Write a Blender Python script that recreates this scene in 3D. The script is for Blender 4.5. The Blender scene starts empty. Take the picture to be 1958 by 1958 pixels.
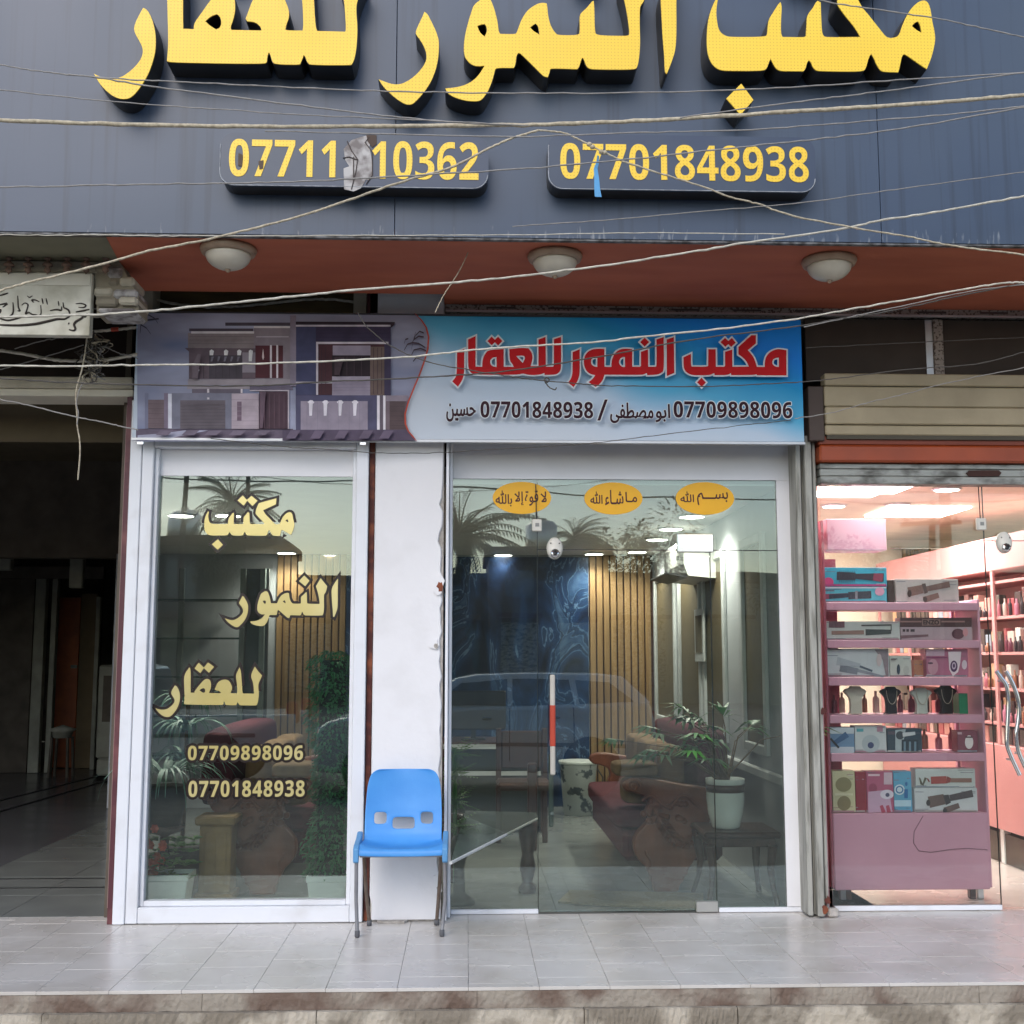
import bpy, math, random
from mathutils import Vector, Matrix, Euler
R = math.radians
random.seed(7)
S = bpy.context.scene
COL = S.collection

# ---------------------------------------------------------------- camera
CAM = Vector((0.0, -6.6, 1.38))
FPX = 2300.0                       # focal length in photo pixels (photo 1958 px wide)
ROT = Euler((R(90 + 6.92), 0, R(-2.14)), 'XYZ')
cd = bpy.data.cameras.new('camera'); cam = bpy.data.objects.new('camera', cd)
COL.objects.link(cam); S.camera = cam
cam.location = CAM; cam.rotation_euler = ROT
cd.sensor_width = 36; cd.lens = 36 * FPX / 1958; cd.clip_end = 500; cd.clip_start = .05
RM = ROT.to_matrix()
def ray(px, py):
    return RM @ Vector(((px - 979) / FPX, -(py - 979) / FPX, -1))
def P(px, py, Y):                  # point of the plane y = Y seen at a photo pixel
    d = ray(px, py); t = (Y - CAM.y) / d.y
    return CAM + d * t
def PZ(px, py, Z):                 # point of the level z = Z
    d = ray(px, py); t = (Z - CAM.z) / d.z
    return CAM + d * t
def PX(px, py, X):
    d = ray(px, py); t = (X - CAM.x) / d.x
    return CAM + d * t

# ---------------------------------------------------------------- world, sun, exposure
W = bpy.data.worlds.new('World'); S.world = W; W.use_nodes = True
nt = W.node_tree; nt.nodes.clear()
wo = nt.nodes.new('ShaderNodeOutputWorld'); bg = nt.nodes.new('ShaderNodeBackground')
sk = nt.nodes.new('ShaderNodeTexSky'); sk.sky_type = 'NISHITA'; sk.sun_disc = False
SUN_EL, SUN_AZ = 38, 200           # azimuth clockwise from +y: light comes over the camera
sk.sun_elevation = R(SUN_EL); sk.sun_rotation = R(SUN_AZ)
sk.air_density = 1.0; sk.dust_density = 1.5; sk.ozone_density = 1.0
bg.inputs[1].default_value = 0.15
nt.links.new(sk.outputs[0], bg.inputs[0]); nt.links.new(bg.outputs[0], wo.inputs[0])
sd = bpy.data.lights.new('sun', 'SUN'); so = bpy.data.objects.new('sun', sd); COL.objects.link(so)
sd.energy = 0.55; sd.angle = R(35); sd.color = (1, .97, .94)
dirv = Vector((math.sin(R(SUN_AZ)) * math.cos(R(SUN_EL)), math.cos(R(SUN_AZ)) * math.cos(R(SUN_EL)), math.sin(R(SUN_EL))))
so.rotation_euler = dirv.to_track_quat('Z', 'Y').to_euler()
so.location = (0, -20, 20)
S.view_settings.view_transform = 'Standard'; S.view_settings.look = 'None'
S.view_settings.exposure = 0.75; S.view_settings.gamma = 1; S.view_settings.use_curve_mapping = False
S.render.engine = 'CYCLES'
S.cycles.max_bounces = 8; S.cycles.diffuse_bounces = 3; S.cycles.glossy_bounces = 4
S.cycles.transparent_max_bounces = 24; S.cycles.transmission_bounces = 4
S.cycles.caustics_reflective = False; S.cycles.caustics_refractive = False
S.cycles.sample_clamp_indirect = 4; S.cycles.use_denoising = True

# ---------------------------------------------------------------- materials
def srgb(h):
    c = [int(h[i:i+2], 16) / 255 for i in (0, 2, 4)]
    return tuple((x / 12.92 if x <= .04045 else ((x + .055) / 1.055) ** 2.4) for x in c)
MATS = {}
def mat(name, col, rough=.6, metal=0, var=.1, scale=5, bump=0, bscale=40, col2=None, spec=.5,
        stretch=(1, 1, 1), orand=0, emit=None, estr=0, thresh=None, detail=4, coat=0, world=False):
    if name in MATS: return MATS[name]
    if isinstance(col, str): col = srgb(col)
    if isinstance(col2, str): col2 = srgb(col2)
    m = bpy.data.materials.new(name); m.use_nodes = True; MATS[name] = m
    n = m.node_tree; b = n.nodes['Principled BSDF']; L = n.links.new
    b.inputs['Roughness'].default_value = rough; b.inputs['Metallic'].default_value = metal
    b.inputs['Specular IOR Level'].default_value = spec
    b.inputs['Coat Weight'].default_value = coat
    tc = n.nodes.new('ShaderNodeTexCoord'); mp = n.nodes.new('ShaderNodeMapping')
    mp.inputs['Scale'].default_value = stretch; L(n.nodes.new('ShaderNodeNewGeometry').outputs['Position'] if world else tc.outputs['Object'], mp.inputs[0])
    nz = n.nodes.new('ShaderNodeTexNoise'); nz.inputs['Scale'].default_value = scale
    nz.inputs['Detail'].default_value = detail; L(mp.outputs[0], nz.inputs['Vector'])
    mx = n.nodes.new('ShaderNodeMix'); mx.data_type = 'RGBA'
    if col2 is None:
        a = tuple(c * (1 - var) for c in col); c2 = tuple(min(1, c * (1 + var)) for c in col)
    else: a, c2 = col, col2
    mx.inputs[6].default_value = (*a, 1); mx.inputs[7].default_value = (*c2, 1)
    mr = n.nodes.new('ShaderNodeMapRange')
    lo, hi = thresh if thresh else (.3, .7)
    mr.inputs[1].default_value = lo; mr.inputs[2].default_value = hi
    L(nz.outputs[0], mr.inputs[0]); L(mr.outputs[0], mx.inputs[0])
    out = mx.outputs[2]
    if orand:
        oi = n.nodes.new('ShaderNodeObjectInfo'); hs = n.nodes.new('ShaderNodeHueSaturation')
        m2 = n.nodes.new('ShaderNodeMapRange'); m2.inputs[3].default_value = 1 - orand; m2.inputs[4].default_value = 1 + orand
        L(oi.outputs['Random'], m2.inputs[0]); L(m2.outputs[0], hs.inputs['Value']); L(out, hs.inputs['Color']); out = hs.outputs[0]
    L(out, b.inputs['Base Color'])
    # gloss is never quite even
    r2 = n.nodes.new('ShaderNodeMapRange'); r2.inputs[3].default_value = max(0, rough - .06); r2.inputs[4].default_value = min(1, rough + .08)
    n3 = n.nodes.new('ShaderNodeTexNoise'); n3.inputs['Scale'].default_value = scale * 2.3; L(mp.outputs[0], n3.inputs['Vector'])
    L(n3.outputs[0], r2.inputs[0]); L(r2.outputs[0], b.inputs['Roughness'])
    if bump:
        n2 = n.nodes.new('ShaderNodeTexNoise'); n2.inputs['Scale'].default_value = bscale; n2.inputs['Detail'].default_value = 6
        L(mp.outputs[0], n2.inputs['Vector'])
        bp = n.nodes.new('ShaderNodeBump'); bp.inputs['Strength'].default_value = bump; bp.inputs['Distance'].default_value = .01
        L(n2.outputs[0], bp.inputs['Height']); L(bp.outputs[0], b.inputs['Normal'])
    if emit is not None:
        b.inputs['Emission Color'].default_value = (*emit, 1); b.inputs['Emission Strength'].default_value = estr
    return m

def glass_mat(name, tint, ior, film=None):
    m = bpy.data.materials.new(name); m.use_nodes = True; MATS[name] = m
    n = m.node_tree; L = n.links.new; n.nodes.clear()
    o = n.nodes.new('ShaderNodeOutputMaterial'); t = n.nodes.new('ShaderNodeBsdfTransparent')
    g = n.nodes.new('ShaderNodeBsdfGlossy'); g.inputs['Roughness'].default_value = 0.0
    t.inputs[0].default_value = (*tint, 1); g.inputs[0].default_value = (.92, 1, .96, 1)
    f = n.nodes.new('ShaderNodeFresnel'); f.inputs[0].default_value = ior
    # slow waviness of float glass
    tc = n.nodes.new('ShaderNodeTexCoord'); nz = n.nodes.new('ShaderNodeTexNoise'); nz.inputs['Scale'].default_value = 1.6
    nz.inputs['Detail'].default_value = 1
    bp = n.nodes.new('ShaderNodeBump'); bp.inputs['Strength'].default_value = .05; bp.inputs['Distance'].default_value = .02
    L(tc.outputs['Object'], nz.inputs['Vector']); L(nz.outputs[0], bp.inputs['Height']); L(bp.outputs[0], g.inputs['Normal'])
    mx = n.nodes.new('ShaderNodeMixShader'); L(f.outputs[0], mx.inputs[0]); L(t.outputs[0], mx.inputs[1]); L(g.outputs[0], mx.inputs[2])
    # dust film, a little diffuse
    d = n.nodes.new('ShaderNodeBsdfDiffuse'); d.inputs[0].default_value = (.62, .66, .64, 1)
    n4 = n.nodes.new('ShaderNodeTexNoise'); n4.inputs['Scale'].default_value = 2.5; n4.inputs['Detail'].default_value = 6
    L(tc.outputs['Object'], n4.inputs['Vector'])
    mr = n.nodes.new('ShaderNodeMapRange'); mr.inputs[1].default_value = .35; mr.inputs[2].default_value = .8
    mr.inputs[3].default_value = .001; mr.inputs[4].default_value = .022; L(n4.outputs[0], mr.inputs[0])
    m2 = n.nodes.new('ShaderNodeMixShader'); L(mr.outputs[0], m2.inputs[0]); L(mx.outputs[0], m2.inputs[1]); L(d.outputs[0], m2.inputs[2])
    L(m2.outputs[0], o.inputs[0])
    return m
GLASS = glass_mat('shopfront_glass', (.93, .98, .945), 1.84)
GLASSP = glass_mat('clear_shop_glass', (.96, .97, .96), 1.5)

white = mat('white_paint', (.78, .78, .80), .45, var=.05, scale=2.5, bump=.08, bscale=25)
plaster = mat('white_plaster', (.79, .785, .80), .8, col2=(.66, .65, .65), scale=3, bump=.3, bscale=18, thresh=(.5, .85), detail=12)
alu = mat('white_aluminium', (.75, .77, .81), .35, col2=(.62, .62, .63), scale=5, thresh=(.52, .82), detail=12)
chrome = mat('chrome', (.85, .85, .85), .12, 1, var=.02)
steel = mat('brushed_steel', (.62, .62, .62), .3, 1, var=.08)
black = mat('black_plastic', (.02, .02, .022), .4)
rubber = mat('black_rubber', (.03, .03, .03), .8)
rust = mat('rusty_iron', srgb('4a1d18'), .7, col2=srgb('8a4a2c'), scale=9, thresh=(.45, .65), bump=.4)
maroonp = mat('maroon_paint', srgb('50232c'), .5, col2=srgb('7a4848'), scale=6, thresh=(.5, .75))
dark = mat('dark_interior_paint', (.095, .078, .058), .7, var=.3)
wood = mat('carved_wood', srgb('6a3824'), .35, col2=srgb('8e5136'), scale=9, bump=.2, stretch=(1, 1, .4))
darkwood = mat('dark_wood', srgb('3a241e'), .3, col2=srgb('4e3128'), scale=7, stretch=(6, 1, 1))
grout = mat('grout', (.36, .35, .33), .9, var=.3)
fabric_m = mat('maroon_fabric', srgb('541a26'), .9, var=.2, scale=20, bump=.3, bscale=150)
fabric_t = mat('tan_fabric', srgb('775c40'), .9, col2=srgb('8a6d4a'), scale=12, bump=.3, bscale=150)

# ---------------------------------------------------------------- mesh helpers
WL = {}
class MB:
    def __init__(s): s.v = []; s.f = []; s.sm = []
    def add(s, vs, fs, smooth=False):
        o = len(s.v); s.v += [tuple(v) for v in vs]; s.f += [tuple(o + i for i in f) for f in fs]; s.sm += [smooth] * len(fs); return s
    def box(s, x0, x1, y0, y1, z0, z1, bev=0):
        if x0 > x1: x0, x1 = x1, x0
        if y0 > y1: y0, y1 = y1, y0
        if z0 > z1: z0, z1 = z1, z0
        b = min(bev, (x1-x0)/2.01, (y1-y0)/2.01, (z1-z0)/2.01)
        if b <= 0:
            vs = [(x, y, z) for z in (z0, z1) for y in (y0, y1) for x in (x0, x1)]
            return s.add(vs, [(0,2,3,1),(4,5,7,6),(0,1,5,4),(2,6,7,3),(0,4,6,2),(1,3,7,5)])
        # chamfered box: 24 vertices
        vs = []; idx = {}
        for cx in (0, 1):
            for cy in (0, 1):
                for cz in (0, 1):
                    X = (x0, x1)[cx]; Y = (y0, y1)[cy]; Z = (z0, z1)[cz]
                    sx, sy, sz = (1, -1)[cx]*b, (1, -1)[cy]*b, (1, -1)[cz]*b
                    idx[(cx,cy,cz,'x')] = len(vs); vs.append((X, Y+sy, Z+sz))
                    idx[(cx,cy,cz,'y')] = len(vs); vs.append((X+sx, Y, Z+sz))
                    idx[(cx,cy,cz,'z')] = len(vs); vs.append((X+sx, Y+sy, Z))
        fs = []
        for a, ax in enumerate('xyz'):
            o1, o2 = [i for i in range(3) if i != a]
            for c in (0, 1):
                q = []
                for u, w in ((0,0),(1,0),(1,1),(0,1)):
                    k = [0,0,0]; k[a] = c; k[o1] = u; k[o2] = w; q.append(idx[(*k, ax)])
                fs.append(tuple(q))
        for a in range(3):       # edges along axis a
            o1, o2 = [i for i in range(3) if i != a]
            for u in (0,1):
                for w in (0,1):
                    k0 = [0,0,0]; k1 = [0,0,0]; k1[a] = 1
                    for k in (k0, k1): k[o1] = u; k[o2] = w
                    fs.append((idx[(*k0,'xyz'[o1])], idx[(*k0,'xyz'[o2])], idx[(*k1,'xyz'[o2])], idx[(*k1,'xyz'[o1])]))
        for k in [(a,b_,c) for a in (0,1) for b_ in (0,1) for c in (0,1)]:
            fs.append((idx[(*k,'x')], idx[(*k,'y')], idx[(*k,'z')]))
        return s.add(vs, fs)
    def quad(s, a, b, c, d): return s.add([a, b, c, d], [(0, 1, 2, 3)])
    def prism(s, poly, ax, a0, a1):    # poly in the two other axes; extruded along ax (0,1,2) from a0 to a1
        n = len(poly)
        def mk(p, a):
            q = list(p); q.insert(ax, a); return tuple(q)
        vs = [mk(p, a0) for p in poly] + [mk(p, a1) for p in poly]
        fs = [tuple(range(n)), tuple(range(2*n-1, n-1, -1))] + [(i, (i+1) % n, n + (i+1) % n, n + i) for i in range(n)]
        return s.add(vs, fs)
    def tube(s, pts, r, seg=8, caps=True, smooth=True):
        pts = [Vector(p) for p in pts]; n = len(pts); rs = r if isinstance(r, (list, tuple)) else [r]*n
        vs = []; up = None
        for i, p in enumerate(pts):
            t = (pts[min(i+1, n-1)] - pts[max(i-1, 0)])
            if t.length < 1e-9: t = Vector((0, 0, 1))
            t.normalize()
            if up is None:
                up = Vector((0, 0, 1)) if abs(t.z) < .9 else Vector((0, 1, 0))
            u = t.cross(up); 
            if u.length < 1e-6: u = t.cross(Vector((1, 0, 0)))
            u.normalize(); w = u.cross(t); up = w
            for k in range(seg):
                a = 2*math.pi*k/seg; vs.append(p + (u*math.cos(a) + w*math.sin(a))*rs[i])
        fs = []
        for i in range(n-1):
            for k in range(seg):
                k2 = (k+1) % seg; fs.append((i*seg+k, i*seg+k2, (i+1)*seg+k2, (i+1)*seg+k))
        s.add(vs, fs, smooth)
        if caps:
            s.add([vs[k] for k in range(seg)], [tuple(range(seg))]); s.add([vs[(n-1)*seg+k] for k in range(seg)], [tuple(range(seg))])
        return s
    def lathe(s, prof, c, seg=24, axis='z', smooth=True):   # prof: (radius, height)
        vs = []
        for r, h in prof:
            for k in range(seg):
                a = 2*math.pi*k/seg; x, y = r*math.cos(a), r*math.sin(a)
                if axis == 'z': vs.append((c[0]+x, c[1]+y, c[2]+h))
                elif axis == 'y': vs.append((c[0]+x, c[1]+h, c[2]+y))
                else: vs.append((c[0]+h, c[1]+x, c[2]+y))
        fs = []
        for i in range(len(prof)-1):
            for k in range(seg):
                k2 = (k+1) % seg; fs.append((i*seg+k, i*seg+k2, (i+1)*seg+k2, (i+1)*seg+k))
        fs.append(tuple(range(seg))); fs.append(tuple((len(prof)-1)*seg + k for k in range(seg)))
        return s.add(vs, fs, smooth)
    def leaf(s, base, d, up, ln, w, curl=.3):
        d = Vector(d).normalized(); side = d.cross(Vector(up))
        if side.length < 1e-4: side = Vector((1, 0, 0))
        side.normalize(); nn = side.cross(d).normalized(); b = Vector(base)
        vs = [b, b + d*ln*.45 + side*w/2 + nn*ln*.06, b + d*ln - nn*ln*curl, b + d*ln*.45 - side*w/2 + nn*ln*.06]
        return s.add(vs, [(0, 1, 2, 3)])
    def build(s, name, m, parent=None, world=True, bevel=0):
        off = Vector((0, 0, 0)); loc = Vector((0, 0, 0))
        if parent is not None:
            if world: off = WL.get(parent.name, Vector((0,0,0)))
        elif world and s.v:
            xs = [v[0] for v in s.v]; ys = [v[1] for v in s.v]; zs = [v[2] for v in s.v]
            loc = Vector(((min(xs)+max(xs))/2, (min(ys)+max(ys))/2, min(zs))); off = loc
        me = bpy.data.meshes.new(name)
        me.from_pydata([(v[0]-off.x, v[1]-off.y, v[2]-off.z) for v in s.v], [], s.f)
        me.polygons.foreach_set('use_smooth', s.sm); me.validate()
        import bmesh
        bm = bmesh.new(); bm.from_mesh(me); bmesh.ops.recalc_face_normals(bm, faces=bm.faces); bm.to_mesh(me); bm.free()
        me.materials.append(m)
        o = bpy.data.objects.new(name, me); COL.objects.link(o)
        if parent is not None: o.parent = parent; WL[o.name] = WL.get(parent.name, Vector((0,0,0)))
        else: o.location = loc; WL[o.name] = Vector(loc)
        if bevel:
            bv = o.modifiers.new('bevel', 'BEVEL'); bv.width = bevel; bv.segments = 2; bv.limit_method = 'ANGLE'
        return o
def tag(o, label=None, cat=None, group=None, kind=None):
    if label: o['label'] = label
    if cat: o['category'] = cat
    if group: o['group'] = group
    if kind: o['kind'] = kind
    return o
def soft(o, lv=2):
    for p in o.data.polygons: p.use_smooth = True
    q = o.modifiers.new('soft', 'SUBSURF'); q.levels = lv; q.render_levels = lv; return o
def struct(o, label=None): o['kind'] = 'structure'; return o
def thing(name, label, cat, loc, rz=0, group=None):
    o = bpy.data.objects.new(name, None); COL.objects.link(o); o.empty_display_size = .1
    o.location = loc; o.rotation_euler = (0, 0, rz); WL[o.name] = Vector(loc)
    return tag(o, label, cat, group)
def copy_tree(o, parent=None):
    c = o.copy(); COL.objects.link(c)
    if parent is not None: c.parent = parent
    for ch in o.children: copy_tree(ch, c)
    return c
def smooth_poly(p, it=2, ang=48):
    pts = [Vector(q) for q in p]; corner = []
    n = len(pts)
    for i in range(n):
        a = pts[i]-pts[i-1]; b = pts[(i+1) % n]-pts[i]
        corner.append(a.length < 1e-6 or b.length < 1e-6 or abs(math.degrees(a.angle(b))) > ang)
    for _ in range(it):
        q = []; c2 = []
        n = len(pts)
        for i in range(n):
            if corner[i]: q.append(pts[i]); c2.append(True)
            else:
                q.append(pts[i]*.75 + pts[i-1]*.25); q.append(pts[i]*.75 + pts[(i+1) % n]*.25); c2 += [False, False]
        pts, corner = q, c2
    return [tuple(v) for v in pts]
def area(p): return sum(p[i-1][0]*p[i][1] - p[i][0]*p[i-1][1] for i in range(len(p)))/2
def contour_mesh(polys, depth=0, offset=0):
    """polys: first is outer, the rest holes, in (x, z) metres -> list of verts, faces standing in the xz plane, centred on y = 0"""
    c = bpy.data.curves.new('tmp', 'CURVE'); c.dimensions = '2D'; c.fill_mode = 'BOTH'; c.extrude = depth/2; c.offset = offset
    for k, p in enumerate(polys):
        if (area(p) > 0) != (k == 0): p = p[::-1]
        sp = c.splines.new('POLY'); sp.points.add(len(p)-1)
        for i, q in enumerate(p): sp.points[i].co = (q[0], q[1], 0, 1)
        sp.use_cyclic_u = True
    o = bpy.data.objects.new('tmp', c); COL.objects.link(o); bpy.context.view_layer.update()
    me = bpy.data.meshes.new_from_object(o)
    vs = [(v.co.x, -v.co.z, v.co.y) for v in me.vertices]; fs = [tuple(p.vertices) for p in me.polygons]
    bpy.data.objects.remove(o); bpy.data.curves.remove(c); bpy.data.meshes.remove(me)
    return vs, fs
def text_mesh(s, bold=0, depth=0, space=1.0):
    c = bpy.data.curves.new('tmp', 'FONT'); c.body = s; c.offset = bold; c.extrude = depth/2; c.space_character = space; c.resolution_u = 4
    o = bpy.data.objects.new('tmp', c); COL.objects.link(o); bpy.context.view_layer.update()
    me = bpy.data.meshes.new_from_object(o)
    vs = [(v.co.x, v.co.z, v.co.y) for v in me.vertices]; fs = [tuple(p.vertices) for p in me.polygons]
    bpy.data.objects.remove(o); bpy.data.curves.remove(c); bpy.data.meshes.remove(me)
    return vs, fs
def put_text(name, s, a, b, Y, m, parent, bold=.02, depth=.001, space=1.0, ref=None, rot=False):
    """fit the word between photo corners a (upper left) and b (lower right) on the plane y = Y"""
    A = P(*a, Y); B = P(*b, Y)
    return put_text_w(name, s, A.x, B.x, B.z, A.z, Y, m, parent, bold, depth, space, ref)
def put_text_w(name, s, x0, x1, z0, z1, Y, m, parent, bold=.02, depth=.001, space=1.0, ref=None):
    vs, fs = text_mesh(s, bold, 0, space)
    if ref is None:
        rx = [v[0] for v in vs]; rz = [v[2] for v in vs]
    else:
        rv, _ = text_mesh(s, ref, 0, space); rx = [v[0] for v in rv]; rz = [v[2] for v in rv]
    mx0, mx1, mz0, mz1 = min(rx), max(rx), min(rz), max(rz)
    mb = MB()
    mb.add([(x0 + (v[0]-mx0)/(mx1-mx0)*(x1-x0), Y, z0 + (v[2]-mz0)/(mz1-mz0)*(z1-z0)) for v in vs], fs)
    if len(mb.v) == 0: return None
    o = mb.build(name, m, parent)
    sol = o.modifiers.new('thick', 'SOLIDIFY'); sol.thickness = depth; sol.offset = 0
    return o
def halo_text(name, s, a, b, Y, m, parent, bold, grow, space=1.0):
    """the same word laid in a ring of small shifts: an even outline round the letters"""
    A = P(*a, Y); B = P(*b, Y); vs, fs = text_mesh(s, bold, 0, space)
    rx = [v[0] for v in vs]; rz = [v[2] for v in vs]; a0, a1, c0, c1 = min(rx), max(rx), min(rz), max(rz); mb = MB()
    for k in range(12):
        t = 2*math.pi*k/12; dx, dz = grow*math.cos(t), grow*math.sin(t)
        mb.add([(A.x + dx + (v[0]-a0)/(a1-a0)*(B.x-A.x), Y - .00003*k, B.z + dz + (v[2]-c0)/(c1-c0)*(A.z-B.z)) for v in vs], fs)
    return mb.build(name, m, parent)
def flat(name, pts, Y, m, parent, depth=.001):    # a flat printed patch: photo-pixel outline on plane y = Y
    w = [P(x, y, Y) for x, y in pts]
    vs, fs = contour_mesh([[(p.x, p.z) for p in w]], depth)
    mb = MB(); mb.add([(v[0], v[1]+Y, v[2]) for v in vs], fs)
    return mb.build(name, m, parent)
def cat_rom(pts, n=6):
    pts = [Vector(p) for p in pts]; out = []
    for i in range(len(pts)-1):
        p0, p1, p2, p3 = pts[max(i-1, 0)], pts[i], pts[i+1], pts[min(i+2, len(pts)-1)]
        for k in range(n):
            t = k/n; out.append(.5*((2*p1) + (p2-p0)*t + (2*p0-5*p1+4*p2-p3)*t*t + (3*p1-p0-3*p2+p3)*t**3))
    out.append(pts[-1]); return out
# ---------------------------------------------------------------- key measures (metres; facade at y = 0, porch floor at z = 0)
YS = -1.10                         # face of the fascia board
YB = -0.14                         # face of the banner
ZS = P(979, 457, YS).z             # level of the soffit
ZC = 2.36                          # ceiling of the office
XL, XR, YR = -1.80, 1.80, 4.90     # office room
STREET = -0.30

# ---------------------------------------------------------------- ground, street, porch
road = mat('dusty_street', (.24, .22, .19), .9, var=.25, scale=3, bump=.6, bscale=80)
MB().quad((-120, -140, STREET-.004), (120, -140, STREET-.004), (120, -1.0, STREET-.004), (-120, -1.0, STREET-.004)).build('street', road); struct(bpy.data.objects['street'])
conc = mat('weathered_concrete', srgb('b5ac9c'), .9, col2=srgb('857c6e'), scale=5, bump=.7, bscale=50, thresh=(.46, .58), detail=14, world=True)
concr = mat('stained_step_edge', srgb('9a9184'), .85, col2=srgb('6e5c50'), scale=4, bump=.7, bscale=50, thresh=(.44, .6), detail=14, world=True)
def rough_block(name, x0, x1, y0, y1, z0, z1, m, parent, seed, amp=.0028, nx=70):
    rnd = random.Random(seed); mb = MB(); vs = []; nz = 3
    f = [[rnd.uniform(-amp, amp) for _ in range(nz+1)] for _ in range(nx+1)]
    for i in range(nx+1):
        x = x0 + (x1-x0)*i/nx
        for j in range(nz+1):
            z = z0 + (z1-z0)*j/nz + (rnd.uniform(-amp, amp)*.5 if 0 < i < nx and j in (0,) else 0)
            vs.append((x, y0 + f[i][j] + (amp*1.2 if j == nz else 0), z))
    fs = [(i*(nz+1)+j, (i+1)*(nz+1)+j, (i+1)*(nz+1)+j+1, i*(nz+1)+j+1) for i in range(nx) for j in range(nz)]
    mb.add(vs, fs)
    tv = []
    for i in range(nx+1):
        x = x0 + (x1-x0)*i/nx; v = vs[i*(nz+1)+nz]; tv += [v, (x, y1, z1)]
    mb.add(tv, [(2*i, 2*i+2, 2*i+3, 2*i+1) for i in range(nx)])
    for i in (0, nx):
        col = [vs[i*(nz+1)+j] for j in range(nz+1)]; x = vs[i*(nz+1)][0]
        mb.add(col + [(x, y1, z1), (x, y1, z0)], [tuple(range(nz+3))])
    return mb.build(name, m, parent)
porch = thing('porch', None, None, (0, -1.3, 0)); struct(porch)
MB().box(-7, 7.5, -1.27, -.005, -.30, -.016).build('mortar_bed', grout, porch)
MB().box(-7, 7.5, -1.22, -.005, -.296, -.02).build('core', grout, porch)
# edge course under the tiles and the lower riser, both broken into worn lengths
xs = [-6.0, -4.1, -2.35, -1.1, .05, 1.3, 2.2, 3.3, 5.2, 7.2]
for i in range(len(xs)-1):
    rough_block('edge_block', xs[i]+.001, xs[i+1]-.001, -1.315, -1.26, -.085, -.0155, concr, porch, 10+i, .0022)
xs = [-6.2, -3.0, -1.75, -.62, .5, 1.15, 2.6, 4.1, 7.2]
for i in range(len(xs)-1):
    rough_block('riser_block', xs[i]+.002, xs[i+1]-.002, -1.345, -1.26, -.178, -.0865, conc, porch, 40+i, .0035)
xs = [-6.2, -3.6, -2.0, -.9, .25, 1.7, 3.0, 4.9, 7.2]
for i in range(len(xs)-1):
    rough_block('step_tread', xs[i]+.001, xs[i+1]-.001, -1.75, -1.30, -.299, -.181, conc, porch, 70+i, .004)
tilem = mat('porch_tile', srgb('d4d0ca'), .26, col2=srgb('b0a89c'), scale=1.7, thresh=(.45, .8), orand=.022, world=True, detail=12, bump=.05, bscale=4)
tm = MB().box(-.1492, .1492, -.1492, .1492, -.014, 0, .0008)
t0 = tm.build('tile', tilem, porch, world=False); tmesh = t0.data; first = True
rnd = random.Random(3)
PXO = P(893, 1885, -1.3).x + .006
for i in range(-22, 24):
    off = [.04, .13, .06, .19, .09, .16][i % 6]
    y = -1.3 + off - .3
    while y < .32:
        yc = y + .15; 
        lo, hi = max(y, -1.316), min(y+.3, .16)
        if hi - lo > .03:
            o = t0 if first else bpy.data.objects.new('tile', tmesh)
            if not first: COL.objects.link(o); o.parent = porch
            first = False
            o.location = (PXO + .3*i + .15, (lo+hi)/2 + 1.3, rnd.uniform(-.0004, .0004)); o.scale = (1, (hi-lo-.0015)/.3, 1)
            o.rotation_euler = (rnd.uniform(-.0007, .0007), rnd.uniform(-.0007, .0007), 0)
            WL[o.name] = Vector((0, 0, 0))
        y += .3

# ---------------------------------------------------------------- the building's own walls
XA = P(206, 1758, -.02).x          # left end of the office front
XB = P(1583, 1740, -.05).x         # right end of the office front
bld = thing('shop_building', 'two storey shop block with dark fascia and brown soffit over three shopfronts', 'building', (0, 2, 0))
umber = mat('brown_render', srgb('3b322c'), .85, var=.15)
soffm = mat('terracotta_soffit_paint', srgb('b8674a'), .7, col2=srgb('a0543b'), scale=2.2, stretch=(.6, 2, 1), bump=.08, bscale=12, detail=12)
oliv = mat('olive_soffit_paint', srgb('77745f'), .8, var=.12)
# soffit: front edge left corner / back edge left corner, as seen
sl0 = PZ(203, 452, ZS); sl1 = PZ(258, 556, ZS); ysb = sl1.y; pxs = P(850, 590, 0).x
ZR = ZS + .34                       # ceiling of the recess behind the left half of the soffit
MB().box(-8, pxs-.002, ysb+.002, .25, ZR, ZR+.05).build('recess_ceiling', mat('recess_paint', srgb('5a4a36'), .85, var=.2), bld)
MB().box(sl1.x, pxs-.002, ysb-.02, ysb, ZS+.052, ZR+.05).build('recess_face', mat('recess_paint', srgb('5a4a36')), bld)
MB().box(pxs, pxs+.02, ysb+.002, .25, ZS+.052, ZR+.05).build('recess_face', mat('recess_paint', srgb('5a4a36')), bld)
mb = MB(); mb.prism([(sl0.x, YS+.02), (8, YS+.02), (8, .25), (pxs, .25), (pxs, ysb), (sl1.x, ysb)], 2, ZS, ZS+.05); mb.build('soffit', soffm, bld)
YN_ = PZ(100, 499, ZS).y            # the neighbour's wall stands further forward
mb = MB(); mb.prism([(-8, YS+.02), (sl0.x-.003, YS+.02), (sl1.x-.003, ysb), (-8, ysb)], 2, ZS+.003, ZS+.05); mb.build('neighbour_soffit', oliv, bld)
MB().box(-8, 8, -.9, 8, 5.6, 5.9).build('roof_slab', plaster, bld)
# wall above the shop openings, up to the soffit (recessed) and room shells
MB().box(XA, 8, .251, .45, ZC+.11, 5.6).build('wall', umber, bld)
MB().box(-8, XA-.002, .6, .8, P(100, 755, 0).z+.02, 5.6).build('wall', umber, bld)
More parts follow.
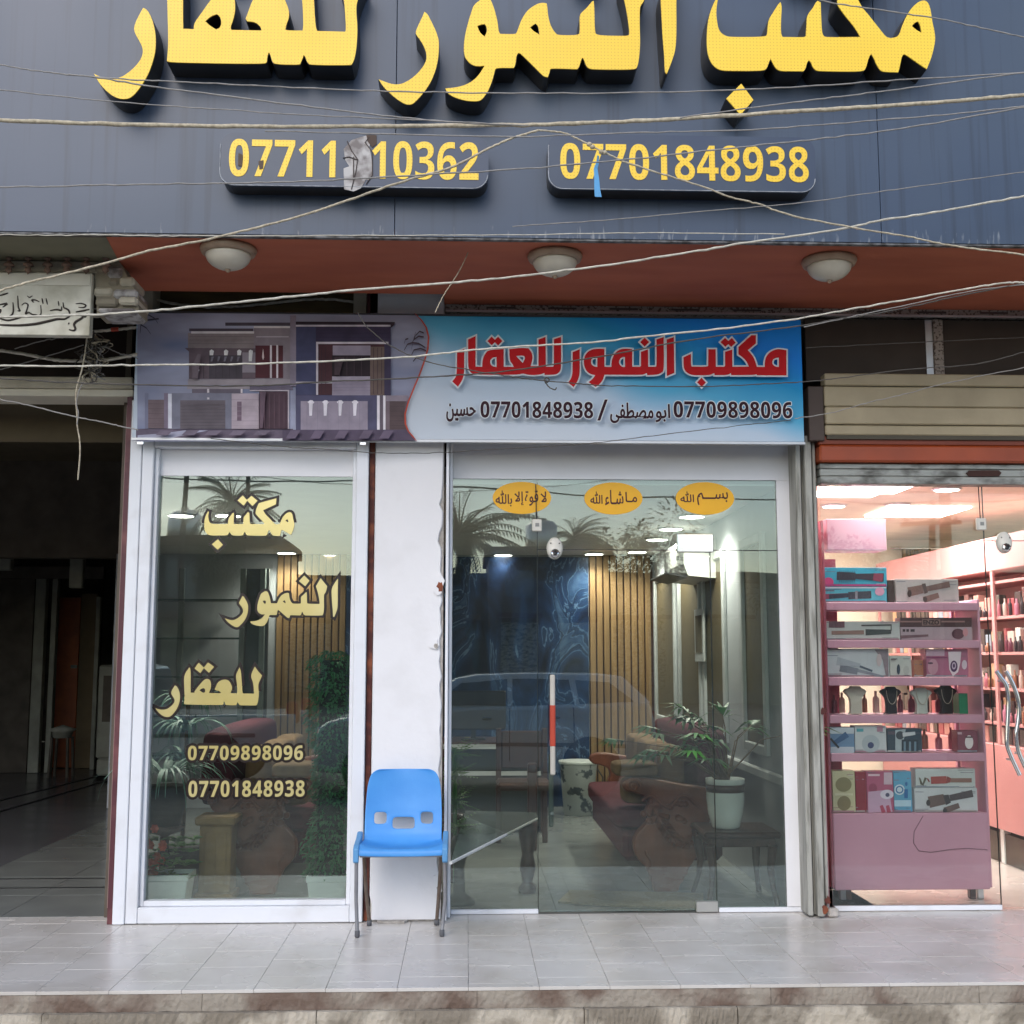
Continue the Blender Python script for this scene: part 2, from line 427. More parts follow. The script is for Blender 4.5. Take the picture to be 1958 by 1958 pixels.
# office shell
wallm = mat('office_wall_paint', srgb('b9bcc0'), .6, var=.04)
ceilm = mat('office_ceiling', (.72, .70, .66), .6, var=.04)
XL2 = -3.02                        # the room widens to the left towards the back
mb = MB(); mb.prism([(-1.90, .102), (-1.84, .102), (XL2+.06, YR-.001), (XL2-.06, YR-.001)], 2, .002, ZC); mb.build('side_wall', wallm, bld)
MB().box(XR, XR+.10, .175, YR, 0.002, ZC).build('side_wall', wallm, bld)
MB().box(XL2-.3, XR+.10, YR, YR+.12, 0.002, ZC).build('back_wall', wallm, bld)
mb = MB(); mb.prism([(-1.90, .18), (XR+.1, .18), (XR+.1, YR+.12), (XL2-.2, YR+.12)], 2, ZC+.001, ZC+.1); mb.build('office_ceiling', ceilm, bld)
offf = mat('office_floor_tile', srgb('8e918d'), .18, col2=srgb('7d817e'), scale=3)
of = thing('office_floor', None, None, (0, 2.5, 0)); struct(of)
MB().box(-4.1, XR+.1, .161, YR, -.3, -.012).build('screed', grout, of)
t1 = MB().box(-.298, .298, -.298, .298, -.011, 0, .001).build('tile', offf, of, world=False); m1 = t1.data; k = 0
for i in range(9):
    for j in range(8):
        o = t1 if k == 0 else bpy.data.objects.new('tile', m1)
        if k: COL.objects.link(o); o.parent = of
        k = 1; y0 = .163 + .6*j; 
        o.location = (XL-1.3 + .3 + .6*i, y0+.3-2.5, 0)
        o.location.x = min(o.location.x, 9)
# passage on the left: long dark hall
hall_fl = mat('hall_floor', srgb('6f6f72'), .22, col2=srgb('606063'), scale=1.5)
mb = MB(); mb.prism([(-9, .165), (-1.95, .165), (-3.1, 4.9), (-3.5, 14), (-9, 14)], 2, -.3, -.002); mb.build('hall_floor', hall_fl); struct(bpy.data.objects['hall_floor'])
inl = mat('dark_stone_inlay', (.012, .012, .013), .4)
for (a, b_) in ((1683, 1678), (1701, 1695)):
    y = PZ(100, (a+b_)/2, 0).y
    MB().box(-9, XL-.17, y-.012, y+.012, -.01, .0022).build('floor_inlay', inl); struct(bpy.data.objects[ 'floor_inlay' if 'floor_inlay.001' not in bpy.data.objects else 'floor_inlay.001'])
for (a, b_) in (((0, 1531), (215, 1477)), ((0, 1552), (215, 1490))):
    A = PZ(*a, 0); B = PZ(*b_, 0); d = (B-A).normalized(); s_ = Vector((-d.y, d.x, 0))*.02; A -= d*2; B += d*.3
    mb = MB(); mb.prism([(A+s_)[:2], (A-s_)[:2], (B-s_)[:2], (B+s_)[:2]], 2, -.01, .0026); struct(mb.build('floor_inlay', inl))
hz = P(100, 755, 0).z
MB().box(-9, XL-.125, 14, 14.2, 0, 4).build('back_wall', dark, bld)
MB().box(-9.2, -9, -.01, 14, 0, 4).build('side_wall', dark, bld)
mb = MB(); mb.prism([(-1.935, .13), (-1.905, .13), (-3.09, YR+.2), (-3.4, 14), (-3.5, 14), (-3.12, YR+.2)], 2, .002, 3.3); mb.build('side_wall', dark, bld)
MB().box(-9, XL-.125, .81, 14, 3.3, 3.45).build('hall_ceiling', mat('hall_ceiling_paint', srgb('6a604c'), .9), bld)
# hall: beam, pilaster, door, leaf, shutters
graym = mat('hall_grey_paint', srgb('9a9a8c'), .8, var=.2)
hb = 4.2
def hbox(px0, px1, Y, z0, z1, m, name, parent, dy=.1):
    a = P(px0, 1300, Y).x; b_ = P(px1, 1300, Y).x
    return MB().box(a, b_, Y, Y+dy, z0, z1, .004).build(name, m, parent)
A = PZ(70, 1478, 0).y
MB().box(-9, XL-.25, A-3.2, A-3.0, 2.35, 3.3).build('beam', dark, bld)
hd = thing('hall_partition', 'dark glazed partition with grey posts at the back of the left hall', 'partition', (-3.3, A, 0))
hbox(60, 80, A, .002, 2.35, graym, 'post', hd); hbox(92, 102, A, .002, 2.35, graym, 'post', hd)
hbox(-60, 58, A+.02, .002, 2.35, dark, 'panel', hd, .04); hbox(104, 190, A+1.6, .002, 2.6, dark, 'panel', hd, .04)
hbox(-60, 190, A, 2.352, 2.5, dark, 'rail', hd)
od = thing('orange_door', 'dull orange wooden door leaf standing at the back of the dark hall', 'door', (P(125, 1400, A+.6).x, A+.6, 0))
hbox(105, 148, A+.6, .01, 2.15, mat('orange_wood', srgb('b8602f'), .5, col2=srgb('97502a')), 'leaf', od, .05)
hbox(149, 180, A+.6, .002, 2.2, mat('olive_wall', srgb('7a6a50'), .8), 'door_jamb', od, .05)
hbox(178, 186, A+.4, .002, 2.15, graym, 'post', od, .08)
hbox(134, 146, A+.58, 1.25, 1.29, graym, 'door_hook', od, .02)
ws = thing('white_cooler', 'pale plastic cabinet against the right wall of the dark hall', 'cabinet', (P(200, 1400, A-1).x, A-1, 0))
a = P(184, 1400, A-1).x; b_ = P(225, 1400, A-1).x
MB().box(a, b_, A-1, A-.6, .25, 1.3, .02).build('body', graym, ws); MB().box(a+.06, b_-.01, A-1.01, A-.999, .66, 1.18).build('grille', dark, ws)
MB().box(a+.02, b_, A-1.02, A-.6, .06, .249, .02).build('base', graym, ws)
st = thing('bucket_on_stool', 'small stool with a pale lid beside the grey post in the dark hall', 'stool', (P(117, 1460, A-.5).x, A-.5, 0))
x = P(117, 1460, A-.5).x
MB().lathe([(.1, .45), (.12, .52), (.16, .55), (.0, .60)], (x, A-.5, 0)).build('seat', graym, st)
for dx in (-.09, .09):
    for dy in (-.09, .09): MB().tube([(x+dx*1.2, A-.5+dy*1.2, .0), (x+dx, A-.5+dy, .46)], .018).build('leg', dark, st)
for (px, py) in ((8, 1058), (145, 1092)):
    p = P(px, py, A-2); o = MB().box(p.x-.07, p.x+.07, A-2, A-1.9, p.z-.18, p.z+.17, .01).build('wall_sign', graym)
    tag(o, 'small pale plate hanging high in the dark hall, %s' % ('at the far left edge' if px < 50 else 'above the orange door'), 'plate')
    MB().tube([(p.x, A-1.95, p.z+.17), (p.x, A-1.95, 3.3)], .006, 5).build('cord', black, o)

# ---------------------------------------------------------------- fascia signboard
YP = YS
def streaks():
    m = bpy.data.materials.new('fascia_panel'); m.use_nodes = True; n = m.node_tree; b = n.nodes['Principled BSDF']; L = n.links.new
    b.inputs['Roughness'].default_value = .38
    ge = n.nodes.new('ShaderNodeNewGeometry'); sp = n.nodes.new('ShaderNodeSeparateXYZ'); L(ge.outputs['Position'], sp.inputs[0])
    mp = n.nodes.new('ShaderNodeMapping'); mp.inputs['Scale'].default_value = (26, 1, .7); L(ge.outputs['Position'], mp.inputs[0])
    n1 = n.nodes.new('ShaderNodeTexNoise'); n1.inputs['Scale'].default_value = 1; n1.inputs['Detail'].default_value = 6; L(mp.outputs[0], n1.inputs['Vector'])
    mp2 = n.nodes.new('ShaderNodeMapping'); mp2.inputs['Scale'].default_value = (1.2, 1, .8); L(ge.outputs['Position'], mp2.inputs[0])
    n2 = n.nodes.new('ShaderNodeTexNoise'); n2.inputs['Scale'].default_value = 1; n2.inputs['Detail'].default_value = 3; L(mp2.outputs[0], n2.inputs['Vector'])
    base = n.nodes.new('ShaderNodeMix'); base.data_type = 'RGBA'; base.inputs[6].default_value = (*srgb('34445e'), 1); base.inputs[7].default_value = (*srgb('455262'), 1)
    L(n2.outputs[0], base.inputs[0])
    # dark run-off streaks
    r1 = n.nodes.new('ShaderNodeMapRange'); r1.inputs[1].default_value = .54; r1.inputs[2].default_value = .74; r1.inputs[4].default_value = .6; L(n1.outputs[0], r1.inputs[0])
    dk = n.nodes.new('ShaderNodeMix'); dk.data_type = 'RGBA'; dk.inputs[7].default_value = (*srgb('2c3442'), 1); L(r1.outputs[0], dk.inputs[0]); L(base.outputs[2], dk.inputs[6])
    # lime drips that gather on the bottom lip
    mp3 = n.nodes.new('ShaderNodeMapping'); mp3.inputs['Scale'].default_value = (48, 1, 9); L(ge.outputs['Position'], mp3.inputs[0])
    n3 = n.nodes.new('ShaderNodeTexNoise'); n3.inputs['Scale'].default_value = 1; n3.inputs['Detail'].default_value = 5; L(mp3.outputs[0], n3.inputs['Vector'])
    h = n.nodes.new('ShaderNodeMapRange'); h.inputs[1].default_value = ZS-.03; h.inputs[2].default_value = ZS+.15; h.inputs[3].default_value = .14; h.inputs[4].default_value = -.2; L(sp.outputs[2], h.inputs[0])
    ad = n.nodes.new('ShaderNodeMath'); ad.operation = 'ADD'; L(n3.outputs[0], ad.inputs[0]); L(h.outputs[0], ad.inputs[1])
    xm = n.nodes.new('ShaderNodeMapRange'); xm.inputs[1].default_value = -1.3; xm.inputs[2].default_value = -.9; xm.inputs[1].default_value = -2.6; xm.inputs[2].default_value = .4; xm.inputs[3].default_value = -.12; xm.inputs[4].default_value = 0; L(sp.outputs[0], xm.inputs[0])
    ad2 = n.nodes.new('ShaderNodeMath'); ad2.operation = 'ADD'; L(ad.outputs[0], ad2.inputs[0]); L(xm.outputs[0], ad2.inputs[1])
    r3 = n.nodes.new('ShaderNodeMapRange'); r3.inputs[1].default_value = .60; r3.inputs[2].default_value = .76; r3.inputs[4].default_value = .55; L(ad2.outputs[0], r3.inputs[0])
    lm = n.nodes.new('ShaderNodeMix'); lm.data_type = 'RGBA'; lm.inputs[7].default_value = (*srgb('a9adb0'), 1); L(r3.outputs[0], lm.inputs[0]); L(dk.outputs[2], lm.inputs[6])
    L(lm.outputs[2], b.inputs['Base Color'])
    rr = n.nodes.new('ShaderNodeMapRange'); rr.inputs[3].default_value = .25; rr.inputs[4].default_value = .5; L(n2.outputs[0], rr.inputs[0]); L(rr.outputs[0], b.inputs['Roughness'])
    bp = n.nodes.new('ShaderNodeBump'); bp.inputs['Strength'].default_value = .12; bp.inputs['Distance'].default_value = .02; L(n2.outputs[0], bp.inputs['Height']); L(bp.outputs[0], b.inputs['Normal'])
    return m
fasm = streaks()
sign = thing('fascia_signboard', 'large dark blue-grey fascia board with raised yellow Arabic letters and two phone number plates', 'signboard', (0, YS, ZS))
zb = ZS + .006
seams = [-8, -5.2, -2.62, P(495, 300, YS).x*0 + -.35, 1.98, 4.5, 8]
for i in range(len(seams)-1):
    MB().box(seams[i]+.0015, seams[i+1]-.0015, YS, YS+.03, zb, 5.4, .001).build('panel', fasm, sign)
MB().box(-8, 8, YS+.002, YS+.028, zb-.012, zb-.0015, .002).build('bottom_trim', mat('trim_aluminium', srgb('77787a'), .6, .3, col2=srgb('3c3a38'), scale=18, thresh=(.4, .6)), sign)
MB().box(-8, 8, YS+.031, YS+.06, zb-.004, zb+.05).build('backing', dark, sign)
yel = mat('yellow_acrylic', srgb('f7d23e'), .38, col2=srgb('f0c630'), scale=1.2)
def dotted_yellow():
    n = yel.node_tree; L = n.links.new; b = n.nodes['Principled BSDF']
    src = b.inputs['Base Color'].links[0].from_socket
    ge = n.nodes.new('ShaderNodeNewGeometry'); sp = n.nodes.new('ShaderNodeSeparateXYZ'); L(ge.outputs['Position'], sp.inputs[0])
    def fr(s):
        m1 = n.nodes.new('ShaderNodeMath'); m1.operation = 'MULTIPLY'; m1.inputs[1].default_value = 62; L(s, m1.inputs[0])
        m2 = n.nodes.new('ShaderNodeMath'); m2.operation = 'FRACT'; L(m1.outputs[0], m2.inputs[0])
        m3 = n.nodes.new('ShaderNodeMath'); m3.operation = 'SUBTRACT'; m3.inputs[1].default_value = .5; L(m2.outputs[0], m3.inputs[0]); 
        m4 = n.nodes.new('ShaderNodeMath'); m4.operation = 'POWER'; m4.inputs[1].default_value = 2; L(m3.outputs[0], m4.inputs[0]); return m4.outputs[0]
    ad = n.nodes.new('ShaderNodeMath'); ad.operation = 'ADD'; L(fr(sp.outputs[0]), ad.inputs[0]); L(fr(sp.outputs[2]), ad.inputs[1])
    mr = n.nodes.new('ShaderNodeMapRange'); mr.inputs[1].default_value = .02; mr.inputs[2].default_value = .05; mr.inputs[3].default_value = .55; mr.inputs[4].default_value = 0; L(ad.outputs[0], mr.inputs[0])
    mx = n.nodes.new('ShaderNodeMix'); mx.data_type = 'RGBA'; mx.inputs[7].default_value = (*srgb('c08a1c'), 1); L(mr.outputs[0], mx.inputs[0]); L(src, mx.inputs[6]); L(mx.outputs[2], b.inputs['Base Color'])
dotted_yellow()
side = mat('letter_side_black', (.022, .020, .019), .35, var=.3)

# outlines of the lettering (traced in photo pixels x zoom; upper left origin)
def sc(pts, ox, oy, k): return [(ox + x/k, oy + y/k) for x, y in pts]
K = 3.864
wA = lambda p: sc(p, 1320, 0, K)
wB = lambda p: sc(p, 840, 0, K)
wC = lambda p: sc(p, 600, 0, 4.83)
wD = lambda p: sc(p, 170, 0, 3.513)
MAKTAB = [
 [wA([(190,-8),(165,40),(140,110),(125,190),(120,290),(123,370),(135,425),(155,470),(190,505),(225,520),(270,526),(540,526),(565,505),(580,460),(592,437),(605,460),(625,500),(650,522),(690,528),(835,528),(850,510),(862,462),(875,447),(890,462),(905,500),(925,522),(960,528),(1270,532),(1295,510),(1310,450),(1325,410),(1337,403),(1355,430),(1375,480),(1400,520),(1425,533),(1535,536),(1545,500),(1560,420),(1575,402),(1600,412),(1660,455),(1745,512),(1775,440),(1795,370),(1810,290),(1800,220),(1785,160),(1775,80),(1760,30),(1740,8),(1710,5),(1670,25),(1630,65),(1595,120),(1565,190),(1545,250),(1530,272),(1500,282),(1465,282),(1440,270),(1400,220),(1330,130),(1270,60),(1240,5),(1218,-43),(1462,-180),(1470,-306),(1145,-199),(1100,-80),(1084,10),(1085,35),(1110,75),(1160,140),(1210,200),(1255,275),(1000,278),(980,265),(970,230),(965,120),(962,20),(940,8),(925,20),(905,60),(860,115),(858,180),(852,270),(835,278),(680,275),(668,250),(668,160),(675,50),(665,18),(650,30),(610,95),(580,140),(570,200),(568,255),(550,275),(300,276),(260,268),(225,245),(205,210),(195,150),(190,100),(195,40),(202,-4)]),
  wA([(1635,195),(1655,170),(1680,160),(1695,180),(1708,245),(1670,225)])],
 [wA([(375,620),(465,740),(370,850),(265,730)])],
 [wA([(840,-370),(925,-263),(858,-150),(748,-263)])], [wA([(1004,-363),(1114,-256),(1023,-142),(919,-270)])]]
NUMOR = [
 [wB([(330,-14),(290,10),(255,40),(240,80),(215,160),(195,240),(183,310),(181,380),(190,425),(215,460),(250,485),(285,492),(335,487),(300,545),(260,590),(205,625),(130,648),(45,655),(60,690),(110,720),(180,742),(240,750),(300,748),(330,720),(365,665),(390,600),(405,545),(412,515),(425,503),(550,503),(562,480),(570,410),(585,392),(600,397),(650,445),(740,535),(770,565),(800,573),(810,550),(820,512),(840,507),(1020,513),(1035,490),(1048,440),(1060,428),(1072,450),(1085,490),(1110,510),(1150,515),(1440,517),(1462,500),(1475,440),(1484,330),(1480,200),(1480,60),(1490,40),(1520,-5),(1545,-127),(1420,-300),(1390,-240),(1331,-130),(1350,-60),(1380,60),(1405,230),(1400,262),(1380,268),(1180,264),(1155,250),(1148,220),(1145,50),(1140,8),(1125,15),(1090,60),(1050,95),(1035,120),(1038,200),(1035,250),(1015,262),(880,262),(860,250),(825,200),(805,130),(797,50),(793,28),(765,22),(730,28),(690,50),(650,80),(610,140),(585,205),(572,245),(555,255),(450,252),(438,235),(430,160),(410,80),(385,10),(365,-14)]),
  wB([(280,195),(300,185),(335,180),(350,200),(353,235),(335,272),(300,245)]), wB([(670,205),(710,175),(732,195),(740,258),(700,235)])],
 [wB([(1755,-288),(1750,0),(1752,250),(1745,360),(1730,420),(1700,500),(1680,548),(1665,535),(1662,420),(1650,280),(1640,100),(1633,-69),(1690,-190)])],
 [wB([(1098,-361),(1196,-252),(1117,-135),(1000,-244)])],
 [wC([(1022,112),(1000,165),(970,225),(940,295),(945,320),(975,360),(1020,430),(1042,500),(1040,560),(1010,620),(950,690),(880,745),(800,783),(720,780),(650,755),(600,735),(640,800),(700,860),(770,920),(850,968),(905,968),(950,930),(1000,875),(1050,810),(1100,720),(1140,600),(1155,480),(1155,380),(1145,340),(1120,270),(1085,200),(1050,130)])]]
AQAR = [
 [wD([(525,412),(535,300),(530,100),(522,-156),(613,-298),(634,-270),(632,100),(634,195),(705,198),(706,160),(760,85),(820,0),(870,-60),(918,-79),(960,-62),(978,-20),(985,60),(972,130),(950,185),(958,203),(1160,207),(1155,180),(1115,148),(1065,145),(1053,128),(1075,70),(1100,0),(1150,-45),(1218,-67),(1280,-50),(1315,-5),(1345,70),(1345,120),(1325,170),(1320,200),(1335,207),(1435,207),(1442,180),(1435,0),(1412,-143),(1450,-240),(1478,-295),(1500,-220),(1512,0),(1522,180),(1535,210),(1722,215),(1728,200),(1720,60),(1710,-20),(1667,-143),(1739,-314),(1790,-230),(1861,-143),(1800,10),(1795,80),(1805,180),(1800,300),(1785,400),(1765,435),(1740,440),(1490,438),(1470,425),(1455,385),(1444,370),(1433,400),(1420,432),(1400,437),(1250,433),(1232,415),(1220,370),(1209,352),(1200,375),(1195,420),(1175,432),(560,422)]),
  wD([(782,145),(820,110),(860,97),(885,115),(892,160),(880,190),(855,200),(815,175)])],
 [wD([(774,-391),(863,-295),(802,-194),(707,-283)])], [wD([(935,-397),(1035,-315),(951,-200),(863,-295)])],
 [wD([(365,55),(340,100),(315,150),(303,190),(310,225),(345,285),(365,330),(360,380),(330,430),(280,480),(215,525),(130,532),(70,515),(35,497),(70,560),(120,615),(175,655),(235,670),(290,655),(345,590),(395,510),(430,420),(450,330),(450,240),(435,160),(410,95),(385,62)])]]
YF = YS - .145
def pworld(poly, Y): return [(P(x, y, Y).x, P(x, y, Y).z) for x, y in poly]
for word in (MAKTAB, NUMOR, AQAR):
    for grp in word:
        g = [smooth_poly(pworld(p, YF)) for p in grp]
        vs, fs = contour_mesh(g, .006); mb = MB(); mb.add([(v[0], v[1]+YF, v[2]) for v in vs], fs)
        face = mb.build('raised_letter', yel, sign)
        vs, fs = contour_mesh(g, .138, .0015); mb = MB(); mb.add([(v[0], v[1]+YF+.0725, v[2]) for v in vs], fs)
        sd_ = mb.build('letter_side', side, face)

DG = lambda s: ''.join(chr(0x1D7EC + int(c)) for c in s)
# phone plates
def rrect(x0, x1, z0, z1, r, n=6):
    out = []
    for cx, cz, a0 in ((x1-r, z1-r, 0), (x0+r, z1-r, 90), (x0+r, z0+r, 180), (x1-r, z0+r, 270)):
        for i in range(n+1): a = R(a0 + 90*i/n); out.append((cx + r*math.cos(a), cz + r*math.sin(a)))
    return out
platem = mat('plate_blue_film', srgb('303d56'), .35, col2=srgb('3c4858'), scale=2.5)
crackw = mat('broken_plate_white', srgb('b9b6b4'), .7, col2=srgb('77706e'), scale=16, thresh=(.4, .6))
YN = YS - .115
for k, (x0, y0, x1, y1) in enumerate(((421, 253, 934, 362), (1047, 255, 1561, 369))):
    A = P(x0, y0, YN); B = P(x1, y1, YN)
    poly = rrect(A.x, B.x, B.z, A.z, .07)
    if k == 0:      # a piece is broken out of the left plate
        pass
    mb = MB(); mb.prism(poly, 1, YN, YN+.010); pl = mb.build('number_plate', platem, sign)
    mb = MB(); mb.prism(rrect(A.x+.002, B.x-.002, B.z+.002, A.z-.002, .068), 1, YN+.0102, YS-.001); mb.build('plate_side', side, pl)
    # bright worn rim
    rim = [Vector((p[0], YN-.001, p[1])) for p in rrect(A.x+.004, B.x-.004, B.z+.003, A.z-.004, .066, 8)][16:38]
    MB().tube(rim, .0022, 5).build('worn_rim', mat('worn_film_edge', srgb('9fa3a8'), .6, var=.4, scale=30), pl)
    if k == 0:
        put_text('digits', DG('07711'), (439, 265), (641, 340), YN-.002, yel, pl, .0)
        put_text('digits', DG('10362'), (712, 269), (915, 345), YN-.002, yel, pl, .0)
        br = [(657,285),(672,268),(690,262),(706,258),(714,262),(706,280),(710,300),(714,338),(706,345),(700,343),(690,360),(676,366),(658,362),(657,322),(668,318),(660,306)]
        flat('exposed_panel', br, YN-.0015, crackw, pl)
        flat('film_flap', [(700,258),(720,258),(720,275),(712,282),(704,272)], YN-.004, mat('torn_film', srgb('4a3a30'), .7), pl)
        for c in ([(664,270),(672,288),(684,305),(680,330),(672,362)], [(656,302),(668,300),(684,306)], [(706,262),(698,272),(712,290),(712,335),(700,352)], [(676,300),(676,345)]):
            MB().tube([P(x, y, YN-.004) for x, y in c], .0025, 5).build('crack', mat('crack_shadow', srgb('4c4340'), .8), pl)
        flat('worn_patch', [(456,292),(464,296),(463,318),(455,316)], YN-.0045, mat('worn_dark', srgb('5a4c40'), .8), pl)
        flat('worn_patch', [(494,308),(504,306),(503,322),(496,324)], YN-.0045, mat('worn_dark', srgb('5a4c40'), .8), pl)
    else:
        put_text('digits', DG('07701848938'), (1071, 273), (1547, 349), YN-.002, yel, pl, .0)
# ---------------------------------------------------------------- printed banner over the office
def pc(h, k=1.3): return tuple(min(.85, c*k) for c in srgb(h))
ban = thing('shop_banner', 'printed banner with villa picture left and red Arabic shop name on blue right', 'banner', (P(900, 843, YB).x, YB, P(900, 843, YB).z))
BA = P(262, 598, YB); BB = P(1538, 845, YB)
def banner_mat():
    m = bpy.data.materials.new('banner_print'); m.use_nodes = True; n = m.node_tree; b = n.nodes['Principled BSDF']; L = n.links.new
    b.inputs['Roughness'].default_value = .48; b.inputs['Specular IOR Level'].default_value = .25
    ge = n.nodes.new('ShaderNodeNewGeometry'); sp = n.nodes.new('ShaderNodeSeparateXYZ'); L(ge.outputs['Position'], sp.inputs[0])
    u = n.nodes.new('ShaderNodeMapRange'); u.inputs[1].default_value = P(780, 700, YB).x; u.inputs[2].default_value = BB.x; L(sp.outputs[0], u.inputs[0])
    v = n.nodes.new('ShaderNodeMapRange'); v.inputs[1].default_value = BB.z; v.inputs[2].default_value = BA.z; L(sp.outputs[2], v.inputs[0])
    nz = n.nodes.new('ShaderNodeTexNoise'); nz.inputs['Scale'].default_value = 1.3; nz.inputs['Detail'].default_value = 2; L(ge.outputs['Position'], nz.inputs['Vector'])
    # blueness grows to the right and upwards
    a1 = n.nodes.new('ShaderNodeMath'); a1.operation = 'MULTIPLY_ADD'; a1.inputs[1].default_value = .62; L(u.outputs[0], a1.inputs[0]); 
    a2 = n.nodes.new('ShaderNodeMath'); a2.operation = 'MULTIPLY_ADD'; a2.inputs[1].default_value = .75; a2.inputs[2].default_value = -.42; L(v.outputs[0], a2.inputs[0])
    L(a2.outputs[0], a1.inputs[2])
    a3 = n.nodes.new('ShaderNodeMath'); a3.operation = 'MULTIPLY_ADD'; a3.inputs[1].default_value = .5; L(nz.outputs[0], a3.inputs[0]); L(a1.outputs[0], a3.inputs[2])
    cr = n.nodes.new('ShaderNodeValToRGB'); L(a3.outputs[0], cr.inputs[0])
    e = cr.color_ramp.elements; e[0].position = .12; e[0].color = (*pc('a9b1ba', 1.5), 1); e[1].position = .98; e[1].color = (*pc('0a5fb0', 2.2), 1)
    for p, c in ((.38, '8f9dab'), (.58, '4286a4'), (.78, '13709c')):
        k = e.new(p); k.color = (*pc(c, 1.9), 1)
    # far left of the right-hand field is a paler blue grey
    L(cr.outputs[0], b.inputs['Base Color']); return m
MB().box(BA.x, BB.x, YB, YB+.03, BB.z, BA.z, .002).build('board', banner_mat(), ban)
trim = mat('banner_trim', srgb('c3c5c8'), .35, .5, var=.1)
MB().box(BA.x-.004, BB.x+.004, YB-.003, YB+.034, BB.z-.014, BB.z-.001).build('bottom_trim', trim, ban)
MB().box(BA.x-.004, BB.x+.004, YB-.003, YB+.034, BA.z+.001, BA.z+.010).build('top_trim', mat('trim_dark', srgb('3a3d44'), .5), ban)
for (px, py) in ((275, 597), (268, 847), (694, 848)):
    p = P(px, py, YB-.01); MB().box(p.x-.018, p.x+.018, YB-.012, YB-.003, p.z-.008, p.z+.008, .002).build('bracket', chrome, ban)
r7 = lambda p: sc(p, 260, 590, 6.44)
r8 = lambda p: sc(p, 540, 590, 6.44)
curve8 = [(1625,57),(1700,140),(1760,230),(1790,350),(1780,500),(1740,640),(1680,810),(1600,1000),(1540,1150),(1500,1300),(1505,1420),(1540,1510),(1600,1580),(1650,1632)]
def skymat():
    m = bpy.data.materials.new('printed_sky'); m.use_nodes = True; n = m.node_tree; b = n.nodes['Principled BSDF']; L = n.links.new
    b.inputs['Roughness'].default_value = .48; b.inputs['Specular IOR Level'].default_value = .25
    ge = n.nodes.new('ShaderNodeNewGeometry'); mp = n.nodes.new('ShaderNodeMapping'); mp.inputs['Scale'].default_value = (1.6, 1, 4.5); L(ge.outputs['Position'], mp.inputs[0])
    nz = n.nodes.new('ShaderNodeTexNoise'); nz.inputs['Scale'].default_value = 1; nz.inputs['Detail'].default_value = 3; L(mp.outputs[0], nz.inputs['Vector'])
    cr = n.nodes.new('ShaderNodeValToRGB'); L(nz.outputs[0], cr.inputs[0]); e = cr.color_ramp.elements
    e[0].position = .3; e[0].color = (*pc('66718f'), 1); e[1].position = .7; e[1].color = (*pc('a2a7bf'), 1); k = e.new(.5); k.color = (*pc('85879c'), 1)
    L(cr.outputs[0], b.inputs['Base Color']); return m
layer = [0]
def pr(shape, col, f=None, k=1.3):
    layer[0] += 1; Y = YB - .0012 - .00025*layer[0]
    if f: shape = f(shape)
    m = col if not isinstance(col, str) else mat('print_' + col, pc(col, k), .5, var=.16, scale=14, spec=.22, detail=8)
    return flat('printed_shape', shape, Y, m, ban, .0001)
def rc(x0, y0, x1, y1): return [(x0, y0), (x1, y0), (x1, y1), (x0, y1)]
pr([(262.5, 599), *r8(curve8)[:1], *r8(curve8)[1:], (262.5, 844)], skymat())
for sh, c in [(rc(0,1480,1935,1625),'5e5464'), ([(20,1560),(300,1540),(600,1500),(890,1500),(700,1540),(450,1590),(20,1600)],'9a9aad'),
  (rc(640,300,1460,495),'82787a'), (rc(1450,235,1905,1000),'80767e'), (rc(655,245,1445,279),'4a4450'), (rc(1100,172,1900,212),'4a4450'),
  (rc(680,280,1455,308),'c9c5c8'), (rc(1450,215,1900,240),'c9c5c8'), (rc(1480,340,1880,354),'a8a0a8'),
  ([(600,485),(1470,490),(1470,865),(652,865),(652,530)],'5f525a'), (rc(900,575,1310,862),'474149'), (rc(1310,540,1470,788),'857d86'),
  (rc(640,868,1900,940),'8e868c'), (rc(630,955,1400,990),'8e868c'), (rc(1400,940,1932,1005),'5f5868'),
  (rc(1470,455,1810,855),'4b232b'), (rc(1650,450,1673,855),'c4bcc2'), (rc(1728,450,1751,855),'c4bcc2'), ([(1565,490),(1578,600),(1565,635),(1552,600)],'c8b8b8'),
  (rc(440,1040,1185,1482),'70707f'), (rc(690,990,1300,1040),'5d5662'), (rc(545,1130,1100,1480),'5f585f'), (rc(395,1050,440,1476),'c6c6d0'), (rc(110,1040,150,1480),'6e6f84'),
  (rc(150,1122,345,1475),'6a5b60'), (rc(345,1040,394,1476),'75697a'), (rc(876,988,902,1036),'c4bcc2'), (rc(1290,990,1312,1040),'c4bcc2'),
  (rc(1178,1045,1512,1482),'a3969f'), (rc(1245,1145,1300,1382),'6c5a68'), (rc(1518,1020,1870,1480),'47343e'), (rc(1400,1003,1886,1016),'b0a6ae'), (rc(1870,1016,1886,1480),'b0a6ae'),
  (rc(1178,1120,1512,1126),'8e818c'), (rc(1178,1380,1512,1386),'8e818c')]:
    pr(sh, c, r7)
for x in (930, 1108, 1270): pr([(x-22,575),(x-24,520),(x,503),(x+30,522),(x+20,575)], 'e6e2e4', r7)
pr([(1388,650),(1390,520),(1410,505),(1440,520),(1425,650)], 'e0dcde', r7)
for (x, y) in ((768, 758), (890, 1107), (768, 690)): pr(rc(x-13, y-12, x+13, y+12), 'c6c0c6', r7)
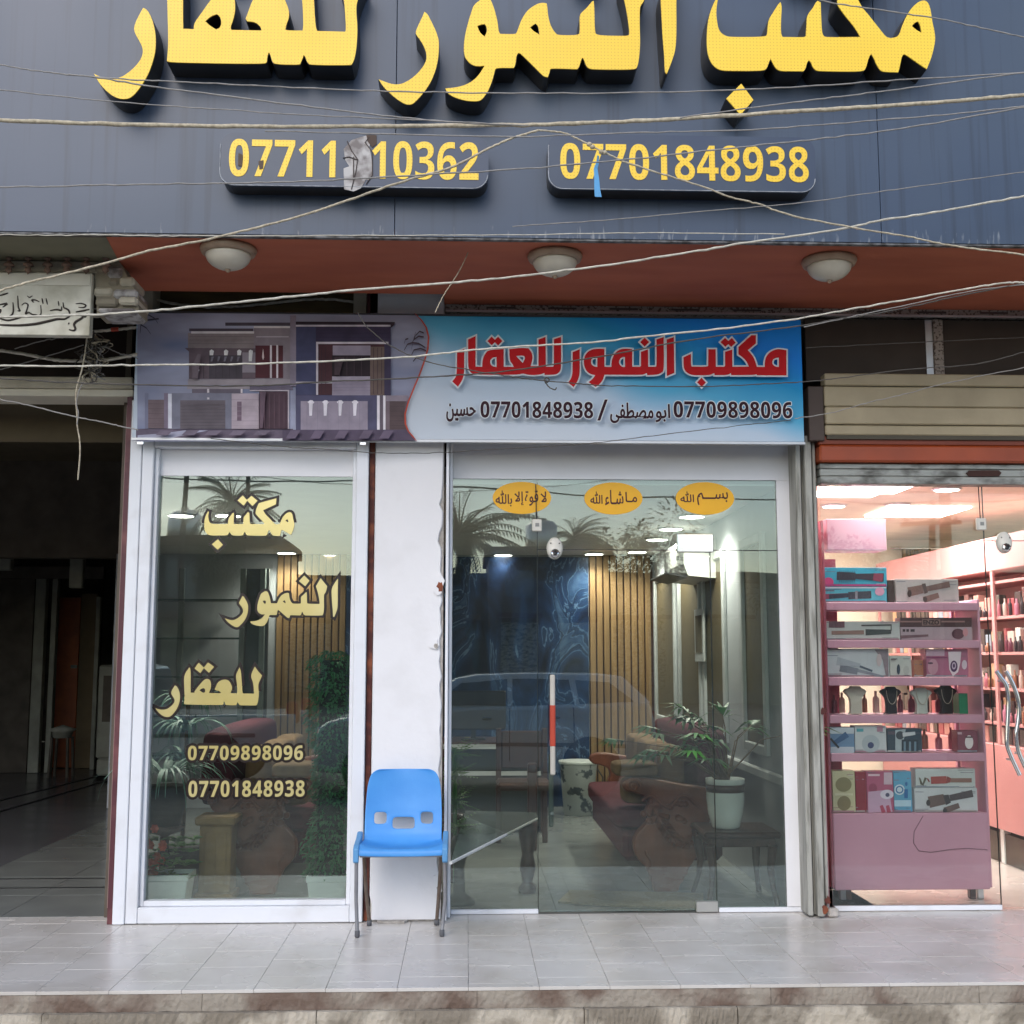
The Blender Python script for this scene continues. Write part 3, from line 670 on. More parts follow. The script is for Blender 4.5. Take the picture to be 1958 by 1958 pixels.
for sh, c in [(rc(165,222,1335,1075),'39324a'), (rc(165,222,412,1062),'3d3f5c'), (rc(95,85,168,955),'7d7482'), ([(165,160),(1385,165),(1380,200),(1335,240),(1335,200),(165,200)],'2e2530'),
  (rc(165,200,1330,222),'b9b4c0'), (rc(440,438,1255,1062),'42252c'), (rc(612,576,1082,840),'261b22'), (rc(1080,470,1255,1090),'64544f'), (rc(415,410,1305,436),'b9b2bb'), (rc(415,436,440,1062),'b9b2bb'),
  (rc(165,900,612,922),'a9a2a8'), (rc(620,455,1085,576),'8a8190'), (rc(612,835,1080,1068),'8a8190'), (rc(612,835,1080,880),'9a919e'),
  (rc(165,1068,1172,1492),'494760'), (rc(225,1140,1050,1492),'8a818f'), (rc(1172,1068,1275,1492),'5c525c'), (rc(1165,1070,1198,1492),'d2cdd6'), (rc(1240,1070,1270,1492),'d2cdd6'),
  (rc(1275,1070,1545,1140),'857b86'), ([(1275,1140),(1530,1140),(1500,1300),(1505,1420),(1540,1492),(1275,1492)],'6a5c62'), ([(1320,1142),(1520,1142),(1498,1300),(1503,1420),(1536,1490),(1320,1490)],'4f4143'),
  ([(0,1492),(1540,1492),(1600,1580),(1640,1625),(0,1625)],'4d4355')]:
    pr(sh, c, r8)
for x in (350, 530, 710, 893): pr([(x-20,1320),(x-24,1170),(x-42,1150),(x-10,1128),(x+20,1130),(x+44,1155),(x+24,1175),(x+14,1320)], 'cfcad2', r8)
for c in ([(1740,300),(1690,280),(1640,330),(1600,420)], [(1640,290),(1610,400),(1590,500)], [(1760,480),(1680,430),(1600,420),(1540,440),(1500,510)], [(1500,430),(1515,380),(1550,370)], [(1770,520),(1700,490),(1620,510),(1590,570)], [(1740,350),(1680,340),(1620,380)], [(1730,580),(1660,590),(1610,650)]):
    q = r8(c); w = 1.4; pr([(x, y-w) for x, y in q] + [(x, y+w) for x, y in reversed(q)], '3c3038')
for c in ([(40,60),(150,75),(230,120),(270,180)], [(20,165),(120,145),(280,125)], [(60,200),(50,300)], [(60,200),(130,240),(180,310)], [(110,70),(60,100)]):
    q = r7(c); w = 1.6; pr([(x-.5, y-w) for x, y in q] + [(x+.5, y+w) for x, y in reversed(q)], '4a4a58')
pr([(x, y) for x, y in r8(curve8)] + [(x+(3.2 if 57 < yy < 1600 else 1), y) for (x, y), yy in list(zip(r8(curve8), [c[1] for c in curve8]))[::-1]], 'a5412f')
# small drawn detail that gives the villa its windows, joints and reflections
for y in (340, 385, 430): pr(rc(655, y, 1450, y+5), '6d6466', r7)
for x in (700, 760, 830, 980, 1060, 1150, 1230): pr(rc(x, 660, x+7, 860), '3b353c', r7)
for x in (930, 1010, 1090, 1170, 1250): pr([(x,590),(x+30,590),(x+10,650),(x-10,650)], '6f6c78', r7)
for y in (1160, 1200, 1240, 1280, 1320, 1360, 1400, 1440): pr(rc(548, y, 1098, y+6), '4f4850', r7)
for y in (1170, 1230, 1290, 1350, 1410): pr(rc(152, y, 343, y+5), '58494d', r7)
for x in (1580, 1640, 1700, 1760, 1820): pr(rc(x, 1050, x+6, 1478), '5b4550', r7)
pr([(1525,1025),(1600,1025),(1560,1470),(1525,1470)], '5c4a56', r7)
for y in (1200, 1260, 1320, 1440): pr(rc(1182, y, 1508, y+4), '93868f', r7)
pr([(690,700),(760,560),(800,560),(760,860),(690,860)], '6c6068', r7)
for x in (300, 620, 900, 1200, 1500): pr([(x,1500),(x+160,1500),(x+90,1560),(x-60,1560)], '6b6170', r7)
for y in (250, 300, 350): pr(rc(420, y, 1330, y+5), '312b42', r8)
for x in (700, 790, 880, 970): pr(rc(x, 590, x+8, 832), '3c2d35', r8)
pr([(640,600),(760,600),(700,820),(640,820)], '3f3038', r8)
for x in (480, 530, 1120, 1170, 1220): pr(rc(x, 480, x+5, 1050), '33202a', r8)
for y in (890, 930, 970, 1010): pr(rc(614, y, 1078, y+4), '7a7082', r8)
for x in (300, 430, 560, 690, 820, 950): pr(rc(x, 1142, x+4, 1490), '7b7280', r8)
for y in (1200, 1260, 1320, 1380, 1440): pr(rc(1324, y, 1495, y+5), '3f3236', r8)
for x in (100, 400, 700, 1000, 1250): pr([(x,1500),(x+120,1500),(x+60,1600),(x-60,1600)], '5d5264', r8)
red = mat('print_red', srgb('c8141c'), .5, var=.05, spec=.2); wht = mat('print_white', pc('c6ccd0', 1.3), .5, var=.03, spec=.2); drk = mat('print_dark', srgb('33141f'), .5, spec=.2)
rF = lambda p: sc(p, 1290, 630, 8.05)
rG = lambda p: sc(p, 1070, 630, 8.05)
rH = lambda p: sc(p, 850, 630, 8.05)
REDW = [
 [rF([(135,430),(250,375),(250,540),(262,572),(490,575),(515,560),(518,305),(630,305),(635,575),(760,575),(775,560),(775,345),(885,310),(888,575),(1140,572),(1110,500),(1050,430),(980,385),(980,270),(1180,90),(1250,90),(1250,215),(1125,320),(1190,390),(1235,470),(1265,577),(1385,577),(1385,500),(1410,410),(1470,345),(1550,310),(1620,303),(1720,320),(1720,708),(1270,706),(1255,690),(1220,703),(870,703),(865,672),(830,695),(780,703),(615,703),(607,672),(560,697),(480,705),(270,705),(190,670),(145,610),(135,540)]), rF([(1603,435),(1603,578),(1560,575),(1515,550),(1497,510),(1510,465),(1550,438)])],
 [rF([(775,130),(825,178),(880,130),(940,205),(870,270),(825,228),(780,270),(705,195)])], [rF([(412,742),(480,815),(415,885),(345,815)])],
 [rG([(200,350),(310,305),(310,560),(308,700),(275,800),(215,888),(130,820),(175,760),(195,690),(200,600)])],
 [rG([(690,300),(690,575),(797,577),(800,500),(820,420),(870,340),(950,300),(1040,297),(1118,305),(1118,575),(1235,575),(1252,560),(1252,345),(1360,305),(1365,575),(1480,575),(1493,555),(1490,155),(1600,118),(1608,580),(1590,650),(1520,697),(1350,703),(1340,672),(1290,695),(1230,700),(690,697),(670,770),(620,840),(555,885),(445,812),(510,760),(548,705),(480,690),(420,650),(380,580),(370,490),(385,410),(430,345),(500,308),(580,297)]), rG([(580,425),(580,578),(530,570),(495,545),(482,505),(490,460),(530,430)]), rG([(1005,425),(1005,578),(960,575),(925,545),(910,500),(930,450),(970,425)])],
 [rG([(1310,128),(1378,195),(1308,265),(1238,195)])], [rG([(1648,155),(1758,118),(1765,670),(1650,718)])],
 [rH([(192,345),(305,300),(303,560),(300,690),(270,790),(205,882),(118,800),(170,740),(188,670)])],
 [rH([(362,155),(478,102),(478,572),(580,575),(582,490),(605,410),(650,340),(700,315),(910,300),(912,575),(1065,577),(1040,530),(1000,470),(998,305),(1150,285),(1290,290),(1340,350),(1358,430),(1345,500),(1325,565),(1445,563),(1445,155),(1555,115),(1560,575),(1670,575),(1683,555),(1683,150),(1795,115),(1795,590),(1775,650),(1720,697),(1540,702),(1535,672),(1490,690),(1420,702),(1290,702),(1200,675),(1130,700),(460,697),(400,665),(370,600),(362,520)]), rH([(800,425),(800,577),(750,572),(712,545),(698,500),(712,460),(750,430)]), rH([(1100,410),(1170,402),(1225,410),(1240,440),(1205,517)])],
 [rH([(725,110),(775,160),(825,110),(890,180),(825,248),(775,198),(725,245),(660,180)])]]
YT = YB - .0012 - .00025*(layer[0]+3)
for i, g in enumerate(REDW):
    gp = [smooth_poly(pworld(p, YT), 2, 40) for p in g]
    vs, fs = contour_mesh(gp, .0001, .0085); mb = MB(); mb.add([(v[0], v[1]+YT-.0001*i, v[2]) for v in vs], fs); ol = mb.build('letter_outline', wht, ban)
    vs, fs = contour_mesh(gp, .0001); mb = MB(); mb.add([(v[0], v[1]+YT-.0016, v[2]) for v in vs], fs); mb.build('red_letter', red, ol)
HUS = '\ufee6\ufef4\ufeb4\ufea3'; ABU = '\ufeee\ufe91\ufe8d'; MUS = '\ufef0\ufed4\ufec4\ufebc\ufee3'
DG = lambda s: ''.join(chr(0x1D7EC + int(c)) for c in s)
for s, a, b_, bo in ((HUS, (854, 772), (909, 806), .03), (DG('07701848938'), (919, 767), (1134, 800), .035), ('/', (1142, 764), (1162, 804), .05), (MUS, (1167, 770), (1249, 809), .03), (ABU, (1254, 773), (1281, 807), .03), (DG('07709898096'), (1288, 767), (1515, 800), .035)):
    o = halo_text('text_outline', s, a, b_, YT-.0008, wht, ban, 0, .0055, 1.04)
    halo_text('printed_text', s, a, b_, YT-.0018, drk, o, 0, .0022 if s[0] >= '\ufe70' and ord(s[0]) < 0x1D000 else .0007, 1.04)

# ---------------------------------------------------------------- display window (left)
YW = -.06
def xz(px, py, Y): p = P(px, py, Y); return p.x, p.z
wx0 = xz(214, 1761, YW)[0]; wx1 = xz(692, 1759, YW)[0]
wg0 = xz(262, 1735, YW)[0]; wg1 = xz(668, 1735, YW)[0]
zt = xz(500, 842, YW)[1]
wz0 = .002; wzb = xz(450, 1735, YW)[1]
win = thing('display_window', 'tall white framed display window with gold Arabic lettering and two phone numbers', 'window', ((wx0+wx1)/2, YW, 0))
gx = xz(238, 1761, YW)[0]
MB().box(wx0, gx-.002, YW, .10, wz0, zt+.22, .004).build('outer_post', alu, win)
MB().box(gx, wg0, YW+.006, .10, wz0+.002, zt, .004).build('frame_stile', alu, win)
MB().box(wg1, wx1, YW+.006, .10, wz0+.002, zt, .004).build('frame_stile', alu, win)
MB().box(wg0+.001, wg1-.001, YW+.008, .10, wz0+.002, wzb, .004).build('frame_rail', alu, win)
MB().box(wg0+.001, wg1-.001, YW+.008, .10, zt-.04, zt, .004).build('frame_rail', alu, win)
# glazing bead
bd = .022
MB().box(wg0+.001, wg0+bd, YW+.035, .05, wzb+.001, zt-.041, .003).build('glazing_bead', alu, win)
MB().box(wg1-bd, wg1-.001, YW+.035, .05, wzb+.001, zt-.041, .003).build('glazing_bead', alu, win)
MB().box(wg0+bd+.001, wg1-bd-.001, YW+.035, .05, wzb+.001, wzb+bd+.006, .003).build('glazing_bead', alu, win)
YG = .02
zg0 = wzb+bd+.007; zg1 = xz(480, 911, YG)[1]
pane = MB().box(wg0+bd+.001, wg1-bd-.001, YG, YG+.006, zg0, zg1).build('glass_pane', GLASS, win)
MB().box(wg0+bd+.001, wg1-bd-.001, YG-.004, YG+.012, zg1+.001, zt-.041).build('header_panel', white, win)
# gold vinyl lettering with dark outline
goldm = mat('gold_mirror_vinyl', srgb('dcc878'), .22, .45, col2=srgb('e8dca4'), scale=1.4)
outm = mat('vinyl_outline_brown', srgb('1c0f0a'), .35)
YV = YG - .002
def place_word(word, x0, y0, x1, y1):
    allp = [q for g in word for p in g for q in p]
    a0, a1 = min(q[0] for q in allp), max(q[0] for q in allp); b0, b1 = min(q[1] for q in allp), max(q[1] for q in allp)
    for i, g in enumerate(word):
        gp = [smooth_poly(pworld([(x0+(x-a0)/(a1-a0)*(x1-x0), y0+(y-b0)/(b1-b0)*(y1-y0)) for x, y in p], YV)) for p in g]
        vs, fs = contour_mesh(gp[:1], .0002, .0150); mb = MB(); mb.add([(v[0], v[1]+YV-.0003*i, v[2]) for v in vs], fs); o = mb.build('letter_outline', outm, win)
        vs, fs = contour_mesh(gp, .0004, .001); mb = MB(); mb.add([(v[0], v[1]+YV-.003, v[2]) for v in vs], fs); mb.build('gold_letter', goldm, o)
NW = [g if i < 4 else [[(x+19, y) for x, y in p] for p in g] for i, g in enumerate(NUMOR)]
place_word(MAKTAB, 391, 948, 563, 1051); place_word(NW, 431, 1101, 646, 1199); place_word(AQAR, 298, 1267, 501, 1371)
for s, a, b_ in (('07709898096', (360, 1426), (579, 1453)), ('07701848938', (361, 1493), (582, 1523))):
    o = halo_text('digits_outline', DG(s), a, b_, YV, outm, win, 0, .0145, 1.1)
    halo_text('gold_digits', DG(s), a, b_, YV-.003, goldm, o, 0, .0008, 1.1)
# maroon edge strip on the hall side of the frame and the rusty gap on the pillar side
p0 = xz(206, 1762, -.03)[0]
sp_ = MB().box(p0, wx0-.003, -.045, .12, .002, zt+.24).build('edge_strip', maroonp); tag(sp_, 'narrow maroon metal edge strip running up the left side of the white window frame', 'strip')
sp_ = MB().box(p0-.009, p0-.001, -.02, .12, .08, zt+.20).build('edge_strip', mat('pale_pink_paint', srgb('a58a85'), .6)); tag(sp_, 'thin pale pink strip left of the maroon strip beside the dark hall', 'strip')
pl0 = xz(706, 1757, -.03)[0]; pl1 = xz(846, 1757, -.03)[0]
rs = MB().box(wx1+.004, pl0-.004, -.02, .10, .004, zt+.3).build('rusty_strip', rust); tag(rs, 'rusty brown iron strip in the gap between window frame and white pillar', 'strip')

# ---------------------------------------------------------------- pillar with broken plaster edge
zpt = ZR
pil = thing('plaster_pillar', 'white plastered pillar with chipped right edge between display window and glass door', 'pillar', ((pl0+pl1)/2, 0, 0))
rnd = random.Random(5)
N = 90; zs = [.012 + (ZR-.001-.012)*i/N for i in range(N+1)]
front = []; mbp = MB(); vs = []
for i, z in enumerate(zs):
    chip = max(0, rnd.gauss(.003, .004)); 
    if rnd.random() < .1: chip += .007
    for c, w_, a_ in ((2.02, .05, .018), (1.58, .03, .010), (.55, .16, .006), (.3, .08, .016)):
        chip += a_*math.exp(-((z-c)/w_)**2)
    if z > 2.42: chip = 0
    xr = pl1 - .012 - chip
    if i == 0: xl = pl0+.004
    xl = pl0 + (.010 if z < .1 else 0)
    vs += [(xl, .2, z), (xl, -.028, z), (xl+.006, -.034, z), (xr-.005, -.034, z), (xr, -.026, z), (xr+.001, .0, z)]
fs = [(i*6+k, i*6+k+1, (i+1)*6+k+1, (i+1)*6+k) for i in range(N) for k in range(5)]
mbp.add(vs, fs); mbp.build('plaster_coat', plaster, pil)
brk = mat('exposed_mortar', srgb('9a948c'), .95, col2=srgb('c0bab4'), scale=25, bump=.8, bscale=60)
MB().box(pl0+.003, pl1-.008, -.018, .2, .001, ZR-.002).build('masonry_core', brk, pil)
bmb = MB()
for (cx, cy, rx, rz, sd2) in ((838, 1118, 13, 22, 1), (830, 1232, 9, 11, 2), (836, 1693, 9, 24, 3)):
    c = P(cx, cy, -.035); r2 = random.Random(sd2); poly = [(c.x + rx/348*(.7+.5*r2.random())*math.cos(a), c.z + rz/348*(.7+.5*r2.random())*math.sin(a)) for a in [2*math.pi*k/14 for k in range(14)]]
    mb = MB(); mb.prism(poly, 1, -.044, -.030); mb.build('filler_patch', plaster, pil)
    poly = [(c.x + .012 + rx/348*(.25+.35*r2.random())*math.cos(a), c.z - .01 + rz/348*(.3+.3*r2.random())*math.sin(a)) for a in [2*math.pi*k/12 for k in range(12)]]
    mb = MB(); mb.prism(poly, 1, -.0455, -.040); mb.build('chipped_hole', rust if sd2 == 1 else brk, pil)
q = PZ(752, 1763, .0); MB().prism([(q.x-.075, -.075), (q.x+.06, -.08), (q.x+.075, -.035), (q.x-.085, -.035)], 2, .001, .012).build('mortar_lump', brk, pil)

# ---------------------------------------------------------------- office glass front
YD = .14
fr = thing('glass_shopfront', 'frameless glass shopfront with a pull handle door under a white header panel', 'shopfront', (.6, YD, 0))
jx0 = xz(848, 1750, 0)[0]; jx1 = xz(861, 1748, YD-.03)[0]
gz1 = xz(1150, 917, YD)[1]; zt2 = xz(1150, 843, YD-.01)[1] + .02
gr = xz(1505, 1745, YD)[0]; jr = xz(1544, 1745, YD-.03)[0]
MB().box(jx0, jx0+.016, -.03, .16, .003, zt2, .002).build('jamb', alu, fr)
MB().box(jx0+.018, jx1, .04, .17, .003, zt2, .003).build('jamb', alu, fr)
MB().box(jx1+.001, jr, YD-.01, YD+.03, gz1, zt2).build('header_panel', white, fr)
MB().box(gr, jr, YD-.0101, YD+.031, .03, gz1-.001).build('side_panel', white, fr)
d0 = xz(1030, 1748, YD)[0]; d1 = xz(1371, 1746, YD)[0]; dz = xz(1200, 1052, YD)[1]
sealm = mat('glass_edge', srgb('1f2a26'), .3)
def pane(x0, x1, z0, z1, name='glass_pane', par=None, Y=YD):
    o = MB().box(x0, x1, Y, Y+.008, z0, z1).build(name, GLASS, par or fr)
    return o
pane(jx1+.001, d0-.004, .028, gz1-.001); pane(d0-.001, gr-.002, dz+.003, gz1-.001); pane(d1+.003, gr-.001, .028, dz-.002)
for (x0, x1, z0, z1) in ((d0-.004, d0-.001, .02, gz1-.02), (d1, d1+.003, .05, dz), (d0, gr-.002, dz, dz+.003)):
    MB().box(x0, x1, YD-.001, YD+.009, z0, z1).build('joint', sealm, fr)
MB().box(jx1+.001, d0-.002, YD-.012, YD+.018, .002, .027, .003).build('bottom_rail', alu, fr)
MB().box(d1+.01, jr, YD-.012, YD+.018, .002, .027, .003).build('bottom_rail', alu, fr)
MB().box(d1-.115, d1+.005, YD-.016, YD+.022, .004, .062, .004).build('floor_pivot', mat('satin_steel', (.55, .54, .5), .35, .9), fr)
MB().box(d0, d1-.1, YD-.005, YD+.02, .001, .006).build('threshold', mat('threshold_dark', srgb('4a4d4a'), .5), fr)
dl = pane(d0+.001, d1-.002, .012, dz-.003, 'door_leaf')
q = P(1331, 1038, YD-.02); MB().box(P(1295,1,YD-.02).x*0+q.x-.105, q.x+.100, YD-.02, YD+.03, q.z-.052, q.z+.052, .004).build('patch_fitting', chrome, fr)
# pull handle: long flat bar with a red middle wrap
hx = xz(1057, 1500, YD-.07)[0]; h1 = xz(1057, 1290, YD-.07)[1]; h0 = xz(1055, 1588, YD-.07)[1]; hm0 = xz(1055, 1482, YD-.07)[1]
r0 = xz(1057, 1428, YD-.07)[1]; r1 = xz(1057, 1347, YD-.07)[1]
hn = MB().box(hx-.014, hx+.014, YD-.085, YD-.065, hm0, h1, .006).build('pull_handle', mat('handle_cream', srgb('b9b4aa'), .4), dl)
MB().box(hx-.0155, hx+.0155, YD-.087, YD-.063, r0, r1, .006).build('red_wrap', mat('red_tape', srgb('b0412c'), .5), hn)
for z in (h1-.1, hm0+.08): MB().tube([(hx, YD-.07, z), (hx, YD-.001, z)], .009).build('standoff', chrome, hn)
MB().box(hx-.013, hx+.013, YD+.06, YD+.08, h0, hm0+.1, .006).build('inner_handle', mat('handle_grey', srgb('6f7a74'), .4), dl)
for z in (h0+.08, hm0): MB().tube([(hx, YD+.062, z), (hx, YD+.009, z)], .009).build('standoff', chrome, dl)
# lock pieces behind the glass
for (px, py, lab) in ((1027, 1004, 'small white sensor box on a wire in front of the office glass'), (1878, 1002, 'small white sensor box on a wire behind the cosmetics shop glass')):
    p = P(px, py, .11); t = MB().box(p.x-.028, p.x+.028, .112, .137, p.z-.035, p.z+.035, .006).build('sensor_box', mat('ivory_plastic', srgb('d9d6cc'), .4)); tag(t, lab, 'sensor')
    MB().box(p.x-.010, p.x+.012, .1105, .1118, p.z-.008, p.z+.012).build('label_mark', mat('label_grey', srgb('8f8f8c')), t)
    MB().tube([(p.x-.003, .125, p.z+.036), (p.x-.006, .125, P(px, 925, .12).z)], .003, 5).build('wire', black, t)
for (px, py, lab) in ((1061, 1048, 'white oval bell with a round lens behind the office door glass'), (1922, 1037, 'white round camera behind the cosmetics shop glass')):
    p = P(px, py, .10); t = thing('door_chime' if px < 1500 else 'dome_camera', lab, 'camera', tuple(p))
    MB().lathe([(0, -.03), (.036, -.03), (.046, -.012), (.046, .0), (.030, .012), (0, .016)], (p.x, .123, p.z), 24, 'y').build('housing', mat('ivory_plastic', srgb('d9d6cc')), t)
    o = t.children[0]; o.scale = (1, 1, 1.35)
    MB().lathe([(0, -.012), (.022, -.012), (.026, 0), (.014, .002), (0, .002)], (p.x, .094, p.z-.03), 18, 'y').build('lens_ring', chrome, t)
    MB().lathe([(0, -.004), (.012, -.004), (.013, 0), (0, .002)], (p.x, .080, p.z-.03), 18, 'y').build('lens', black, t)
    for a in (.7, 2.4, -.7): MB().lathe([(0, -.002), (.004, -.002), (0, .001)], (p.x+.032*math.cos(a), .093, p.z+.04*math.sin(a)), 8, 'y').build('screw', black, t)
# oval stickers
om = mat('sticker_orange', srgb('efb216'), .4, var=.05); tm_ = mat('sticker_text', srgb('4a1410'), .5)
ALLAH = '\ufdf2'
st_words = [((998, 952, 56, 31), 'la quwwata', [('\ufdf2\ufe91', (948, 938), (979, 968)), ('\ufefb\ufe87', (984, 940), (1001, 967)), ('\ufe93\ufeee\ufed7', (1004, 938), (1029, 967)), ('\ufefb', (1034, 940), (1045, 960))]),
            ((1173, 953, 56, 31), 'masha', [(ALLAH, (1129, 940), (1152, 963)), ('\ufe80\ufe8e\u0640\ufeb7', (1157, 937), (1192, 966)), ('\ufe8e\u0640\ufee3', (1196, 941), (1218, 960))]),
            ((1348, 953, 56.5, 31.5), 'bism', [(ALLAH, (1301, 940), (1327, 960)), ('\ufee2\u0640\u0640\u0640\ufeb4\ufe91', (1333, 941), (1392, 966))])]
labs = ['orange oval glass sticker with four short Arabic words, above the closed left pane', 'orange oval glass sticker with three Arabic words, middle one over the door', 'orange oval glass sticker with the two words bism Allah, nearest the right jamb']
for (c, _, ws_), lab in zip(st_words, labs):
    A = P(c[0]-c[2], c[1]-c[3], YD-.003); B = P(c[0]+c[2], c[1]+c[3], YD-.003)
    cx, cz, rx, rz = (A.x+B.x)/2, (A.z+B.z)/2, (B.x-A.x)/2, (A.z-B.z)/2
    t = thing('oval_sticker', lab, 'sticker', (cx, YD-.003, cz), 0, 'orange oval stickers along the top of the glass')
    mb = MB(); mb.prism([(cx+rx*math.cos(a), cz+rz*math.sin(a)) for a in [2*math.pi*k/48 for k in range(48)]], 1, YD-.0025, YD-.0008); mb.build('oval', om, t)
    for s, a, b_ in ws_: halo_text('sticker_text', s, a, b_, YD-.0032, tm_, t, 0, .0011)

# ---------------------------------------------------------------- steel jamb between the shops
jm = mat('worn_painted_steel', srgb('a5a49c'), .5, col2=srgb('77756c'), scale=7, stretch=(4, 4, .5), thresh=(.48, .7), bump=.3, bscale=30)
jb = thing('shutter_guide', 'worn off-white steel shutter guide post with rusty foot between the two shops', 'post', (xz(1562, 1745, -.04)[0], 0, 0))
px_ = [(1546, 1556, -.02), (1557.5, 1563, .01), (1564.5, 1578, -.045), (1579.5, 1586, -.01)]
ztop = P(1560, 850, -.04).z + .05
for a, b_, y in px_:
    x0 = xz(a, 1745, y)[0]; x1 = xz(b_, 1745, y)[0]
    MB().box(x0, x1, y, .16, .012, ztop, .004).build('channel', jm, jb)
x0 = xz(1564, 1745, -.05)[0]; x1 = xz(1586, 1745, -.05)[0]
for i in range(3):
    c = P([1578, 1583, 1575][i], [1738, 1722, 1360][i], -.05); r2 = random.Random(i)
    mb = MB(); mb.prism([(c.x+.018*(.5+r2.random()*.6)*math.cos(a), c.z+.03*(.4+r2.random()*.6)*math.sin(a)) for a in [2*math.pi*k/12 for k in range(12)]], 1, -.0495, -.044); mb.build('rust_patch', rust, jb)
MB().box(x1+.002, x1+.06, -.03, .02, .002, .05, .01).build('foot_block', brk, jb)

# ---------------------------------------------------------------- above the neighbouring shop
ptm = mat('printed_tape', srgb('9a9189'), .6, col2=srgb('55453c'), scale=60, thresh=(.52, .6))
TZ0, TZ1 = P(1500, 600, -.03).z, P(1500, 585, -.03).z
tr = thing('shop_front_head', 'dark boards, stud and rolled shutter housing above the pink cosmetics shop', 'shop front', (3, 0, P(1700, 880, -.05).z))
MB().box(xz(852, 590, -.03)[0], 8, -.03, .24, TZ0, ZS-.001).build('track', ptm, tr)
for i in range(9):
    x = xz(930 + i*118, 592, -.033)[0]; MB().box(x, x+.16, -.034, -.0305, TZ0+.012, TZ0+.022).build('print_mark', mat('ink_grey', srgb('4c423e')), tr)
MB().box(xz(852, 598, -.04)[0], 8, -.045, -.0305, TZ0-.012, TZ0-.001).build('track_lip', trim, tr)
dkp = mat('dark_board', srgb('3f362f'), .75, var=.2, scale=3)
zA, zB = TZ0-.013, P(1700, 712, .02).z
sx = [xz(1540, 650, .02)[0], xz(1776, 650, .02)[0], xz(1802, 650, .02)[0], 8]
MB().box(sx[0], sx[1], .02, .05, zB-.05, zA).build('dark_board', dkp, tr); MB().box(sx[2], sx[3], .02, .05, zB-.05, zA).build('dark_board', dkp, tr)
MB().box(sx[1]-.02, sx[1]+.02, .015, .05, zB-.05, zA).build('stud', trim, tr); MB().box(sx[1]+.022, sx[2]-.002, .0, .05, zB-.05, zA, .003).build('stud', ptm, tr)
cream = mat('cream_shutter_paint', srgb('b0a284'), .5, col2=srgb('9d9074'), scale=4, bump=.1)
orange = mat('orange_enamel', srgb('a5481f'), .4, col2=srgb('8d3d1c'), scale=4)
galv = mat('galvanised_old', srgb('9c9e98'), .5, .3, col2=srgb('5e5d57'), scale=14, thresh=(.45, .62), bump=.4, bscale=50, stretch=(.5, 1, 1))
cx0 = xz(1578, 770, -.10)[0]; bz = [P(1700, y, -.10).z for y in (714, 738, 778, 812, 832)]
for i in range(4): MB().box(cx0, 8, -.10 + (.012 if i % 2 else 0), -.02, bz[i+1]+.003, bz[i]-.001, .006).build('shutter_slat', cream, tr)
MB().box(cx0+.01, 8, -.08, .0, bz[4]-.02, bz[0]-.004).build('shutter_core', mat('shadow_brown', srgb('4a4436')), tr)
MB().box(xz(1546, 770, -.09)[0], cx0-.004, -.085, .1, P(1560, 842, -.09).z, P(1560, 738, -.09).z, .004).build('shutter_bracket', mat('bracket_brown', srgb('4c3f38'), .6), tr)
oz = [P(1700, y, -.07).z for y in (834, 852, 884)]; ox = xz(1566, 860, -.07)[0]
MB().box(ox, 8, -.065, .1, oz[1]+.002, oz[0], .006).build('orange_beam', mat('orange_enamel_dark', srgb('7c3416'), .45, var=.1), tr)
MB().box(ox, 8, -.085, .1, oz[2], oz[1], .01).build('orange_beam', orange, tr)
gz = [P(1700, y, -.04).z for y in (887, 897, 911, 926)]; gxx = xz(1568, 900, -.04)[0]
for i in range(3): MB().box(gxx, 8, -.045 + .006*(i % 2), .06, gz[i+1]+.0015, gz[i], .004).build('shutter_slat', galv, tr)
c = P(1882, 905, -.05); mb = MB(); mb.prism([(c.x-.1, c.z), (c.x-.085, c.z+.016), (c.x+.085, c.z+.018), (c.x+.1, c.z+.004), (c.x+.085, c.z-.016), (c.x-.085, c.z-.018)], 1, -.0475, -.040); mb.build('rust_hole', mat('rust_dark', srgb('3a221b'), .8), tr)
# ================================================================ inside the office
def lamp_disc(px, py, z, r, lab, warm=(1, .94, .85), e=9, group=None, spot=150):
    p = PZ(px, py, z) if px is not None else Vector(py)
    t = thing('downlight', lab, 'downlight', (p.x, p.y, z-.012), 0, group)
    MB().lathe([(r*1.18, 0), (r*1.18, -.008), (r, -.012), (r, 0)], (p.x, p.y, z), 20).build('ring', white, t)
    MB().lathe([(0, -.013), (r*.98, -.013), (r*.98, -.006), (0, -.006)], (p.x, p.y, z), 20).build('diffuser', mat('lamp_diffuser_%d' % int(warm[2]*100), (.9, .9, .9), emit=warm, estr=9), t)
    l = bpy.data.lights.new('downlight_beam', 'SPOT'); l.energy = e; l.color = warm; l.spot_size = R(spot); l.spot_blend = .8; l.shadow_soft_size = r*.8
    lo = bpy.data.objects.new('downlight_beam', l); COL.objects.link(lo); lo.parent = t; lo.location = (0, 0, -.012)
    return t
OL = [((1323, 986), 'round ceiling downlight nearest the door in the row along the right office wall'), ((1283, 1010), 'second round downlight from the front along the right office wall'),
      ((1256, 1030), 'third round downlight from the front along the right office wall'), ((1218, 1054), 'round downlight over the right end of the slatted back wall'),
      ((1136, 1058), 'round downlight over the left edge of the right-hand slats'), ((962, 1060), 'round downlight over the blue marbled wall'),
      ((346, 984), 'left one of two front downlights seen through the display window'), ((436, 984), 'right one of two front downlights seen through the display window'),
      ((306, 1061), 'rear downlight in the far left corner of the office'), ((548, 1056), 'rear downlight over the left slats, beside its twin'), ((632, 1061), 'rear downlight over the left slats, close to the window frame')]
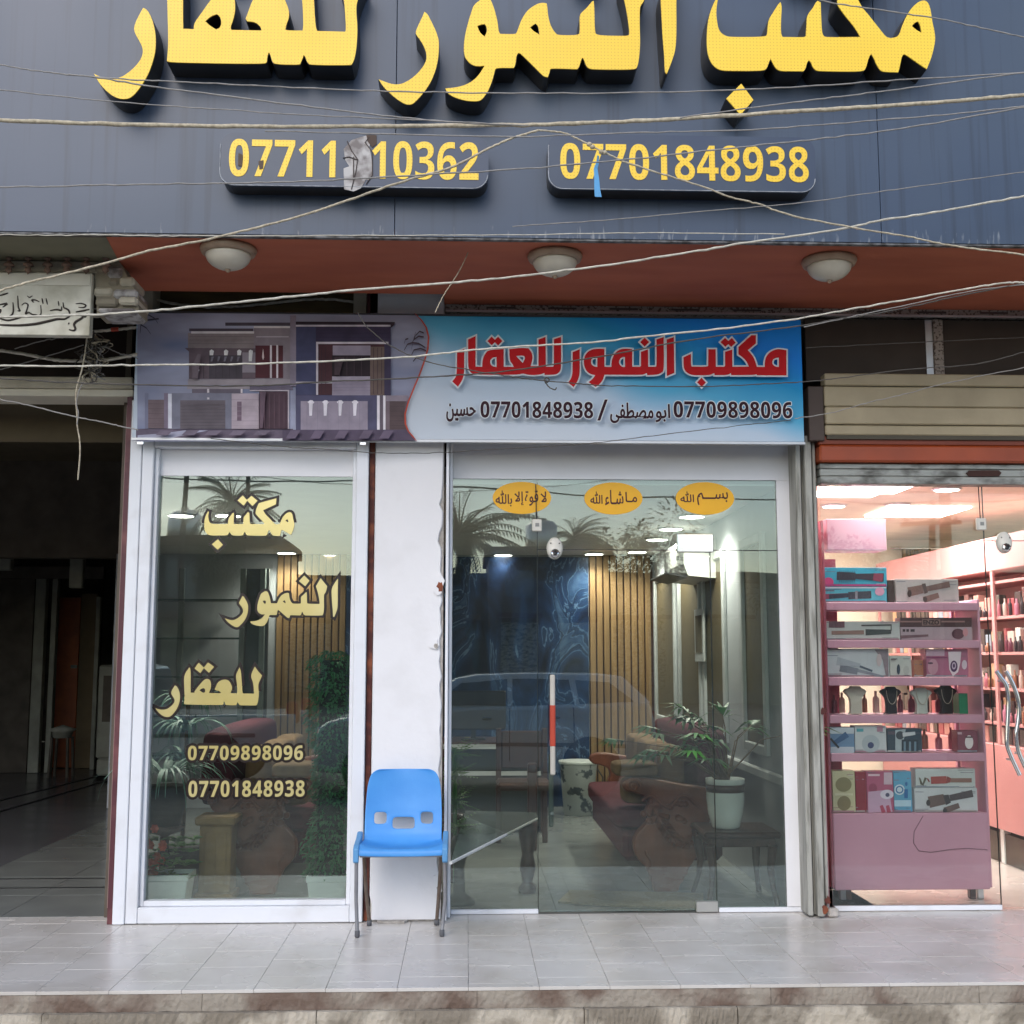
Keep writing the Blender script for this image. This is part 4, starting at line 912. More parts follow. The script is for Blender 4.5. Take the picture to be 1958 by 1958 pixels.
for (p, lab) in OL: lamp_disc(p[0], p[1], ZC-.001, .085, lab, e=(9 if p[0] == 962 else 30) if p[1] > 1040 else 52, group='office ceiling downlights')
# back wall: slats, blue marbled panel
slatm = mat('oak_slat', srgb('a3835a'), .45, col2=srgb('866a49'), scale=4, stretch=(8, 8, .5), orand=.12)
sw = thing('slat_wall', 'warm oak vertical slat cladding on both ends of the office back wall', 'cladding', (0, YR, 0))
MB().box(-1.80, -1.15, YR-.012, YR-.001, .002, ZC-.001).build('backing', darkwood, sw); MB().box(1.165, 1.78, YR-.012, YR-.001, .002, ZC-.001).build('backing', darkwood, sw)
smb = MB().box(-.026, .026, -.035, -.0125, .003, ZC-.002, .002); s0 = smb.build('slat', slatm, sw, world=False); first = True
for a, b_ in ((-1.77, -1.16), (1.20, 1.76)):
    x = a
    while x < b_:
        o = s0 if first else bpy.data.objects.new('slat', s0.data)
        if not first: COL.objects.link(o); o.parent = sw
        first = False; o.location = (x, 0, 0); WL[o.name] = Vector((0, 0, 0)); x += .066
def marble():
    m = bpy.data.materials.new('blue_marbled_wallpaper'); m.use_nodes = True; n = m.node_tree; b = n.nodes['Principled BSDF']; L = n.links.new
    tc = n.nodes.new('ShaderNodeTexCoord'); nz = n.nodes.new('ShaderNodeTexNoise'); nz.inputs['Scale'].default_value = 1.9; nz.inputs['Detail'].default_value = 9; nz.inputs['Distortion'].default_value = 1.6
    mp = n.nodes.new('ShaderNodeMapping'); mp.inputs['Rotation'].default_value = (0, .6, 0); mp.inputs['Scale'].default_value = (1.4, 1, .8); L(tc.outputs['Object'], mp.inputs[0]); L(mp.outputs[0], nz.inputs['Vector'])
    cr = n.nodes.new('ShaderNodeValToRGB'); L(nz.outputs[0], cr.inputs[0]); e = cr.color_ramp.elements
    e[0].position = .36; e[0].color = (*srgb('0c1830'), 1); e[1].position = .72; e[1].color = (*srgb('4a6688'), 1)
    for p, c in ((.46, '182c4e'), (.545, '21406a'), (.555, '6a86a6'), (.565, '223f66'), (.63, '1a3052'), (.64, '5f7c9c'), (.65, '24426a')): k = e.new(p); k.color = (*srgb(c), 1)
    L(cr.outputs[0], b.inputs['Base Color']); b.inputs['Roughness'].default_value = .35; return m
bm_ = MB().box(-1.145, 1.158, YR-.03, YR-.001, .002, ZC-.02, .002).build('marbled_panel', marble()); tag(bm_, 'deep blue marbled panel covering the middle of the office back wall', 'wall panel')
# mouldings on the right wall
olv = mat('olive_wallpaper', srgb('5f5238'), .7, var=.12, scale=9); mold = mat('moulding_white', srgb('c5c8c8'), .5)
for i, (y0, y1, lab) in enumerate(((.62, 1.12, 'nearest the glass'), (1.75, 2.40, 'second from the glass'), (2.62, 3.45, 'third from the glass, behind the small picture'), (3.75, 4.72, 'deepest, next to the slats'))):
    t = thing('wall_moulding', 'white framed olive panel on the right office wall, ' + lab, 'wall panel', (XR, (y0+y1)/2, .8), 0, 'framed panels along the right office wall')
    MB().box(XR-.008, XR-.001, y0, y1, .86, 2.08).build('inset', olv, t)
    for (a, b_, c, d) in ((y0-.06, y0-.001, .80, 2.14), (y1+.001, y1+.06, .80, 2.14), (y0, y1, 2.081, 2.14), (y0, y1, .80, .859)):
        MB().box(XR-.03, XR-.001, a, b_, c, d, .006).build('frame', mold, t)
t = MB().box(XR-.035, XR-.001, .2, 4.85, .66, .72, .01).build('dado_rail', mold); tag(t, 'white dado rail along the right office wall', 'rail')
p = PX(1336, 1215, XR-.05); q = thing('picture_frame', 'small pale picture frame hanging on the right office wall', 'picture', (XR-.03, p.y, p.z))
MB().box(XR-.05, XR-.032, p.y-.17, p.y+.17, p.z-.2, p.z+.2, .006).build('frame', mold, q); MB().box(XR-.053, XR-.0505, p.y-.12, p.y+.12, p.z-.13, p.z+.15).build('image', olv, q)
# air conditioner high on the right wall
ac = thing('air_conditioner', 'white split air conditioner high on the right office wall', 'air conditioner', (XR-.1, 2.4, 1.95))
MB().prism([(XR-.24, 2.06), (XR-.21, 1.97), (XR-.001, 1.95), (XR-.001, 2.25), (XR-.20, 2.25), (XR-.24, 2.20)], 1, 2.0, 2.85).build('body', mat('ac_white', srgb('d6d6d2'), .4), ac)
MB().prism([(XR-.36, 1.985), (XR-.35, 2.0), (XR-.215, 1.967), (XR-.215, 1.955)], 1, 2.03, 2.82).build('louvre', black, ac)
MB().box(XR-.243, XR-.2405, 2.2, 2.3, 2.1, 2.13).build('display', black, ac)
# carved sofas, armrests facing the street
def sofa(side):
    """side=+1: stands along the right wall and faces left"""
    X = 1.20*side; f = side
    t = thing('carved_sofa', 'long maroon sofa with carved wooden scroll arm %s' % ('right of the office doorway' if side > 0 else 'seen through the display window'), 'sofa', (X, .75, 0), 0, 'carved wood sofas in the office')
    prof = [(-.10,.0),(.08,.0),(.09,.05),(.12,.06),(.12,.09),(.15,.10),(.15,.13),(.20,.18),(.27,.28),(.31,.38),(.33,.46),(.38,.50),(.40,.55),(.36,.59),(.28,.61),(.12,.625),(-.04,.65),(-.20,.67),(-.30,.66),(-.33,.62),(-.30,.585),(-.22,.575),(-.15,.55),(-.13,.50),(-.16,.46),(-.12,.42),(-.17,.38),(-.23,.33),(-.25,.26),(-.22,.19),(-.15,.14),(-.14,.10),(-.12,.09),(-.12,.06),(-.10,.05)]
    poly = smooth_poly([(X + f*x*.82, z) for x, z in prof], 2, 60)
    for yy, nm in ((.72, 'carved_arm'), (2.62, 'carved_arm')):
        mb = MB(); mb.prism(poly, 1, yy, yy+.10); o = mb.build(nm, wood, t, bevel=.012)
        if yy < 1:   # relief of scrolls and leaves
            r_ = MB(); rr = random.Random(4)
            for (cx, cz, r0) in ((-.20,.62,.045), (.30,.55,.045)):
                pts = [(X + f*(cx + r0*(1-k/22)*math.cos(k*.55)), yy-.004, cz + r0*(1-k/22)*math.sin(k*.55)) for k in range(20)]
                r_.tube(pts, [.013*(1-k/30) for k in range(20)], 6)
            for k in range(14):
                cx = -.16 + .3*rr.random(); cz = .40 + .14*rr.random()
                r_.lathe([(0,-.012),(.018,-.008),(.022,0),(0,.004)], (X+f*cx, yy+.0, cz), 8, 'y')
            for k in range(11):      # a curling acanthus garland falling across the scroll
                u = k/10; cx = -.10+.32*u; cz = .50-.17*math.sin(u*2.6)-.04*u
                for a_ in (-2.2, -1.2, -.3): r_.leaf((X+f*cx*.82, yy-.004, cz), (f*math.cos(a_), -.55, math.sin(a_)), (0, 1, 0), .075, .045, .35)
            r_.tube([(X+f*.82*(-.18+.42*k/12), yy-.003, .53+.035*math.sin(k*.9)) for k in range(13)], .012, 6)
            r_.tube([(X+f*.82*(-.14+.02*math.sin(k)), yy-.002, .14+.02*k) for k in range(6)], .008, 6)
            r_.build('carving', wood, o)
    for yy, rot in ((.70, 1),):
        MB().box(X-f*.25, X+f*.36, .83, 2.62, .16, .34, .03).build('base_rail', fabric_m, t)
    soft(MB().box(X-f*.31, X+f*.31, .82, 2.61, .335, .48, .03).build('seat', fabric_m, t))
    soft(MB().box(X+f*.18, X+f*.43, .82, 2.61, .465, .96, .05).build('backrest', fabric_m, t))
    for k, (y0, c) in enumerate(((.90, fabric_t), (1.45, fabric_t), (2.0, fabric_t))):
        cu = soft(MB().box(X-f*.03, X+f*.16, y0, y0+.45, .475, .84, .03).build('cushion', c, t)); cu.rotation_euler = (0, 0, 0)
    soft(MB().box(X-f*.31, X-f*.03, .73, 1.04, .660, .76, .025).build('arm_pad', fabric_t, t))
    soft(MB().box(X-f*.25, X+f*.12, .84, 1.06, .485, .66, .03).build('cushion', fabric_t, t))
    return t
sofa(1); sofa(-1)
# side table and pot
def taper_leg(mb, x, y, z0, z1, bx, by, w=.03):
    mb.tube([(x+bx*.05, y+by*.05, z0), (x+bx*.015, y+by*.015, z0+(z1-z0)*.3), (x, y, z0+(z1-z0)*.6), (x+bx*.02, y+by*.02, z1)], [w*.6, w*.55, w*.8, w], 8)
T0, T1 = 1.36, 1.78
tb = thing('side_table', 'small dark wooden side table with curved legs carrying a white plant pot', 'side table', ((T0+T1)/2, .5, 0))
MB().box(T0-.02, T1, .28, .72, .37, .405, .012).build('tabletop', darkwood, tb); MB().box(T0+.02, T1-.03, .31, .69, .32, .369, .006).build('apron', darkwood, tb)
for x, bx in ((T0+.03, -1), (T1-.06, .6)):
    for y, by in ((.32, -1), (.67, 1)):
        m_ = MB(); taper_leg(m_, x, y, .002, .33, bx*.8, by, .028); m_.build('leg', darkwood, tb)
leafd = mat('dark_leaf', srgb('35602c'), .45, col2=srgb('559046'), scale=14, orand=.1)
leafb = mat('blue_green_leaf', srgb('557f70'), .5, col2=srgb('8ab09c'), scale=10)
leaffern = mat('bright_fern_leaf', srgb('3f6b28'), .5, col2=srgb('6d9a45'), scale=14)
leafc = mat('artificial_ivy_leaf', srgb('2f7a48'), .5, col2=srgb('5aa86c'), scale=20, orand=.15)
ceram = mat('white_ceramic', srgb('eef2ec'), .2); ivory = mat('mint_white_plastic', srgb('e6f2ef'), .35)
soil = mat('soil', srgb('2c1f17'), .95)
pc_ = PZ(1384, 1592, .406); px0, py0 = (T0+T1)/2 + .0, .47
px0 = P(1388, 1580, .47).x
pt = thing('potted_plant', 'tall leafy plant in a white ceramic pot with dark rim on the side table', 'plant', (px0, py0, .407))
MB().lathe([(0,.0),(.075,.0),(.082,.01),(.100,.08),(.110,.17),(.108,.25),(.113,.255),(.113,.28),(.098,.28),(.095,.25),(0,.25)], (px0, py0, .407), 32).build('pot', ceram, pt)
MB().lathe([(.1095,.205),(.1105,.205),(.1125,.248),(.109,.248)], (px0, py0, .407), 32).build('dark_band', darkwood, pt)
MB().lathe([(0,.0),(.094,.0),(.09,.008),(0,.012)], (px0, py0, .655), 20).build('soil', soil, pt)
rr = random.Random(11)
stm = MB(); 
for k in range(24):
    a = rr.uniform(2.2, 4.6) if k < 16 else rr.uniform(0, 6.28); ln = rr.uniform(.30, .66); el = rr.uniform(.45, 1.35)
    d = Vector((math.cos(a)*math.cos(el), math.sin(a)*math.cos(el)*.6, math.sin(el)))
    b0 = Vector((px0+rr.uniform(-.03, .03), py0+rr.uniform(-.03, .03), .66)); mid = b0 + d*ln*.6; tip = mid + Vector((d.x*1.8, d.y*1.5, d.z*.35))*ln*.45
    stm.tube([b0, mid, tip], [.006, .004, .002], 5)
    lf = MB(); n_ = rr.randint(7, 10)
    for j in range(n_):
        ang = -1.5 + 3.0*j/(n_-1); base = tip; fd = (tip-mid).normalized(); sd_ = fd.cross(Vector((0, 0, 1))).normalized()
        dd = fd*math.cos(ang) + sd_*math.sin(ang); dd.z -= .15
        lf.leaf(base - fd*.05*j/n_, dd, (0, 0, 1), rr.uniform(.12, .19), .028, .2)
    lf.build('leaf', leafd, pt)
stm.build('stems', mat('stem_brown', srgb('6a5236')), pt)
# door mat
a_ = PZ(1066, 1728, 0); mt = MB(); mt.prism([(PZ(1067, 1728, 0).x, PZ(1067, 1728, 0).y), (PZ(1090, 1706, 0).x, PZ(1090, 1706, 0).y), (PZ(1345, 1712, 0).x, PZ(1345, 1712, 0).y), (PZ(1345, 1742, 0).x, PZ(1345, 1742, 0).y), (PZ(1250, 1739, 0).x, PZ(1250, 1739, 0).y)], 2, .002, .014)
o = mt.build('door_mat', mat('coir_mat', srgb('9a8f74'), .95, col2=srgb('7c735c'), scale=60, bump=.5, bscale=200)); tag(o, 'dull green-brown door mat lying on the office floor behind the glass door', 'mat')
# desk and low glass table at the left of the door
dk = thing('office_desk', 'dark office desk with pale edge strips at the back left of the office', 'desk', (.2, 3.4, 0))
y = 3.2; xL = P(840, 1470, y).x; xR = P(1046, 1470, y).x
zz = [P(950, v, y).z for v in (1424, 1432, 1475, 1482)]
MB().box(xL, xR, y, y+.7, zz[1]+.002, zz[0]+.02, .004).build('desk_top', darkwood, dk); MB().box(xL, xR, y-.012, y-.001, zz[1], zz[0]+.004).build('edge_strip', mold, dk)
MB().box(xL+.02, xR-.02, y+.02, y+.05, .05, zz[1]).build('front_panel', mat('desk_panel', srgb('2d3230'), .4), dk); MB().box(xL+.02, xR-.02, y+.0, y+.018, zz[3]-.004, zz[2]).build('edge_strip', mold, dk)
MB().box(xL, xL+.05, y, y+.6, .002, zz[1]).build('side_panel', darkwood, dk); MB().box(xR-.05, xR, y, y+.6, .002, zz[1]).build('side_panel', darkwood, dk)
mn = thing('computer_monitor', 'black monitor standing on the dark office desk', 'monitor', (P(905, 1400, y+.3).x, y+.3, zz[0]+.02))
x = P(905, 1400, y+.3).x; zd = zz[0]+.021
MB().box(x-.27, x+.27, y+.3, y+.33, zd+.08, zd+.40, .01).build('screen', black, mn); MB().box(x-.02, x+.02, y+.33, y+.35, zd, zd+.2).build('stand', black, mn); MB().box(x-.1, x+.1, y+.25, y+.42, zd, zd+.01).build('foot', black, mn)
ct = thing('coffee_table', 'low dark coffee table with carved leg and glass top beside the left pane', 'coffee table', (.1, 1.5, 0))
gl = [PZ(v[0], v[1], .42) for v in ((862, 1650), (1027, 1566), (1027, 1556), (890, 1552))]
mb = MB(); mb.prism([(v.x, v.y) for v in gl], 2, .415, .427); mb.build('glass_top', mat('table_glass', srgb('56625c'), .1), ct)
MB().tube([(gl[0].x, gl[0].y, .42), (gl[1].x, gl[1].y, .42)], .008).build('bright_edge', mold, ct)
for v in gl[1:2] + gl[3:]:
    m_ = MB(); m_.lathe([(.0,.0),(.05,.0),(.055,.03),(.03,.06),(.05,.14),(.035,.22),(.055,.34),(.06,.41),(0,.412)], (v.x-.06, v.y-.05, .002), 14); m_.build('leg', darkwood, ct)
ch = thing('office_chair', 'dark brown wooden chair in front of the office desk', 'chair', (P(1002, 1540, 2.4).x, 2.4, 0)); x = P(1002, 1540, 2.4).x
MB().box(x-.2, x+.2, 2.3, 2.7, .42, .48, .02).build('seat', darkwood, ch); MB().box(x+.02, x+.09, 2.28, 2.34, .002, .62, .01).build('leg', darkwood, ch)
for dx in (-.18, .17):
    MB().box(x+dx-.02, x+dx+.02, 2.66, 2.70, .002, .85, .006).build('leg', darkwood, ch)
MB().box(x-.16, x+.15, 2.665, 2.695, .55, .83, .01).build('backrest', darkwood, ch)
# waste bin with printed pattern
bx = P(1106, 1500, 4.3).x; wb = thing('waste_bin', 'white patterned round waste bin on the office floor below the blue wall', 'bin', (bx, 4.3, 0))
MB().lathe([(0,0),(.13,0),(.165,.42),(.17,.44),(.155,.44),(.12,.03),(0,.03)], (bx, 4.3, .003), 28).build('bucket', mat('bin_print', srgb('c7ccc8'), .4, col2=srgb('59636a'), scale=9, thresh=(.56, .6)), wb)
MB().lathe([(.168,.44),(.178,.445),(.178,.47),(.16,.47)], (bx, 4.3, .003), 28).build('rim', ceram, wb)
MB().tube([(bx+.17, 4.28, .40), (bx+.21, 4.22, .33), (bx+.2, 4.2, .2), (bx+.12, 4.16, .16)], .007, 6).build('handle', black, wb)
# ------------------------------------------------ plants and stands behind the display window
pd = thing('plant_pedestal', 'square golden brown carved pedestal behind the display window', 'pedestal', (P(409, 1700, .55).x, .6, 0))
x0, x1 = P(374, 1640, .5).x, P(445, 1640, .5).x; zt_ = P(409, 1562, .5).z
gb = mat('antique_gold_wood', srgb('8c6c3c'), .5, col2=srgb('a8844a'), scale=12, bump=.3, bscale=40)
MB().box(x0+.015, x1-.015, .515, .70, .05, zt_-.05, .006).build('shaft', gb, pd); MB().box(x0-.01, x1+.01, .49, .725, zt_-.049, zt_, .01).build('cap', gb, pd); MB().box(x0-.005, x1+.005, .495, .72, .002, .049, .008).build('plinth', gb, pd)
for xx in (x0+.045, (x0+x1)/2, x1-.045): MB().box(xx-.006, xx+.006, .508, .5145, .09, zt_-.09, .002).build('flute', gb, pd)
def planter(name, lab, pxa, pxb, ytop, Y, par=None, depth=.20):
    a = P(pxa, ytop, Y); b_ = P(pxb, ytop, Y); t = thing(name, lab, 'planter', ((a.x+b_.x)/2, Y+depth/2, 0))
    w = b_.x-a.x; cx = (a.x+b_.x)/2; zt = a.z
    m_ = MB(); vs = []
    for (sx, z, g) in ((.80, .002, 0), (.94, zt-.035, 0), (1.0, zt-.033, 0), (1.0, zt, 0), (.93, zt, 0), (.90, zt-.03, 0)):
        for (u, v) in ((-1, -1), (1, -1), (1, 1), (-1, 1)): vs.append((cx+u*w/2*sx, Y+depth/2+v*depth/2*sx, z))
    fs = [(i*4+k, i*4+(k+1)%4, i*4+4+(k+1)%4, i*4+4+k) for i in range(5) for k in range(4)] + [(0,1,2,3), (20,21,22,23)]
    m_.add(vs, fs); m_.build('pot', ivory, t, bevel=.008)
    MB().box(cx-w*.44, cx+w*.44, Y+.02, Y+depth-.02, zt-.03, zt-.022).build('soil', soil, t)
    return t, cx, Y+depth/2, zt
tp, cx, cy, zt3 = planter('flower_planter', 'white rectangular planter with orange-red flowers in the lower left window corner', 270, 360, 1674, .20)
fl = MB(); lf = MB(); rr = random.Random(8)
for k in range(46):
    x = cx + rr.uniform(-.15, .13); y = cy+rr.uniform(-.08, .08); z = zt3 + rr.uniform(-.03, .17); a = rr.uniform(0, 6.28)
    for j in range(3): lf.leaf((x, y, z), (math.cos(a+j*2), math.sin(a+j*2), .5), (0, 0, 1), rr.uniform(.05, .08), .035, .2)
lf.build('leaves', leaffern, tp)
for k in range(20):
    x = cx - .09 + rr.gauss(0, .055); y = cy-.05+rr.uniform(-.06, .06); z = zt3 + rr.uniform(-.05, .26)
    for j in range(6): a = j*1.05; fl.leaf((x, y, z), (math.cos(a), -.6, math.sin(a)), (0, 1, 0), .032, .028, .1)
fl.build('flowers', mat('orange_red_petal', srgb('cc4426'), .6, col2=srgb('e0704a'), scale=20), tp)
tp, cx, cy, zt3 = planter('ivy_planter', 'white rectangular planter carrying a tall clipped green ivy column', 585, 663, 1676, .22)
iv = MB(); rr = random.Random(9); zt4 = P(630, 1245, .3).z
hx_ = P(632, 1500, .32).x
for k in range(4300):
    z = rr.uniform(zt3-.02, zt4); w = .112 + .022*math.sin(z*7) + .016*math.sin(z*19+1) + .012*math.sin(z*43); w *= min(1, (zt4-z)/.06+.35)
    a = rr.uniform(0, 6.28); r_ = w*(.72+.32*rr.random()); b0 = (hx_+r_*math.cos(a), cy+.02+r_*math.sin(a)*.8, z)
    iv.leaf(b0, (math.cos(a)+rr.uniform(-.5, .5), math.sin(a)+rr.uniform(-.5, .5), rr.uniform(-1.1, .4)), (0, 0, 1), rr.uniform(.020, .038), .017, .25)
iv.build('foliage', leafc, tp)
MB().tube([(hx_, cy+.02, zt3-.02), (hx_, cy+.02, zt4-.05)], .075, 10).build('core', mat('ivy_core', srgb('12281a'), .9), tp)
# spider plant and tall dracaena
sp1 = thing('spider_plant', 'strappy blue-green spider plant arching behind the left edge of the display window', 'plant', (P(318, 1560, .45).x, .45, 0))
x = P(318, 1500, .45).x; zc_ = P(318, 1495, .45).z; rr = random.Random(12); lm_ = MB()
def strap(mb, b0, az, ln, droop, w):
    pts = []; el = 1.15
    p_ = Vector(b0)
    for i in range(9):
        pts.append(p_.copy()); el -= droop/8; p_ = p_ + Vector((math.cos(az)*math.cos(el), math.sin(az)*math.cos(el), math.sin(el)))*ln/8
    sd_ = Vector((-math.sin(az), math.cos(az), 0))
    vs = []; 
    for i, q in enumerate(pts):
        ww = w*(1-(i/8)**2)*.5+.001; vs += [q-sd_*ww, q+sd_*ww]
    mb.add(vs, [(2*i, 2*i+1, 2*i+3, 2*i+2) for i in range(8)], True)
for k in range(54): strap(lm_, (x+rr.uniform(-.02, .02), .45, zc_), rr.uniform(0, 6.28), rr.uniform(.30, .62), rr.uniform(1.7, 2.7), rr.uniform(.012, .02))
lm_.build('leaves', leafb, sp1)
MB().lathe([(0,0),(.09,0),(.12,.2),(.125,.22),(0,.22)], (x, .45, zc_-.24), 20).build('pot', mat('dark_pot', srgb('2a2622'), .6), sp1)
MB().lathe([(0,0),(.13,0),(.13,.02),(.03,.04),(.025,zc_-.30),(.11,zc_-.27),(.11,zc_-.245),(0,zc_-.245)], (x, .45, .002), 16).build('stand', darkwood, sp1)
dr = thing('dracaena', 'tall thin grey-green dracaena behind the gold للعقار lettering', 'plant', (P(352, 1560, .95).x, .95, 0)); dr['label'] = 'tall thin dracaena with drooping grey-green leaves under the lowest gold word'
x = P(352, 1500, .95).x; lm_ = MB()
for zc2, n_ in ((P(352, 1400, .95).z, 40), (P(352, 1460, .95).z, 34), (P(352, 1350, .95).z, 26)):
    for k in range(n_): strap(lm_, (x+rr.uniform(-.02, .02), .95, zc2), rr.uniform(0, 6.28), rr.uniform(.22, .42), rr.uniform(1.9, 2.6), .02)
lm_.build('leaves', leafb, dr); MB().tube([(x, .95, .2), (x+.01, .95, P(352, 1345, .95).z)], .014).build('stem', mat('stem_brown', srgb('6a5236')), dr)
MB().lathe([(0,0),(.1,0),(.14,.22),(.145,.24),(0,.24)], (x, .95, .002), 20).build('pot', mat('dark_pot', srgb('2a2622')), dr)
# fern at the left edge of the left pane
fx = P(872, 1500, .42).x; fe = thing('fern', 'bright green fern on a slim stand behind the left door pane beside the blue chair', 'plant', (fx, .42, 0)); lm_ = MB()
for (zp, n_) in ((1440, 20), (1480, 22), (1530, 22), (1580, 18)):
    zc2 = P(870, zp, .42).z
    for k in range(n_):
        az = rr.uniform(0, 6.28); ln = rr.uniform(.08, .16); el = rr.uniform(-.5, .7)
        d = Vector((math.cos(az)*math.cos(el), math.sin(az)*math.cos(el), math.sin(el))); b0 = Vector((fx-.01, .42, zc2))
        for j in range(7):
            p_ = b0 + d*ln*(j+1)/7; sd_ = d.cross(Vector((0, 0, 1))).normalized()
            for s_ in (-1, 1): lm_.leaf(p_, d*.4+sd_*s_, (0, 0, 1), .045*(1-j/10), .010, .2)
lm_.build('fronds', leaffern, fe); MB().tube([(fx, .42, .05), (fx-.01, .42, P(870, 1430, .42).z)], .012).build('stem', leafd, fe)
MB().lathe([(0,0),(.09,0),(.09,.02),(.035,.06),(.03,.2),(.06,.32),(.03,.38),(0,.38)], (fx+.02, .42, .002), 16).build('stand', mat('stand_dark_green', srgb('27352c'), .4), fe)
# grey post lines at the left rear wall
t = thing('rear_shelving', 'grey metal and glass shelving standing against the rear left office wall', 'shelf', (-2.4, 4.6, 0))
for xx in (-2.92, -2.62, -2.06, -1.88): MB().box(xx-.025, xx+.025, 4.55, 4.6, .002, 2.2, .004).build('upright', mat('shelf_grey', srgb('7f8a86'), .4), t)
for z in (.5, .85, 1.2, 1.55, 1.9): MB().box(-2.9, -2.08, 4.5, 4.8, z, z+.015).build('shelf', mat('shelf_green_glass', srgb('3d524c'), .2), t)
MB().box(-2.075, -1.83, 4.60, 4.64, .3, 2.2).build('back_panel', mat('shelf_back', srgb('5c5f60'), .6), t)
# ================================================================ the pink cosmetics shop at the right
SX0 = xz(1592, 1735, YD)[0]
rm = thing('cosmetics_shop_room', 'lit cream and pink interior of the cosmetics shop at the right', 'shop interior', (3.6, 1.9, 0))
crm = mat('cream_wall', srgb('e6dfc6'), .6, var=.04); SC = 2.42; SY = 3.9
MB().box(SX0-.05, SX0-.005, .175, SY, .002, SC).build('side_wall', mat('pink_wall', srgb('c08a90'), .5), rm)
MB().box(SX0-.05, 5.2, SY, SY+.1, .002, SC).build('back_wall', crm, rm); MB().box(5.2, 5.3, .18, SY, .002, SC).build('side_wall', crm, rm)
MB().box(SX0-.05, 5.3, .10, SY+.1, SC+.001, SC+.06).build('shop_ceiling', mat('shop_ceiling_cream', srgb('e6ddc4'), .6), rm)
o = MB().box(SX0-.05, 5.3, .165, SY, -.3, 0).build('shop_floor', mat('shop_floor_tile', srgb('d6ccc2'), .25, col2=srgb('cbc0b6'), scale=2)); struct(o)
warm2 = (1, .97, .90)
for p, lab in (((1810, 934), 'oval-looking cream downlight nearest the shop glass on the right'), ((1716, 964), 'cream downlight in the middle of the cosmetics shop ceiling'), ((1594, 966), 'cream downlight at the left wall of the cosmetics shop'), ((1600, 1006), 'farthest cream downlight above the pink cabinet')):
    lamp_disc(p[0], p[1], SC-.001, .075, lab, warm2, 14, 'cosmetics shop downlights')
A = PZ(1610, 942, SC-.01); B = PZ(1735, 926, SC-.01)
t = thing('ceiling_panel', 'large square white ceiling light panel behind the cosmetics shop glass', 'ceiling light', (A.x+.3, A.y-.15, SC-.02))
x0, x1 = PZ(1600, 942, SC-.01).x, PZ(1712, 942, SC-.01).x; y1 = PZ(1600, 942, SC-.01).y; y0 = PZ(1600, 915, SC-.01).y
MB().box(x0-.02, x1+.02, y0-.02, y1+.02, SC-.012, SC-.001, .003).build('frame', white, t); MB().box(x0, x1, y0, y1, SC-.015, SC-.0125).build('diffuser', mat('panel_diffuser', (.9,.9,.9), emit=(1, .97, .93), estr=10), t)
for (x, y, e, s) in ((2.4, .8, 26, .5), (3.2, 1.8, 40, .7), (2.7, 3.0, 34, .7), (4.2, 1.2, 32, .6)):
    l = bpy.data.lights.new('panel_light', 'AREA'); l.shape = 'SQUARE'; l.size = s*.8; l.energy = e*.36; l.color = (.98, .98, .96)
    lo = bpy.data.objects.new('panel_light', l); COL.objects.link(lo); lo.location = (x, y, SC-.02)
    tt = thing('ceiling_panel', 'square ceiling light panel of the cosmetics shop, %s' % {.8: 'above the display rack', 1.8: 'in the centre of the room', 3.0: 'near the rear curtain', 1.2: 'beyond the right edge of the glass'}[y], 'ceiling light', (x, y, SC-.02))
    MB().box(x-s*.4, x+s*.4, y-s*.4, y+s*.4, SC-.012, SC-.002).build('diffuser', mat('panel_diffuser', (.9,.9,.9)), tt); lo.parent = tt; lo.location = (0, 0, -.002)
# front glass
gz_top = P(1700, 927, YD).z; 
fg = thing('cosmetics_shop_glass', 'clear glass front of the cosmetics shop with white bottom rail and curved chrome handles', 'shopfront', (3, YD, 0))
gx1 = xz(1916, 1735, YD)[0]; ge = xz(1888, 1735, YD)[0]
zt5 = P(1888, 1034, YD).z
for a, b_, c, d in ((SX0+.002, gx1-.003, .03, gz_top+.12), (gx1+.001, 4.6, zt5+.003, gz_top+.12), (gx1+.001, 3.95, .012, zt5-.002)):
    MB().box(a, b_, YD, YD+.008, c, d).build('glass_pane', GLASSP, fg)
MB().box(gx1-.003, gx1, YD-.001, YD+.009, .02, gz_top+.1).build('joint', sealm, fg); MB().box(gx1, 4.6, YD, YD+.008, zt5-.001, zt5+.002).build('joint', sealm, fg)
MB().box(SX0+.01, gx1-.002, YD-.012, YD+.018, .003, .03, .003).build('bottom_rail', alu, fg)
for yy, hp in ((YD-.07, [(1905,1283),(1912,1293),(1924,1310),(1928,1335),(1928,1358),(1926,1400),(1926,1425),(1934,1448),(1946,1474),(1950,1482)]), (YD-.05, [(1923,1283),(1932,1298),(1940,1316),(1947,1340),(1948,1365),(1945,1390),(1943,1406),(1947,1435),(1958,1462),(1964,1474)])):
    pts = cat_rom([P(x, y, yy) for x, y in hp], 5)
    MB().tube(pts, .0115, 10).build('pull_handle', chrome, fg)
    for i in (8, 36): MB().tube([pts[i], (pts[i].x, YD-.001, pts[i].z)], .007).build('standoff', chrome, fg)
